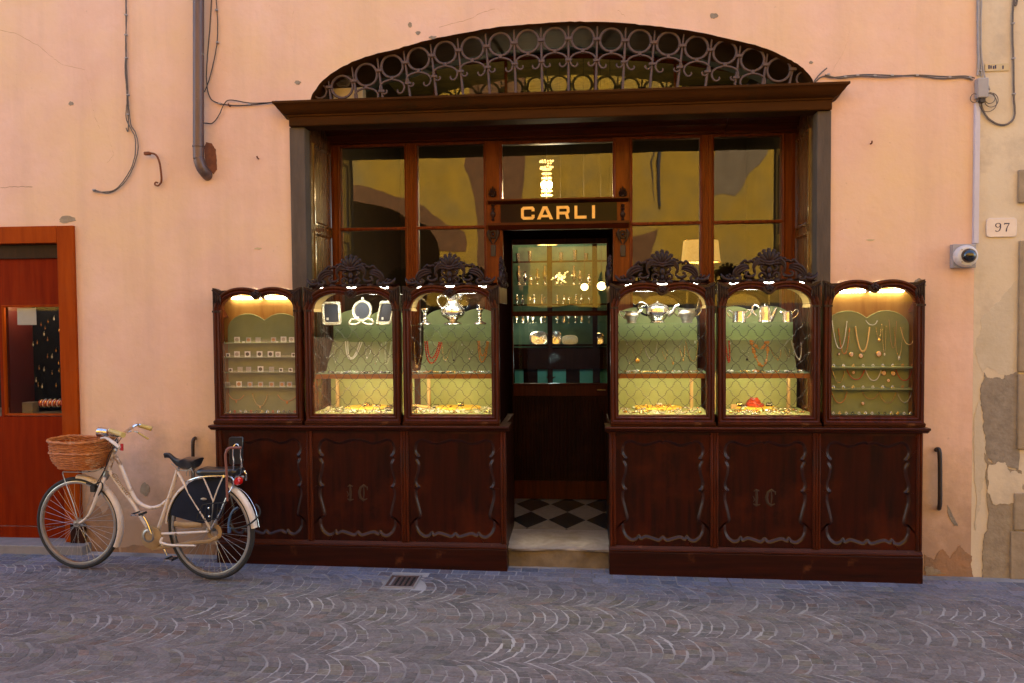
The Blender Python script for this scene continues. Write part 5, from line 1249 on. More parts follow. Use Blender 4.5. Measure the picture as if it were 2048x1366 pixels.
# house number
hn = thing("house_number",wp(2003,474,0),"worn oval cornered marble plaque with blue numerals 97","house number")
c = wp(2003,455,-.01); hw_, hh_ = 29/268, 19/268
poly = []
for sx,sz in ((-1,-1),(1,-1),(1,1),(-1,1)):
    cxx, czz = sx*(hw_-.028), sz*(hh_-.022)
    for k in range(4):
        t = {(-1,-1):math.pi,(1,-1):1.5*math.pi,(1,1):0,(-1,1):.5*math.pi}[(sx,sz)]+math.pi/2*k/3
        poly.append((c.x+cxx+.028*math.cos(t),c.z+czz+.022*math.sin(t)))
q = MB(); q.prism(poly,-.014,0); q.build("plaque","plate_ceramic",hn,bevel=.003,segs=2)
def numeral(strokes,cx,cz_,s,name):
    q = MB()
    for pts,rs in strokes: pp = smoothpts([(cx+x*s,-.0150,cz_+z*s) for x,z in pts],4); q.tube(pp,[r*s for r in lin(rs,len(pp))],6,flat=.15)
    q.build(name,"ink_blue",hn)
numeral([([(.30,.12),(.34,.34),(.20,.48),(0,.50),(-.18,.40),(-.22,.22),(-.10,.05),(.08,.03),(.24,.12),(.30,.28)],[.07,.07,.05,.03,.06,.07,.05,.03,.04,.06]),([(.32,.30),(.33,0),(.22,-.32),(.0,-.48),(-.18,-.44),(-.22,-.34)],[.06,.075,.06,.035,.05,.07])],c.x-.030,c.z,.062,"digit_nine")
numeral([([(-.28,.30),(-.26,.44)],[.03,.05]),([(-.28,.46),(.32,.46)],[.075,.06]),([(.32,.46),(.10,.10),(.0,-.20),(-.04,-.50)],[.035,.05,.07,.085])],c.x+.034,c.z,.062,"digit_seven")
op = thing("old_plaque",wp(1994,143,0),"small faded rectangular tablet with worn dark digits beside the riser cables","plaque")
a,b = wp(1970,143,-.008), wp(2018,126,-.008); MB().box(a.x,b.x,-.008,0,a.z,b.z).build("tablet","plate_old",op,bevel=.002)
q = MB()
for k,px in enumerate((1978,1982,1987,1991,2006)): p = wp(px,134,-.0085); q.box(p.x-.005,p.x+.005,-.0095,-.0078,p.z-.014+.002*(k%2),p.z+.014-.003*(k%3))
q.build("worn_digits","ink_blue",op)
# irons on the wall
def iron(nm,pts,r,lab,cat,m="iron_black"):
    o = thing(nm,pts[-1],lab,cat); q = MB(); q.tube(smoothpts(pts,4),r,10); q.build("bar",m,o); return o
iron("wall_rail",[wp(1872,900,.0)+Vector((0,0,0)),wp(1876,898,-.035),wp(1879,905,-.055),wp(1880,940,-.055),wp(1880,1000,-.055),wp(1879,1014,-.04),wp(1878,1017,0)],.016,"vertical iron rail on the plaster right of the display counter","rail")
iron("wall_rail",[wp(390,876,.0),wp(389,877,-.03),wp(386,884,-.05),wp(386,920,-.05),wp(386,1000,-.05),wp(386,1010,0)],.014,"vertical iron rail on the plaster behind the bicycle saddle","rail")
o = iron("rusty_hook",[wp(292,307,-.045),wp(300,306,-.045),wp(312,310,-.045),wp(319,325,-.04),wp(322,345,-.035),wp(323,358,-.02),wp(322,366,-.01)],.008,"rusty bent iron hook with a curled foot on the plaster left of the downpipe","hook","rust")
q = MB(); p = wp(297,307,-.045); q.box(p.x-.035,p.x+.018,-.062,-.03,p.z-.014,p.z+.014); q.build("socket","rust",o,bevel=.006); 
q = MB(); p = wp(315,368,-.02); q.tube(smoothpts([p+Vector((.03,0,.01)),p+Vector((.012,-.01,-.016)),p+Vector((-.016,-.012,-.006)),p+Vector((-.010,-.01,.012)),p+Vector((.008,-.01,.008))],4),.007,7); q.build("curl","rust",o)
for k,(px,py,lab) in enumerate(((517,318,"dark old nail in the plaster right of the downpipe hole"),(1741,288,"rusty nail in the plaster right of the shop opening"),(460,213,"dark nail just under the thin cables right of the downpipe"))):
    p = wp(px,py,0); o = thing("wall_nail",p,lab,"nail"); q = MB(); q.tube([p+Vector((0,.01,0)),p+Vector((.002,-.025,.004)),p+Vector((0,-.03,.018))],.006,6); q.build("shank","rust",o)
# ================================================================ BICYCLE
Rp = at(426,1158.5,Z=gz(-2.75)+.008); Fp = at(161,1137,Z=gz(-3.9)+.008)
ax = (Rp-Fp); ax.z = 0; ax.normalize(); NB = Vector((ax.y,-ax.x,0))   # NB points to the street side
if NB.y > 0: NB = -NB
bk = thing("bicycle",((Fp.x+Rp.x)/2,(Fp.y+Rp.y)/2,gz(-3.3)),"old cream step-through bicycle with a wicker basket and child seat parked against the wall","bicycle")
def B(x,y,w=0.0):
    return at(x/3.414, 800+y/3.414, plane=(Fp+NB*w, NB))
def bt_(pts,r,name,m="bike_cream",n=10,sm=5,par=None,w=0,**k):
    pp = [B(*(p if len(p) == 3 else (p[0],p[1],w))) for p in pts]
    if len(pp) > 2 and sm > 1: pp = smoothpts(pp,sm)
    rs = r if not isinstance(r,(list,tuple)) else lin(r,len(pp))
    q = MB(); q.tube(pp,rs,n,**k); return q.build(name,m,par or bk)
WR = .352
def wheel(cpx,cpy,phi,contact,name):
    c = B(cpx,cpy); c.z = contact.z+0.0; 
    u = Vector((math.cos(phi),-math.sin(phi),0)); nn = Vector((-u.y,u.x,0))*-1
    if nn.y > 0: nn = -nn
    c0_ = B(cpx,cpy); R_ = c0_.z-contact.z-.0; Rt = R_-.017
    P = lambda t,r,o=0: c0_+u*(math.cos(t)*r)+Vector((0,0,math.sin(t)*r))+nn*o
    wob = bk
    N_ = 56; T = [2*math.pi*k/N_ for k in range(N_)]
    q = MB(); q.tube([P(t,Rt) for t in T],.0175,10,closed=True,up=(0,1,0)); tyre = q.build(name,"rubber",bk)
    q = MB(); q.loft([[P(t,Rt-a,o) for t in T] for a,o in ((.013,.012),(.020,.0145),(.034,.011),(.036,0),(.034,-.011),(.020,-.0145),(.013,-.012))]); q.build("rim","rim",tyre)
    q = MB(); hubr = .016
    for k in range(36):
        t = 2*math.pi*(k+.5)/36; t2 = t+(.55 if k%4 < 2 else -.55); o = .022 if k%2 else -.022
        q.tube([P(t2,hubr*1.4,o),P(t,Rt-.034,0)],.00125,4,caps=False)
    q.build("spokes","steel_dull",tyre)
    q = MB(); q.tube([P(0,0,.05),P(0,0,.03),P(0,0,.028),P(0,0,-.028),P(0,0,-.03),P(0,0,-.05)],[.007,.007,.018,.018,.007,.007],12)
    q.tube([P(0,0,.028),P(0,0,.022)],.026,12); q.tube([P(0,0,-.028),P(0,0,-.022)],.026,12); q.build("hub","steel_dull",tyre)
    return c0_,R_,u,nn,P,tyre
fc,fR,fu,fn,FPt,ftyre = wheel(537,838,rad(4),Fp,"front_wheel")
rc_,rR,ru,rn,RPt,rtyre = wheel(1440,884,rad(11),Rp,"rear_wheel")
def fender(P,R,t0,t1,name,m="bike_cream",par=None):
    q = MB(); n = 26; L_ = []
    prof = [(-.030,-.016),(-.028,-.004),(-.018,.006),(0,.010),(.018,.006),(.028,-.004),(.030,-.016)]
    for o,dr_ in prof: L_.append([P(t0+(t1-t0)*i/n,R+.012+dr_,o) for i in range(n+1)])
    L2 = [[P(t0+(t1-t0)*i/n,R+.0095+dr_,o*.94) for i in range(n+1)] for o,dr_ in prof[::-1]]
    q.loft(L_+L2+[L_[0]],close=False); return q.build(name,m,bk,smooth=50)
fender(FPt,fR,rad(89),rad(-28),"front_mudguard"); fender(RPt,rR,rad(176),rad(6),"rear_mudguard")
bt_([(1545,560),(1600,585),(1680,640),(1740,740),(1770,868)],.002,"mudguard_trim","chrome",6)
# frame
bt_([(783,345),(755,430),(738,492)],.0185,"head_tube",n=14,sm=3)
bt_([(775,365),(820,440),(870,560),(915,660),(965,712),(1030,736),(1095,722),(1138,688)],.0145,"top_tube",n=12)
bt_([(748,488),(820,590),(905,700),(965,800),(1010,868),(1040,905)],.0155,"down_tube",n=12)
bt_([(1213,478),(1180,590),(1130,740),(1085,870),(1066,912)],.0150,"seat_tube",n=12)
for w in (-.045,.045):
    bt_([(1062,915,w*.6),(1240,908,w),(1420,898,w*1.15)],[.010,.010,.008],"chain_stay")
    bt_([(1215,492,w*.4),(1262,580,w*.9),(1300,665,w)],[.010,.011,.004],"seat_stay")
    bt_([(1290,640,w),(1370,770,w*1.1),(1438,882,w*1.15)],.007,"seat_stay")
    bt_([(716,528,w*.6),(690,585,w),(650,690,w),(610,778,w),(570,822,w),(537,840,w)],[.012,.015,.014,.011,.009,.008],"fork_blade")
bt_([(742,478),(728,512),(716,540)],[.022,.026,.020],"fork_crown","steel_dull",n=12)
bt_([(785,352),(780,338)],.023,"headset","steel_dull",n=12); bt_([(783,340),(795,290),(800,262)],.012,"stem","chrome")
q = MB(); p = B(1048,910); q.tube([p+NB*.045,p-NB*.045],.022,14); q.build("bottom_bracket","bike_dirty",bk)
# lettering on the down tube
fc_ = bpy.data.curves.new("script",'FONT'); fc_.body = "Giannetti"; fc_.size = .052; fc_.extrude = .0006; fc_.shear = .3; fc_.offset = .0006
tmp = bpy.data.objects.new("script",fc_); C.objects.link(tmp); dg = bpy.context.evaluated_depsgraph_get(); me_ = bpy.data.meshes.new_from_object(tmp.evaluated_get(dg)); bpy.data.objects.remove(tmp)
a = B(762,505,.0165); b = B(872,655,.0165); e1 = (b-a).normalized(); e3 = NB; e2 = e3.cross(e1); wdt = max(v.co.x for v in me_.vertices); s = (b-a).length/wdt
me_.materials.clear(); me_.materials.append(MT["bike_dirty"])
for v in me_.vertices:
    x,y,z = v.co; p = a+e1*x*s+e2*(y*s-.006)+e3*(z); v.co = p-bk.location
lt = bpy.data.objects.new("frame_lettering",me_); C.objects.link(lt); lt.parent = bk
# chain case, cranks, pedals
q = MB(); p = B(1050,925); U = ax; Zv = Vector((0,0,1))
def disc(c,r,w0,w1,name,m,r0=0,par=None,n=32):
    q = MB(); T = [2*math.pi*k/n for k in range(n)]
    L_ = [[c+U*math.cos(t)*rr+Zv*math.sin(t)*rr+NB*w for t in T] for rr,w in ((r0+.0001,w1),(r-.006,w1),(r,w1-.004),(r,w0),(r0+.0001,w0))]
    q.loft(L_); return q.build(name,m,par or bk,smooth=40)
disc(B(1060,928),.088,.030,.052,"chain_case","bike_dirty",.0)
disc(B(1045,915),.052,.052,.056,"chain_ring","steel_dull",.034)
q = MB(); pts = [B(1035,1010),B(1130,1015),B(1300,985),B(1440,960),B(1520,930),B(1530,870),B(1480,838)]
q.tube(smoothpts([p_-Vector((0,0,0))+NB*.040 for p_ in [B(1060,1008),B(1200,985),B(1340,965),B(1440,955),B(1510,925)]],4),[.014]*17,8,flat=.5); q.build("chain_guard","bike_dirty",bk)
q = MB(); q.tube(smoothpts([p_+NB*.040 for p_ in [B(1215,835),B(1300,845),B(1400,842)]],4),.022,8,flat=.4); q.build("chain_guard","bike_dirty",bk)
disc(B(1480,895),.062,.026,.036,"sprocket_cover","bike_dirty",.035)
def pedal(x,y,w,nm):
    c = B(x,y,w); o = MB()
    for s in (-1,1): o.tube([c+U*s*.028-NB*.04,c+U*s*.028+NB*.045],.010,8,flat=.8)
    o.build(nm,"rubber",bk); q = MB(); q.tube([c-NB*.045,c+NB*.05],.006,8)
    for k in (-.042,.048): q.tube([c-U*.034+NB*k,c+U*.034+NB*k],.006,6)
    q.build("pedal_frame","chrome",bk)
bt_([(1033,915,.07),(1000,830,.075),(968,782,.08)],[.011,.009,.008],"crank_arm","chrome",sm=3); pedal(950,775,.12,"pedal")
bt_([(1050,915,-.07),(1110,1000,-.075),(1140,1060,-.08)],[.011,.009,.008],"crank_arm","chrome",sm=3); pedal(1172,1082,-.10,"pedal")
bt_([(1108,940,.06),(1098,970,.065),(1125,982,.07),(1180,992,.075),(1335,994,.09)],[.009,.011,.009,.008,.007],"kickstand","bike_cream")
# saddle
sp0, sp1 = B(1125,385), B(1358,418)
def saddle():
    q = MB(); L_ = []; n = 14; ln = (sp1-sp0)
    for i in range(15):
        t = i/14; c = sp0+ln*t; wd = .016+.010*t+(.062*max(0,(t-.35)/.65)**.9); 
        if t > .93: wd *= .9-(t-.93)*2
        tz = .006+.030*math.exp(-((t-.10)/.16)**2)*.55+(.006*t) - .022*math.sin(min(1,max(0,(t-.15)/.5))*math.pi)
        dp_ = .030+.050*min(1,max(0,(t-.15)/.5)) - (.030*max(0,(t-.85)/.15))
        sec = []
        for k in range(n):
            a = 2*math.pi*k/n; s_, c_ = math.sin(a), math.cos(a)
            z = tz+(.010*s_ if s_ > 0 else dp_*s_); w_ = wd*c_*(1 if s_ > -.2 else .75)
            sec.append(c+NB*w_+Zv*z)
        L_.append(sec)
    q.loft(L_,cap0=True,cap1=True); q.build("saddle","leather_black",bk,smooth=60)
saddle()
bt_([(1218,480),(1228,440)],.012,"seat_post","chrome")
q = MB()
for s in (-1,1): q.tube(smoothpts([B(1180,430)+NB*.018*s,B(1240,475)+NB*.02*s,B(1310,470)+NB*.03*s,B(1345,430)+NB*.04*s],4),.004,6)
q.build("saddle_rails","steel_dull",bk)
q = MB(); 
for s in (-.03,.03): q.tube([B(1268+k*5+6*math.cos(k*1.4),492+k*1.0+26*math.sin(k*1.4),s) for k in range(14)],.003,5)
q.build("saddle_springs","steel_dull",bk)
# handlebar: stem clamp, two swept bars, grips, levers, lamp
hb = [(1035,195,-.30),(960,172,-.27),(930,170,-.24),(890,195,-.19),(850,222,-.08),(805,245,0),(745,230,.10),(738,212,.20),(760,208,.25),(840,240,.31)]
bt_(hb,.0115,"handlebar","chrome",n=10)
bt_([(948,172,-.268),(1036,197,-.302)],[.0165,.0185],"grip","grip_yellow",n=12); bt_([(752,208,.248),(842,240,.312)],[.0165,.0195],"grip","grip_yellow",n=12)
bt_([(870,222,-.20),(905,212,-.22),(940,220,-.25)],.005,"brake_lever","chrome"); bt_([(935,218,-.25),(970,240,-.27),(1015,268,-.29)],[.005,.008,.007],"brake_lever","grip_yellow")
bt_([(690,262,.20),(720,258,.22),(745,270,.24),(780,295,.27),(815,325,.29)],[.007,.008,.012,.013,.011],"brake_lever","bike_cream")
q = MB(); c = B(712,222,.03); dirn = (-U*.95+Vector((0,0,-.12))).normalized()
bs_ = c+U*.03*0
q.tube([c+U*.045,c+U*.03,c,c-U*.035,c-U*.042],[.012,.030,.040,.044,.040],16); q.build("head_lamp","chrome",bk)
bt_([(735,250,.03),(770,300,.02),(785,335,0)],.006,"lamp_bracket","steel_dull")
q = MB(); q.tube([B(832,298,.05),B(832,345,.05)],[.013,.014],8,flat=.5); q.build("front_reflector","red_lens",bk); bt_([(800,325,.02),(826,335,.05)],.006,"reflector_bracket","rubber")
for k,pt in enumerate(([(800,260,.05),(775,300,.06),(765,350,.055),(735,430,.05),(705,500,.045),(680,560,.05),(640,660,.055)],[(840,240,-.05),(800,300,.02),(745,370,.04),(720,460,.035),(690,520,.04),(660,570,.05)],[(600,490,.1),(640,488,.08),(670,478,.06),(700,462,.05),(718,470,.045)],[(815,235,.02),(790,270,.05),(768,300,.06),(750,330,.05)])):
    bt_(pt,.0032,"brake_cable","rubber",n=6)
q = MB(); c = B(640,600,.04); q.box(c.x-.02,c.x+.02,c.y-.02,c.y+.02,c.z-.03,c.z+.02); q.build("brake_caliper","rubber",bk,bevel=.004)
bt_([(590,570,.03),(640,580,.05),(690,560,.05),(700,600,.05),(670,650,.05)],.006,"brake_arm","rubber",n=6)
# wicker basket (woven tapering D shaped basket)
bkc_t = B(557,278,.02); bkc_b = B(560,452,.02)
def basket():
    n = 48
    def lp(z_f,grow,off=0):
        # z_f 0 bottom .. 1 top
        c = bkc_b.lerp(bkc_t,z_f); L_ = []
        g_ = 1-(1-min(1,z_f/.42))**2; a = (.158+.036*g_+.024*z_f)+off; b_ = (.100+.036*g_+.016*z_f)+off
        for k in range(n):
            t = 2*math.pi*k/n; ex = .56
            x = math.copysign(abs(math.cos(t))**ex,math.cos(t))*a; y = math.copysign(abs(math.sin(t))**ex,math.sin(t))*b_
            lift = .012*(x/a)**2 if z_f > .9 else 0
            L_.append(c+U*x+NB*y+Zv*(lift-.02*(x/a)*(1-z_f)*0))
        return L_
    q = MB()
    rows = 21
    for r in range(rows+1):
        zf = r/rows; base = lp(zf,0); pts = []
        for k,p in enumerate(base):
            c = bkc_b.lerp(bkc_t,zf); d_ = (p-c); d_.z = 0; d_.normalize(); pts.append(p+d_*(.0048 if (k//2+r)%2 else -.0048))
        q.tube(pts,.0054,6,closed=True)
    o = q.build("wicker_basket","wicker",bk)
    q = MB()
    for k in range(0,n,2):
        p0_, p1_ = lp(0,0)[k], lp(1,0)[k]; q.tube([p0_,p1_],.0042,5)
    q.build("stake","wicker",o)
    q = MB()
    for zf,r_,of in ((1.02,.0105,.004),(.60,.0075,.006),(0.0,.009,.002)):
        for s in (0,math.pi):
            base = lp(zf,0,of); c = bkc_b.lerp(bkc_t,zf); pts = []
            for k,p in enumerate(base):
                d_ = p-c; d_.z = 0; d_.normalize(); pts.append(p+d_*.004*math.cos(k*1.3+s)+Zv*.004*math.sin(k*1.3+s))
            q.tube(pts,r_,7,closed=True)
    q.build("woven_rim","wicker",o)
    q = MB(); q.add([p for p in lp(.02,0)],[tuple(range(n))]); q.build("basket_base","wicker",o)
basket()
for w in (-.09,.09):
    bt_([(440,488,w),(428,500,w),(452,580,w*.9),(500,710,w*.75),(535,838,w*.55)],.0042,"basket_stay","steel_dull",n=6)
    bt_([(430,490,w),(520,492,w),(620,488,w),(700,470,w*.5)],.004,"basket_rail","steel_dull",n=6)
# rear carrier
for w in (-.07,.07):
    bt_([(1268,562,w*.3),(1300,545,w*.8),(1380,524,w),(1530,518,w),(1578,528,w),(1595,560,w*.9),(1590,600,w*.8)],.0065,"carrier_rail","chrome",n=8)
    bt_([(1385,524,w),(1420,600,w),(1455,690,w)],.0055,"carrier_strut","bike_cream",n=8); bt_([(1525,520,w),(1490,600,w),(1455,695,w)],.0055,"carrier_strut","bike_cream",n=8); bt_([(1455,690,w),(1450,780,w),(1440,880,w*.8)],.0055,"carrier_strut","steel_dull",n=8)
    bt_([(1590,590,w*.8),(1550,660,w),(1495,780,w),(1440,882,w*.8)],.0055,"carrier_strut","chrome",n=8)
bt_([(1325,538,-.06),(1330,536,.06)],.005,"carrier_bar","chrome",sm=1); bt_([(1528,520,-.07),(1528,520,.075)],.010,"carrier_bar","chrome",sm=1)
# seat pad on the carrier
q = MB(); L_ = []
for i in range(13):
    t = i/12; c = B(1372+t*270,486); hh_ = .034*(1-.25*math.sin(math.pi*min(1,t*1.2)))*(.6 if i in (0,12) else 1); w_ = .075*(.8 if i in (0,12) else 1)
    L_.append([c+NB*w_*math.copysign(abs(math.cos(a))**.6,math.cos(a))+Zv*hh_*math.copysign(abs(math.sin(a))**.6,math.sin(a)) for a in [2*math.pi*k/16 for k in range(16)]])
q.loft(L_,cap0=True,cap1=True); q.build("child_seat_pad","leather_black",bk,smooth=60)
# backrest frame
bt_([(1553,690,.10),(1550,620,.10),(1548,520,.10),(1540,400,.10),(1542,362,.10),(1560,330,.09),(1600,326,.08),(1648,326,.06)],.0095,"backrest_tube","bar_brown",n=8)
bt_([(1545,345,.10),(1565,330,.09)],.010,"backrest_tube","bar_brown",n=8)
for xs in ((1592,.06),(1645,.0)):
    bt_([(xs[0],330,xs[1]),(xs[0]-2,380,xs[1]),(xs[0]+3,430,xs[1]),(xs[0]-4,500,xs[1]),(xs[0]-24,512,xs[1])],.0045,"backrest_rod","chrome",n=6)
bt_([(1592,322,.06),(1605,305,.05),(1620,303,.04),(1632,322,.03)],.0045,"backrest_loop","chrome",n=6)
bt_([(1655,400,-.05),(1656,470,-.05),(1678,500,-.05),(1682,548,-.05)],.007,"backrest_bar","chrome",n=8)
q = MB(); a,b = B(1560,345,.03), B(1655,250,.03)
T_ = [B(1565,440,.03),B(1650,440,.0),B(1658,262,.0),B(1650,252,.0),B(1572,252,.03),B(1560,265,.03)]
q.add([p for p in T_]+[p-NB*.02 for p in T_],[tuple(range(6)),tuple(range(11,5,-1))]+[(i,i+6,(i+1)%6+6,(i+1)%6) for i in range(6)]); q.build("backrest_panel","leather_black",bk,bevel=.004)
# skirt guard
for w in (.048,-.048):
    sk = [(1285,570),(1330,545),(1400,532),(1540,530),(1545,600),(1535,680),(1530,760),(1480,815),(1420,835),(1380,842),(1330,832),(1240,808),(1165,785),(1172,740),(1195,690),(1225,648),(1260,610)]
    pp = [B(x,y,w) for x,y in sk]; cc = B(1380,690,w+math.copysign(.006,w)); q = MB(); n = len(pp)
    q.add(pp+[cc]+[p-NB*math.copysign(.002,w) for p in pp]+[cc-NB*math.copysign(.002,w)],[(i,(i+1)%n,n) for i in range(n)]+[(n+1+(i+1)%n,n+1+i,2*n+1) for i in range(n)]); q.build("skirt_guard","cloth_navy",bk,smooth=60)
q = MB(); c = B(1392,676,.056); q.loft([[c+U*math.cos(t)*.026*e+Zv*math.sin(t)*.009*e+NB*o for t in [2*math.pi*k/20 for k in range(20)]] for e,o in ((1,0),(1,.003),(.8,.004),(.01,.004))]); q.build("guard_badge","steel_dull",bk)
# wire footrest
bt_([(1345,812,.07),(1352,780,.08),(1375,728,.09),(1400,712,.09),(1455,706,.09),(1520,702,.09),(1532,712,.09),(1528,745,.09),(1510,790,.09),(1490,808,.08),(1420,818,.08),(1345,825,.07)],.004,"footrest_wire","rubber",n=6)
q = MB()
for k in range(5): q.tube([B(1385+k*26,712-k*1.5,.09),B(1365+k*28,818-k*2,.08)],.0028,5)
q.build("footrest_bars","rubber",bk)
q = MB(); q.ball(B(1427,738,.095),.009,8,5); q.ball(B(1430,795,.095),.009,8,5); q.build("footrest_bolts","chrome",bk)
# tail lamp, lock
q = MB(); c = B(1637,550,.02); L_ = []
for e,o in ((.75,.045),(1,.034),(1,0)): L_.append([c+U*math.cos(t)*.026*e+U*0+Zv*math.sin(t)*.030*e+NB*o for t in [2*math.pi*k/20 for k in range(20)]])
q.loft(L_,cap0=True,cap1=True); q.build("tail_lamp","red_lens",bk)
q = MB(); c = B(1630,545,.0); L_ = [[c+U*math.cos(t)*.032*e+Zv*math.sin(t)*.035*e+NB*o for t in [2*math.pi*k/20 for k in range(20)]] for e,o in ((1,.012),(1,-.03))]; q.loft(L_,cap0=True,cap1=True); q.build("lamp_housing","chrome",bk)
bt_([(1565,895,.06),(1560,850,.06),(1572,790,.06),(1595,752,.06),(1625,732,.05)],.008,"cable_lock","lock_blue",n=8); bt_([(1566,905,.06),(1566,868,.06)],.013,"lock_barrel","lock_blue",sm=1)
bt_([(1575,882,.06),(1640,872,.07),(1700,850,.07),(1760,800,.06),(1776,765,.05),(1765,730,.04),(1745,712,.03)],.0065,"cable_lock","rubber",n=8)
bt_([(1498,780,.06),(1530,700,.06),(1548,640,.08),(1560,600,.09)],.006,"rear_brake_link","rubber",n=6)
# ================================================================ GOODS IN THE CASES
ORD = ["first","second","third","fourth","fifth","sixth","seventh","eighth","ninth","tenth","11th","12th","13th","14th","15th","16th"]
GS = 1.9085
def ppt(px,py,Y): return at(px,py,Y=Y)
# ---- case 2: picture frames
def pframe(px0,py0,px1,py1,tilt,lab,oval=False,Y=.06):
    a, b = ppt(px0,py1,Y), ppt(px1,py0,Y); cx = (a.x+b.x)/2; w2 = (b.x-a.x)/2; h = b.z-GS
    o = thing("picture_frame",(cx,Y,GS),lab,"picture frame","silver picture frames")
    lean = lambda z: .18*z
    q = MB(); rg = random.Random(int(px0)); n = 44
    def ring(e,y):
        r = []
        for k in range(n):
            t = 2*math.pi*k/n
            if oval: x, z = math.cos(t)*w2*.86*e, math.sin(t)*h*.42*e+h*.54
            else: x, z = math.copysign(abs(math.cos(t))**.22,math.cos(t))*w2*e, math.copysign(abs(math.sin(t))**.22,math.sin(t))*h*.5*(e if e < .9 else e)+h*.5
            x += tilt*(z-h*.5); jj = rg.uniform(-.0022,.0022) if e > .85 else 0
            r.append((cx+x+jj,Y+lean(z)+y,GS+max(z,0)+jj))
        return r
    q.loft([ring(1,.01),ring(1,-.004),ring(.94,-.012),ring(.86,-.010),ring(.80,-.013),ring(.74,-.004),ring(.72,.0)])
    for k in range(0,n,2):
        p = ring(.92,-.012)[k]; q.ball(p,(.006,.005,.006),6,4)
    if oval:
        for s in (-1,1): q.tube(smoothpts([(cx+s*w2*.5,Y,GS+.05),(cx+s*w2*.85,Y-.01,GS+.045),(cx+s*w2*1.02,Y-.01,GS+.012),(cx+s*w2*.5,Y-.01,GS+.006),(cx+s*.01,Y-.005,GS+.022)],4),.010,7)
        q.ball((cx+tilt*h*.5,Y+lean(h),GS+h+.002),(.014,.008,.012),8,5)
    q.build("silver_surround","silver_warm",o,smooth=60)
    q = MB(); r = ring(.745,.0); q.add([(x,y-.0,z) for x,y,z in r],[tuple(range(n))]); q.build("picture_glass","photo_black",o,smooth=0)
    q = MB(); q.box(cx-w2*.45,cx-w2*.22,Y+lean(.03)-.008,Y+lean(.03)-.006,GS+h*.22,GS+h*.32); q.build("price_tag","card_white",o)
pframe(643,602,680,650,.12*0-.35*.3,"tall rectangular silver picture frame at the left of the glass shelf")
pframe(700,597,746,650,0,"round topped ornate silver picture frame in the middle of the glass shelf",True)
pframe(755,601,785,650,.16,"narrow rectangular silver picture frame partly hidden at the right of the shelf")
# ---- case 3: jug and candlesticks
def vessel(nm,lab,cat,px,py_top,prof,grp=None,Y=.05,sx=1,m="silver",z0=GS):
    c = ppt(px,650,Y); h = ppt(px,py_top,Y).z-z0; o = thing(nm,(c.x,Y,z0),lab,cat,grp); k = h/prof[-1][1]
    q = MB(); pf = [(v.x,v.y) for v in smoothpts([(r,z,0) for r,z in prof],3)]
    q.lathe((c.x,Y,z0),[(max(.0005,r)*k,z*k) for r,z in pf],28,sx=sx); q.build("body",m,o,smooth=50); return o,c,k
def sub(o,nm,pts,r,m="silver",n=8,sm=4,**k): q = MB(); pp = smoothpts(pts,sm); q.tube(pp,r if not isinstance(r,list) else lin(r,len(pp)),n,**k); return q.build(nm,m,o)
o,c,k = vessel("silver_jug","tall silver water jug with an S handle between the candlesticks","jug",906,591,[(.30,0),(.32,.03),(.16,.10),(.16,.14),(.36,.28),(.42,.42),(.36,.58),(.22,.74),(.20,.86),(.24,.96),(.27,1.0)])
sub(o,"handle",[(c.x-.22*k,.05,GS+.95*k),(c.x-.42*k,.05,GS+1.0*k),(c.x-.54*k,.05,GS+.85*k),(c.x-.44*k,.05,GS+.62*k),(c.x-.30*k,.05,GS+.52*k)],.007)
sub(o,"spout",[(c.x+.18*k,.05,GS+.88*k),(c.x+.26*k,.05,GS+.97*k),(c.x+.34*k,.05,GS+1.02*k)],[.02,.018,.006])
CS = [(.40,0),(.42,.05),(.36,.10),(.14,.22),(.12,.30),(.16,.36),(.10,.44),(.13,.62),(.10,.70),(.14,.76),(.22,.90),(.22,1.0)]
vessel("candlestick","short silver candlestick left of the tall silver jug","candlestick",850,617,CS,"short silver candlesticks")
vessel("candlestick","short silver candlestick right of the tall silver jug","candlestick",960,617,CS,"short silver candlesticks")
# ---- case 4: tea set
SAT = "silver_satin"
o,c,k = vessel("cream_jug","small fluted silver cream jug left of the teapot with black handle","jug",1263,622,[(.38,0),(.40,.05),(.36,.10),(.50,.45),(.60,.60),(.58,.72),(.52,.85),(.60,1.0)],"fluted silver tea set",m=SAT)
sub(o,"handle",[(c.x-.5*k,.05,GS+.9*k),(c.x-.95*k,.05,GS+1.0*k),(c.x-.95*k,.05,GS+.75*k),(c.x-.5*k,.05,GS+.35*k)],.004)
sub(o,"spout",[(c.x+.45*k,.05,GS+.78*k),(c.x+.75*k,.05,GS+.98*k),(c.x+.92*k,.05,GS+1.10*k)],[.018,.014,.005])
o,c,k = vessel("teapot","large fluted silver teapot with domed lid and black handle","teapot",1315,602,[(.34,0),(.36,.04),(.30,.08),(.46,.30),(.54,.46),(.52,.62),(.50,.70),(.42,.78),(.26,.86),(.10,.92),(.04,.94),(.06,.98),(.01,1.0)],"fluted silver tea set",m="silver")
sub(o,"handle",[(c.x-.46*k,.05,GS+.80*k),(c.x-.72*k,.05,GS+.95*k),(c.x-.90*k,.05,GS+.82*k),(c.x-.84*k,.05,GS+.55*k),(c.x-.62*k,.05,GS+.40*k),(c.x-.46*k,.05,GS+.34*k)],.009,"onyx")
sub(o,"spout",[(c.x+.42*k,.05,GS+.36*k),(c.x+.66*k,.05,GS+.50*k),(c.x+.80*k,.05,GS+.74*k),(c.x+.98*k,.05,GS+.82*k)],[.026,.018,.011,.008])
o,c,k = vessel("sugar_bowl","fluted two handled silver sugar bowl right of the teapot","bowl",1374,617,[(.36,0),(.38,.05),(.34,.10),(.52,.45),(.62,.62),(.60,.74),(.54,.88),(.60,1.0)],"fluted silver tea set",m=SAT)
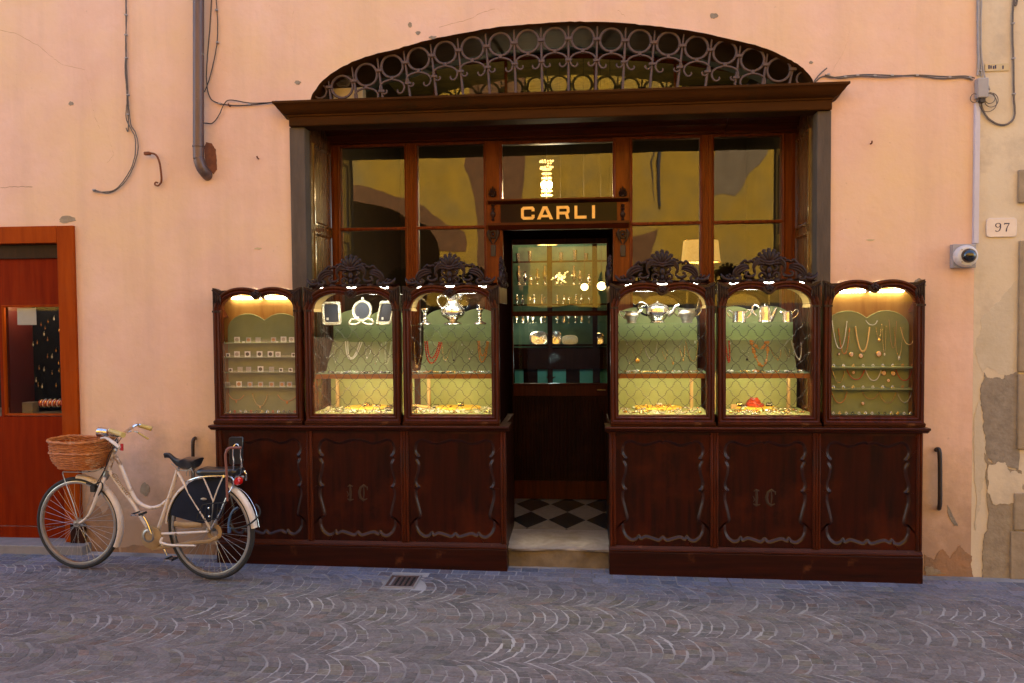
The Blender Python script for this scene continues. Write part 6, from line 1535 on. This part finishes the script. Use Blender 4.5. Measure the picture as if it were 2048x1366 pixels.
for s in (-1,1): sub(o,"handle",[(c.x+s*.55*k,.05,GS+.86*k),(c.x+s*.85*k,.05,GS+1.05*k),(c.x+s*.98*k,.05,GS+.85*k),(c.x+s*.78*k,.05,GS+.55*k),(c.x+s*.52*k,.05,GS+.42*k)],.0045)
# ---- case 5: plain pots
o,c,k = vessel("silver_pot","straight sided two handled silver pot at the left of the shelf","pot",1478,622,[(.62,0),(.64,.04),(.60,.10),(.56,.60),(.53,.96),(.55,1.0)],"straight sided silver service")
for s in (-1,1): sub(o,"handle",[(c.x+s*.54*k,.05,GS+.82*k),(c.x+s*.90*k,.05,GS+1.12*k),(c.x+s*1.05*k,.05,GS+.86*k),(c.x+s*.85*k,.05,GS+.52*k),(c.x+s*.58*k,.05,GS+.32*k)],.005)
o,c,k = vessel("coffee_pot","tall straight sided silver coffee pot with a long spout in the middle","coffee pot",1529,607,[(.36,0),(.37,.03),(.34,.10),(.31,.50),(.28,.78),(.27,.82),(.20,.86),(.06,.90),(.04,.93),(.07,.96),(.02,1.0)],"straight sided silver service")
sub(o,"handle",[(c.x-.26*k,.05,GS+.74*k),(c.x-.50*k,.05,GS+.92*k),(c.x-.66*k,.05,GS+.74*k),(c.x-.56*k,.05,GS+.46*k),(c.x-.44*k,.05,GS+.36*k)],.008)
sub(o,"spout",[(c.x+.30*k,.05,GS+.10*k),(c.x+.44*k,.05,GS+.34*k),(c.x+.62*k,.05,GS+.78*k)],[.024,.016,.009])
o,c,k = vessel("milk_jug","small straight sided silver milk jug with one handle at the right","jug",1574,622,[(.50,0),(.52,.04),(.48,.10),(.46,.60),(.44,.94),(.47,1.0)],"straight sided silver service")
sub(o,"handle",[(c.x+.45*k,.05,GS+.80*k),(c.x+.85*k,.05,GS+1.12*k),(c.x+1.02*k,.05,GS+.86*k),(c.x+.80*k,.05,GS+.50*k),(c.x+.48*k,.05,GS+.28*k)],.005)
sub(o,"spout",[(c.x-.44*k,.05,GS+.80*k),(c.x-.56*k,.05,GS+.90*k),(c.x-.66*k,.05,GS+.98*k)],[.012,.010,.004])
# ---- necklaces
def necklace(x0,y0,x1,y1,drop,Yt,Yb,bead,m,lab,cat="necklace",step=1.0,second=None,grp=None,pend=None,vary=0,name="necklace",pm="gold",squash=1.):
    bead *= 1.3 if bead < .004 else 1.1; a, b = ppt(x0,y0,Yt), ppt(x1,y1,Yt); zb = ppt((x0+x1)/2,drop,Yb).z; o = None
    def curve(sc=1.0):
        out = []; n = 60
        for i in range(n+1):
            t = i/n; x = a.x+(b.x-a.x)*(.5+(t-.5)*(1 if sc == 1 else .74)); u = abs(2*t-1); s = 1-u**2.4
            zt_ = a.z+(b.z-a.z)*t; z = zt_-(zt_-zb)*s*sc; y = Yt+(Yb-Yt)*s*sc; out.append(Vector((x,y,z)))
        return out
    o = thing(name,((a.x+b.x)/2,Yt,zb),lab,cat,grp)
    q = MB(); rg = random.Random(int(x0+y0+drop))
    for sc in ([1.0] if not second else [1.0,second]):
        c = curve(sc); acc = 0; last = c[0]; need = 0
        for i in range(1,len(c)):
            seg = (c[i]-c[i-1]).length; 
            while acc+seg >= need:
                t = (need-acc)/seg if seg > 0 else 0; p = c[i-1].lerp(c[i],max(0,min(1,t))); r = bead*(1+rg.uniform(-vary,vary)); q.ball(p,(r,r*.8,r*squash),6,4); need += bead*2*step
            acc += seg
    q.build("beads",m,o,smooth=60)
    q = MB(); q.tube(curve(),bead*.3,4); q.build("thread",m,o)
    if pend is not None:
        q = MB(); q.ball((( a.x+b.x)/2,Yb-.004,zb-pend[1]),(pend[0],.004,pend[1]),8,6); q.build("pendant",pm,o)
    return o
TT, TB = .215, .13
def tag_card(o,px,py,Y):
    p = ppt(px,py,Y); q = MB(); q.box(p.x-.004,p.x+.004,Y-.002,Y,p.z-.010,p.z+.010); q.build("price_tag","card_white",o)
# case 2
necklace(691,684,724,684,718,TT,TB,.0055,"pearl","double string of white pearls hung in the middle of the second case",second=.93)
necklace(651,690,672,690,715,TT,TB,.002,"silver","fine silver chain with a small drop, far left pad of the frame case",pend=(.006,.010),pm="silver")
n_ = necklace(668,688,685,688,722,TT,TB,.002,"silver","fine silver chain with pendant just left of the double pearls",pend=(.005,.012),pm="crystal"); tag_card(n_,667,693,TT-.01)
n_ = necklace(733,690,746,690,714,TT,TB,.002,"silver","fine silver chain just right of the double pearls",pend=(.006,.010),pm="silver"); tag_card(n_,738,693,TT-.01)
n_ = necklace(750,690,762,688,725,TT,TB,.002,"silver","fine silver chain with a dangling charm near the right of the frame case",pend=(.005,.013),pm="silver"); tag_card(n_,763,690,TT-.01)
necklace(770,684,784,684,728,TT,TB,.0042,"crystal","thick bundle of clear bead strings at the right of the frame case",second=.85)
# case 3
necklace(850,684,883,684,726,TT,TB,.0075,"coral","double string of red coral beads in the jug case",second=.76,pend=(.007,.006),pm="gold")
n_ = necklace(829,686,846,686,730,TT,TB,.0022,"gold","fine gold chain with a cluster pendant left of the coral beads",pend=(.014,.014),pm="amber"); tag_card(n_,841,688,TT-.01)
n_ = necklace(885,686,903,686,720,TT,TB,.0024,"gold","gold chain with a round pendant right of the coral beads",pend=(.008,.009),pm="silver_warm"); tag_card(n_,906,695,TT-.01)
n_ = necklace(904,692,918,690,718,TT,TB,.002,"dark_coin","fine dark chain with a small flower pendant in the jug case",pend=(.010,.009),pm="dark_coin"); tag_card(n_,924,690,TT-.01)
n_ = necklace(935,690,948,690,716,TT,TB,.002,"silver","fine silver chain with a pale drop left of the amber string",pend=(.007,.007),pm="cameo"); tag_card(n_,943,699,TT-.01)
necklace(956,683,977,683,724,TT,TB,.0062,"amber","string of translucent honey beads at the right of the jug case",second=.70,vary=.25)
# case 4
n_ = necklace(1252,690,1263,690,724,TT,TB,.0018,"silver","fine silver chain with a hanging drop at the left of the teapot case",pend=(.007,.010),pm="silver"); tag_card(n_,1254,689,TT-.01)
n_ = necklace(1263,688,1283,688,717,TT,TB,.002,"gold","fine gold chain with a large round locket in the teapot case",pend=(.020,.020),pm="gold")
necklace(1287,686,1314,686,718,TT,TB,.0045,"silver_warm","graduated dark gold necklace in the middle of the teapot case",vary=.3)
n_ = necklace(1322,690,1335,690,716,TT,TB,.002,"gold","thin gold chain right of the centre in the teapot case",pend=(.006,.008)); tag_card(n_,1325,693,TT-.01)
n_ = necklace(1337,690,1350,690,724,TT,TB,.002,"gold","thin gold chain with two small charms in the teapot case",pend=(.007,.013)); tag_card(n_,1342,697,TT-.01)
n_ = necklace(1371,682,1396,682,722,TT,TB,.0055,"gold","thick yellow gold rope necklace in the teapot case",squash=.7); tag_card(n_,1390,684,TT-.01)
necklace(1358,686,1369,686,718,TT,TB,.0035,"gold","short gold bead chain left of the thick gold rope",pend=(.008,.010))
# case 5
necklace(1450,682,1458,682,724,TT,TB,.007,"coral","single string of orange coral at the left edge of the pot case")
n_ = necklace(1482,690,1497,690,716,TT,TB,.0018,"silver","fine chain with a grey pearl drop left of the big amber necklace",pend=(.009,.012),pm="onyx"); tag_card(n_,1460,688,TT-.01)
necklace(1502,683,1536,683,732,TT,TB-.02,.0105,"amber","bold necklace of chunky golden amber nuggets in the pot case",vary=.45,second=.30)
necklace(1538,688,1562,688,718,TT,TB,.003,"gold","fine gold fringe necklace right of the amber nuggets",pend=(.005,.008))
n_ = necklace(1583,682,1602,684,718,TT,TB,.0045,"pearl","gold and pearl loop necklace at the right of the pot case",pend=(.008,.007),pm="pearl"); tag_card(n_,1587,689,TT-.01)
necklace(1566,690,1578,690,714,TT,TB,.002,"gold","tiny gold chain between the fringe and the pearl loop",pend=(.006,.006),pm="crystal")
# ---- pieces lying on the shelf and on the trays
def scatter(px0,px1,Z,Ya,Yb,n,kinds,lab,par_name,sz=(.004,.010),seed=1):
    rg = random.Random(seed); xa, xb = ppt(px0,740,0).x, ppt(px1,740,0).x
    q = {}
    for _ in range(n):
        k = rg.choice(kinds); q.setdefault(k,MB()); x, y = rg.uniform(xa,xb), rg.uniform(Ya,Yb); r = rg.uniform(*sz); t = rg.random()
        if t < .45: q[k].ball((x,y,Z+r*.7),(r,r,r*.7),7,5)
        elif t < .8:
            q[k].tube([(x+r*1.2*math.cos(a),y+r*.9*math.sin(a),Z+r*.5+r*.6*math.sin(a)*.5) for a in [2*math.pi*i/10 for i in range(10)]],r*.28,5,closed=True)
        else: q[k].ball((x,y,Z+r*.5),(r*1.6,r*.9,r*.5),7,5); q[k].ball((x+r,y-r,Z+r*.5),(r*.7,r*.7,r*.5),6,4)
    c = Vector(((xa+xb)/2,(Ya+Yb)/2,Z)); first = None
    o = thing(par_name,c,lab,"jewellery"); o['kind'] = 'stuff'
    nm = {"gold":"gold_pieces","silver":"silver_pieces","silver_warm":"pale_gold_pieces","pearl":"pearl_pieces","crystal":"glass_beads","onyx":"black_pieces","coral":"coral_pieces","amber":"amber_pieces","cameo":"cameo_pieces"}
    for k,m in q.items(): m.build(nm[k],k,o,smooth=60)
ZS = ZSH+.0012; ZF = zgb-.0015
place = ["","in the picture frame case","in the jug case","in the teapot case","in the pot case"]
spans = [(634,786),(826,982),(1243,1408),(1450,1612)]
kk = [["silver","crystal","pearl","onyx","silver"],["gold","silver_warm","onyx","amber","silver"],["gold","gold","silver_warm","pearl"],["gold","silver_warm","onyx","pearl","amber","silver"]]
for i,(a,b) in enumerate(spans):
    scatter(a+4,b-4,ZS,-.09,.06,54,kk[i],"rings and brooches strewn along the middle shelf "+place[i+1],"shelf_jewellery",(.006,.014),20+i)
    scatter(a,b,ZF,-.10,.30,120,[["crystal","crystal","pearl","silver"],["crystal","gold","pearl","crystal"],["crystal","gold","silver_warm"],["crystal","silver","gold"]][i],"loose beads and trinkets covering the lower felt floor "+place[i+1],"floor_jewellery",(.006,.015),40+i)
def tray(px0,px1,lab,seed):
    a, b = ppt(px0,812,.02), ppt(px1,812,.02); cx = (a.x+b.x)/2; rx = (b.x-a.x)/2; cy_ = ppt(px0,814,Z=ZF+.01) if False else None
    yy = at((px0+px1)/2,813,Z=ZF+.012).y
    o = thing("round_tray",(cx,yy,ZF),lab,"tray"); q = MB(); q.lathe((cx,yy,ZF+.0005),[(rx,0),(rx+.003,.005),(rx,.012),(rx*.97,.013)],36,sy=.80); q.build("yellow_pad","yellow_felt",o,bevel=0)
    return cx,yy,rx
T1 = tray(672,762,"round yellow felt tray with black earrings below the picture frames",1)
T2 = tray(860,953,"round yellow felt tray with a few brooches below the jug",2)
T3 = tray(1274,1372,"round yellow felt tray heaped with gold pieces below the teapot",3)
T4 = tray(1478,1573,"oval yellow tray under the coil of coral beads",4)
def small(nm,lab,cat,cx,cy_,z,mk,m,grp=None): o = thing(nm,(cx,cy_,z),lab,cat,grp); q = MB(); mk(q,cx,cy_,z); q.build("body",m,o,smooth=50); return o
def stand(q,x,y,z):
    for k in range(4): q.tube([(x-.018+.012*k,y,z),(x-.018+.012*k,y,z+.026),(x-.014+.012*k,y-.004,z+.034)],[.006,.005,.003],6)
    q.box(x-.026,x+.026,y-.006,y+.010,z,z+.010)
ZT_ = ZF+.014
for k,(cx,cy_,z,lab) in enumerate(((ppt(738,800,.27).x,.27,ZF,"black ring stand at the back of the picture frame case"),(ppt(756,800,.25).x,.25,ZF,"taller black ring stand beside it near the back right of the frame case"),(ppt(779,805,.22).x,.22,ZF,"black ring stand at the far right of the picture frame case"),(ppt(776,815,.06).x,.06,ZF,"black bracelet pad at the front right of the picture frame case"),(T1[0],T1[1],ZT_,"black earring card in the middle of the yellow tray under the frames"),
    (ppt(872,803,.26).x,.26,ZF,"black ring stand at the back of the jug case"),(T2[0]+.02,T2[1]+.02,ZT_,"black brooch card on the yellow tray under the jug"),(ppt(1488,800,.27).x,.27,ZF,"black ring stand at the back of the pot case"),(T4[0]-.12,T4[1],ZT_,"black earring card left of the coral coil"),(T4[0]+.12,T4[1],ZT_,"black earring card right of the coral coil"))):
    o = small("ring_stand",lab,"ring stand",cx,cy_,z,stand,"onyx","black ring stands and cards in the lower cases")
    q = MB(); rg = random.Random(k)
    for i in range(4): q.ball((cx-.016+.011*i,cy_-.010,z+.014+rg.uniform(0,.008)),.0045,6,4)
    q.build("studs","pearl" if k%2 else "gold",o)
def coil(q,x,y,z):
    rg = random.Random(5)
    for k in range(12):
        r = .075-.0045*k; h = z+.006+.0055*k
        pts = [(x+r*math.cos(a)*(1+.10*math.sin(3*a+k)),y+r*.8*math.sin(a),h+.004*math.sin(2*a+k*1.3)) for a in [2*math.pi*i/26 for i in range(26)]]
        q.tube(pts,.0052,6,closed=True)
small("coral_coil","heaped coil of orange coral bead strings on the oval tray in the pot case","beads",T4[0],T4[1],ZT_,coil,"coral")
rg = random.Random(77)
q = None
def heap(q,x,y,z):
    for _ in range(44): 
        a = rg.uniform(0,6.28); r = .13*math.sqrt(rg.random()); q.ball((x+r*math.cos(a),y+.7*r*math.sin(a),z+.006),(rg.uniform(.005,.011),rg.uniform(.005,.01),rg.uniform(.004,.012)),7,5)
o = small("gold_trinkets","gold rings and charms spread over the yellow tray below the teapot","jewellery",T3[0],T3[1],ZT_,heap,"gold"); o['kind'] = 'stuff'
def cube_(q,x,y,z): q.box(x-.022,x+.022,y-.02,y+.02,z,z+.032)
o = small("ring_box","small cream ring box standing behind the gold pieces in the teapot case","box",T3[0]+.02,T3[1]+.10,ZF,cube_,"pearl"); q = MB(); q.tube([(T3[0]+.02+.012*math.cos(a),T3[1]+.10,ZF+.040+.012*math.sin(a)) for a in [2*math.pi*i/14 for i in range(14)]],.003,5,closed=True); q.build("ring","gold",o)
o = small("ring_box","small glittering green ring box at the back left of the pot case","box",ppt(1468,800,.27).x,.27,ZF,cube_,"lining")
def bangle(q,x,y,z): q.tube(smoothpts([(x-.10,y+.02,z+.012),(x-.04,y+.03,z+.022),(x+.04,y-.01,z+.016),(x+.10,y-.03,z+.012)],4),.011,8)
small("gold_bracelet","chunky gold bracelet lying at the back left of the jug case floor","bracelet",ppt(838,806,.24).x,.24,ZF,bangle,"gold_leaf")
for px,ca,lab in ((1304,"gold","gold link bracelet laid slantwise on the middle shelf of the teapot case"),(890,"gold","gold link bracelet laid slantwise on the middle shelf of the jug case"),(832,"silver_warm","curved gold bracelet at the left end of the jug case middle shelf")):
    c = ppt(px,740,-.02)
    def lk(q,x,y,z):
        for k in range(9): q.ball((x-.07+.0175*k,y-.04+.010*k,z+.008),(.011,.008,.007),7,5)
    small("link_bracelet",lab,"bracelet",c.x,-.02,ZS,lk,ca)
for px,lab,m in ((1273,"ivory coloured carved box on the middle shelf of the teapot case","pearl"),(1512,"large leaf shaped golden brooch lying under the amber necklace","amber"),(1460,"pale shell dish at the left end of the pot case middle shelf","pearl")):
    c = ppt(px,742,-.03)
    small("shelf_ornament",lab,"ornament",c.x,-.03,ZS,lambda q,x,y,z: q.ball((x,y,z+.010),(.028,.018,.012),12,7),m)

# ---- case 1: coins on little shelves
FY_ = -.045
def flat_case_board(i,top_py):
    xa, xb = CX[i]; xc, w_ = (xa+xb)/2, xb-xa; c = cases[i]
    felt_board(xc,w_/2-.055,zgb-.01,at(516 if i == 0 else 1748,top_py,Y=-.03).z,-.034,"felt_board","felt_grey" if i == 0 else "felt",c,dip=.055)
    return xa+.045, xb-.045, c
xa, xb, c0c = flat_case_board(0,627)
srow = [685,714,744,774]
for py in srow:
    z = at(516,py,Y=-.07).z; MB().box(xa,xb,-.095,-.035,z-.008,z).build("ledge","felt_grey",c0c,bevel=.002); MB().box(xa,xb,-.0965,-.0955,z,z+.016).build("ledge_lip","glass_shelf",c0c,smooth=0)
coins = {685:[(474,0),(497,1),(516,2),(547,1),(567,0),(583,3)],714:[(456,4),(474,0),(495,5),(519,5),(541,5),(556,3),(587,4)],744:[(461,4),(480,2),(497,2),(521,5),(543,2),(562,4),(581,4)],774:[(455,2),(478,6),(500,7),(521,7),(543,7),(564,7),(579,7)]}
nmrow = {685:"top",714:"second",744:"third",774:"lowest"}
for py,row in coins.items():
    z = at(516,py,Y=-.07).z
    for j,(px,k) in enumerate(row):
        p = at(px,py,Y=-.075); s = .0235 if k in (5,0,6) else .021 if k != 4 else .016
        o = thing("coin_holder",(p.x,-.075,z),"square card coin holder, %s from the left on the %s ledge of the coin case"%(ORD[j],nmrow[py]),"coin holder","coins in card holders")
        MB().box(p.x-s,p.x+s,-.074,-.072,z+.0005,z+2*s).build("card",{0:"card_white",1:"card_grey",2:"card_grey",3:"card_white",4:"card_white",5:"card_white",6:"card_white",7:"card_grey"}[k],o)
        q = MB(); q.lathe((p.x,-.0745,z+s),[(s*.66,0),(s*.66,.002),(.0005,.0021)],18,axis='y'); q.build("coin",{0:"steel_dull",1:"copper_coin",2:"steel_dull",3:"steel_dull",4:"dark_coin",5:"dark_coin",6:"copper_coin",7:"copper_coin"}[k],o)
for j,(px,py) in enumerate(((447,684),(447,713),(447,743),(487,684),(554,684))):
    z = at(516,py+1,Y=-.08).z; p = at(px,py,Y=-.085)
    o = thing("price_card",(p.x,-.085,z),["tiny white price card at the left end of the top ledge of coins","tiny white price card at the left end of the second ledge of coins","tiny white price card at the left end of the third ledge of coins","tiny white price card between the first two coins of the top ledge","tiny white price card right of the orange coin on the top ledge"][j],"price card"); MB().box(p.x-.010,p.x+.010,-.086,-.085,z,z+.009).build("card","card_white",o)
for (x0_,x1_,y_,dr_,m,lab,r_) in ((457,488,788,800,"copper_coin","copper charm bracelet at the bottom left of the coin case",.0035),(505,535,787,812,"gold","looping gold chain at the bottom centre of the coin case",.0032),(556,592,790,802,"copper_coin","bronze charm bracelet with an orange figure at the bottom right of the coin case",.0035)):
    necklace(x0_,y_,x1_,y_+2,dr_,-.040,-.040,r_,m,lab,cat="bracelet",name="bracelet",pend=(.009,.012),pm="amber" if x0_ == 556 else m)
scf = lambda a,b,z,ya,yb,n,k,lab,s_: scatter(a,b,z,ya,yb,n,k,lab,"ring_row",(.005,.0075),s_)
def ringrow(px0,px1,z,n,lab0,Y,mats,grp):
    rg = random.Random(n+int(px0))
    for j in range(n):
        x = ppt(px0+(px1-px0)*j/(n-1),740,Y).x; o = thing("ring",(x,Y,z),lab0%ORD[j],"ring",grp)
        q = MB(); q.tube([(x+.008*math.cos(a),Y+.003*math.sin(a),z+.008+.008*math.sin(a)) for a in [2*math.pi*i/12 for i in range(12)]],.0024,5,closed=True); q.ball((x,Y-.003,z+.016),(.006,.004,.005),7,5); q.build("band",mats[rg.randrange(len(mats))],o)
ringrow(446,588,zgb+.0,14,"stone set ring, %s from the left along the foot of the coin case",-.08,["silver","pearl","gold","coral","onyx","silver"],"rings along the foot of the coin case")
# ---- case 6: chains, cameos and rings
xa, xb, c6 = flat_case_board(5,621)
for py in (733,776): z = at(1748,py,Y=-.07).z; MB().box(xa,xb,-.100,-.035,z-.014,z).build("ledge","felt",c6,bevel=.003)
FB = -.040
for a in (
 (1664,642,1694,642,697,.0034,"pearl","long string of small white pearls at the left of the gold chain case",{}),
 (1677,658,1699,655,708,.0048,"amber","string of brown coral chips left of the gold collar",dict(vary=.4)),
 (1711,655,1739,655,703,.0055,"gold_leaf","thick smooth gold collar necklace in the middle of the right case",dict(squash=1.6)),
 (1732,641,1755,641,650,.002,"pearl","very short fine chain with pearl ends near the top of the right case",{}),
 (1752,655,1762,655,676,.0022,"gold","thin gold chain with stacked rings right of the gold collar",dict(pend=(.012,.016),pm="gold")),
 (1764,648,1772,650,706,.0018,"gold","long thin gold chain ending in a small tag in the right case",dict(pend=(.006,.011),pm="pearl")),
 (1778,640,1793,642,696,.0018,"copper_coin","long thin chain with red stones near the right of the chain case",{}),
 (1788,655,1806,655,712,.0024,"gold","fine gold chain with a charm cluster low on the right board",dict(pend=(.010,.018),pm="silver_warm")),
 (1801,655,1833,655,689,.0030,"gold_leaf","plain round gold hoop necklace at the right edge of the case",{}),
 (1665,742,1689,742,765,.0042,"gold","oval link gold chain at the left of the middle row",dict(vary=.3)),
 (1694,740,1729,740,759,.0040,"coral","red coral choker left of the pearl choker in the middle row",{}),
 (1731,740,1762,740,761,.0036,"pearl","short pearl choker in the middle row of the right case",{}),
 (1792,740,1824,740,761,.0040,"coral","red coral choker at the right of the middle row",{}),
 (1663,784,1694,784,806,.0036,"amber","orange bead choker at the left of the lowest row",{}),
 (1725,784,1756,788,798,.0026,"copper_coin","thin red and gold chain near the middle of the lowest row",{}),
 (1758,784,1792,784,806,.0040,"gold","flat gold link choker right of centre in the lowest row",{}),
 (1794,784,1823,784,805,.0036,"silver_warm","pale link choker at the right of the lowest row",{})):
    x0_,y0_,x1_,y1_,dr_,r_,m,lab,kw = a
    necklace(x0_,y0_,x1_,y1_,dr_,FB,FB-.012,r_,m,lab,**kw)
for j,(px,py,r,lab) in enumerate(((1703,709,.017,"cameo below and left of the gold collar"),(1722,712,.017,"cameo right below the tip of the gold collar"),(1758,708,.021,"large pink cameo right of the gold collar"),(1707,745,.013,"small pale cameo above the first coral choker"),(1768,746,.019,"cameo left of the pair above the second ledge"),(1787,747,.018,"cameo right of the pair above the second ledge"),(1777,761,.013,"small pale cameo under the pair in the middle row"),(1726,807,.013,"small pale cameo low in the right case"),(1678,708,.010,"tiny pearl drop at the left foot of the coral chips"))):
    p = ppt(px,py,FB-.006); o = thing("cameo_brooch",p,lab,"cameo","cameo brooches on the right display board")
    q = MB(); q.lathe((p.x,FB-.002,p.z),[(r,0),(r,.004),(r*.8,.006),(r*.78,.004),(.0005,.004)],20,axis='y',sy=1.15); q.build("oval","gold" ,o)
    q = MB(); q.ball((p.x,FB-.006,p.z),(r*.74,.004,r*.86),12,8); q.build("cameo_relief","cameo",o)
z1_, z2_ = at(1748,733,Y=-.07).z, at(1748,776,Y=-.07).z
ringrow(1667,1825,z1_,9,"ring, %s from the left on the upper ledge of the right case",-.085,["silver","gold","pearl","silver","amber"],"rings on the upper ledge of the right case")
ringrow(1667,1825,z2_,9,"ring, %s from the left on the lower ledge of the right case",-.085,["silver","gold","pearl","silver","amber"],"rings on the lower ledge of the right case")
ringrow(1667,1822,zgb,13,"ring, %s from the left along the foot of the right case",-.08,["silver","gold","pearl","silver","onyx"],"rings along the foot of the right case")
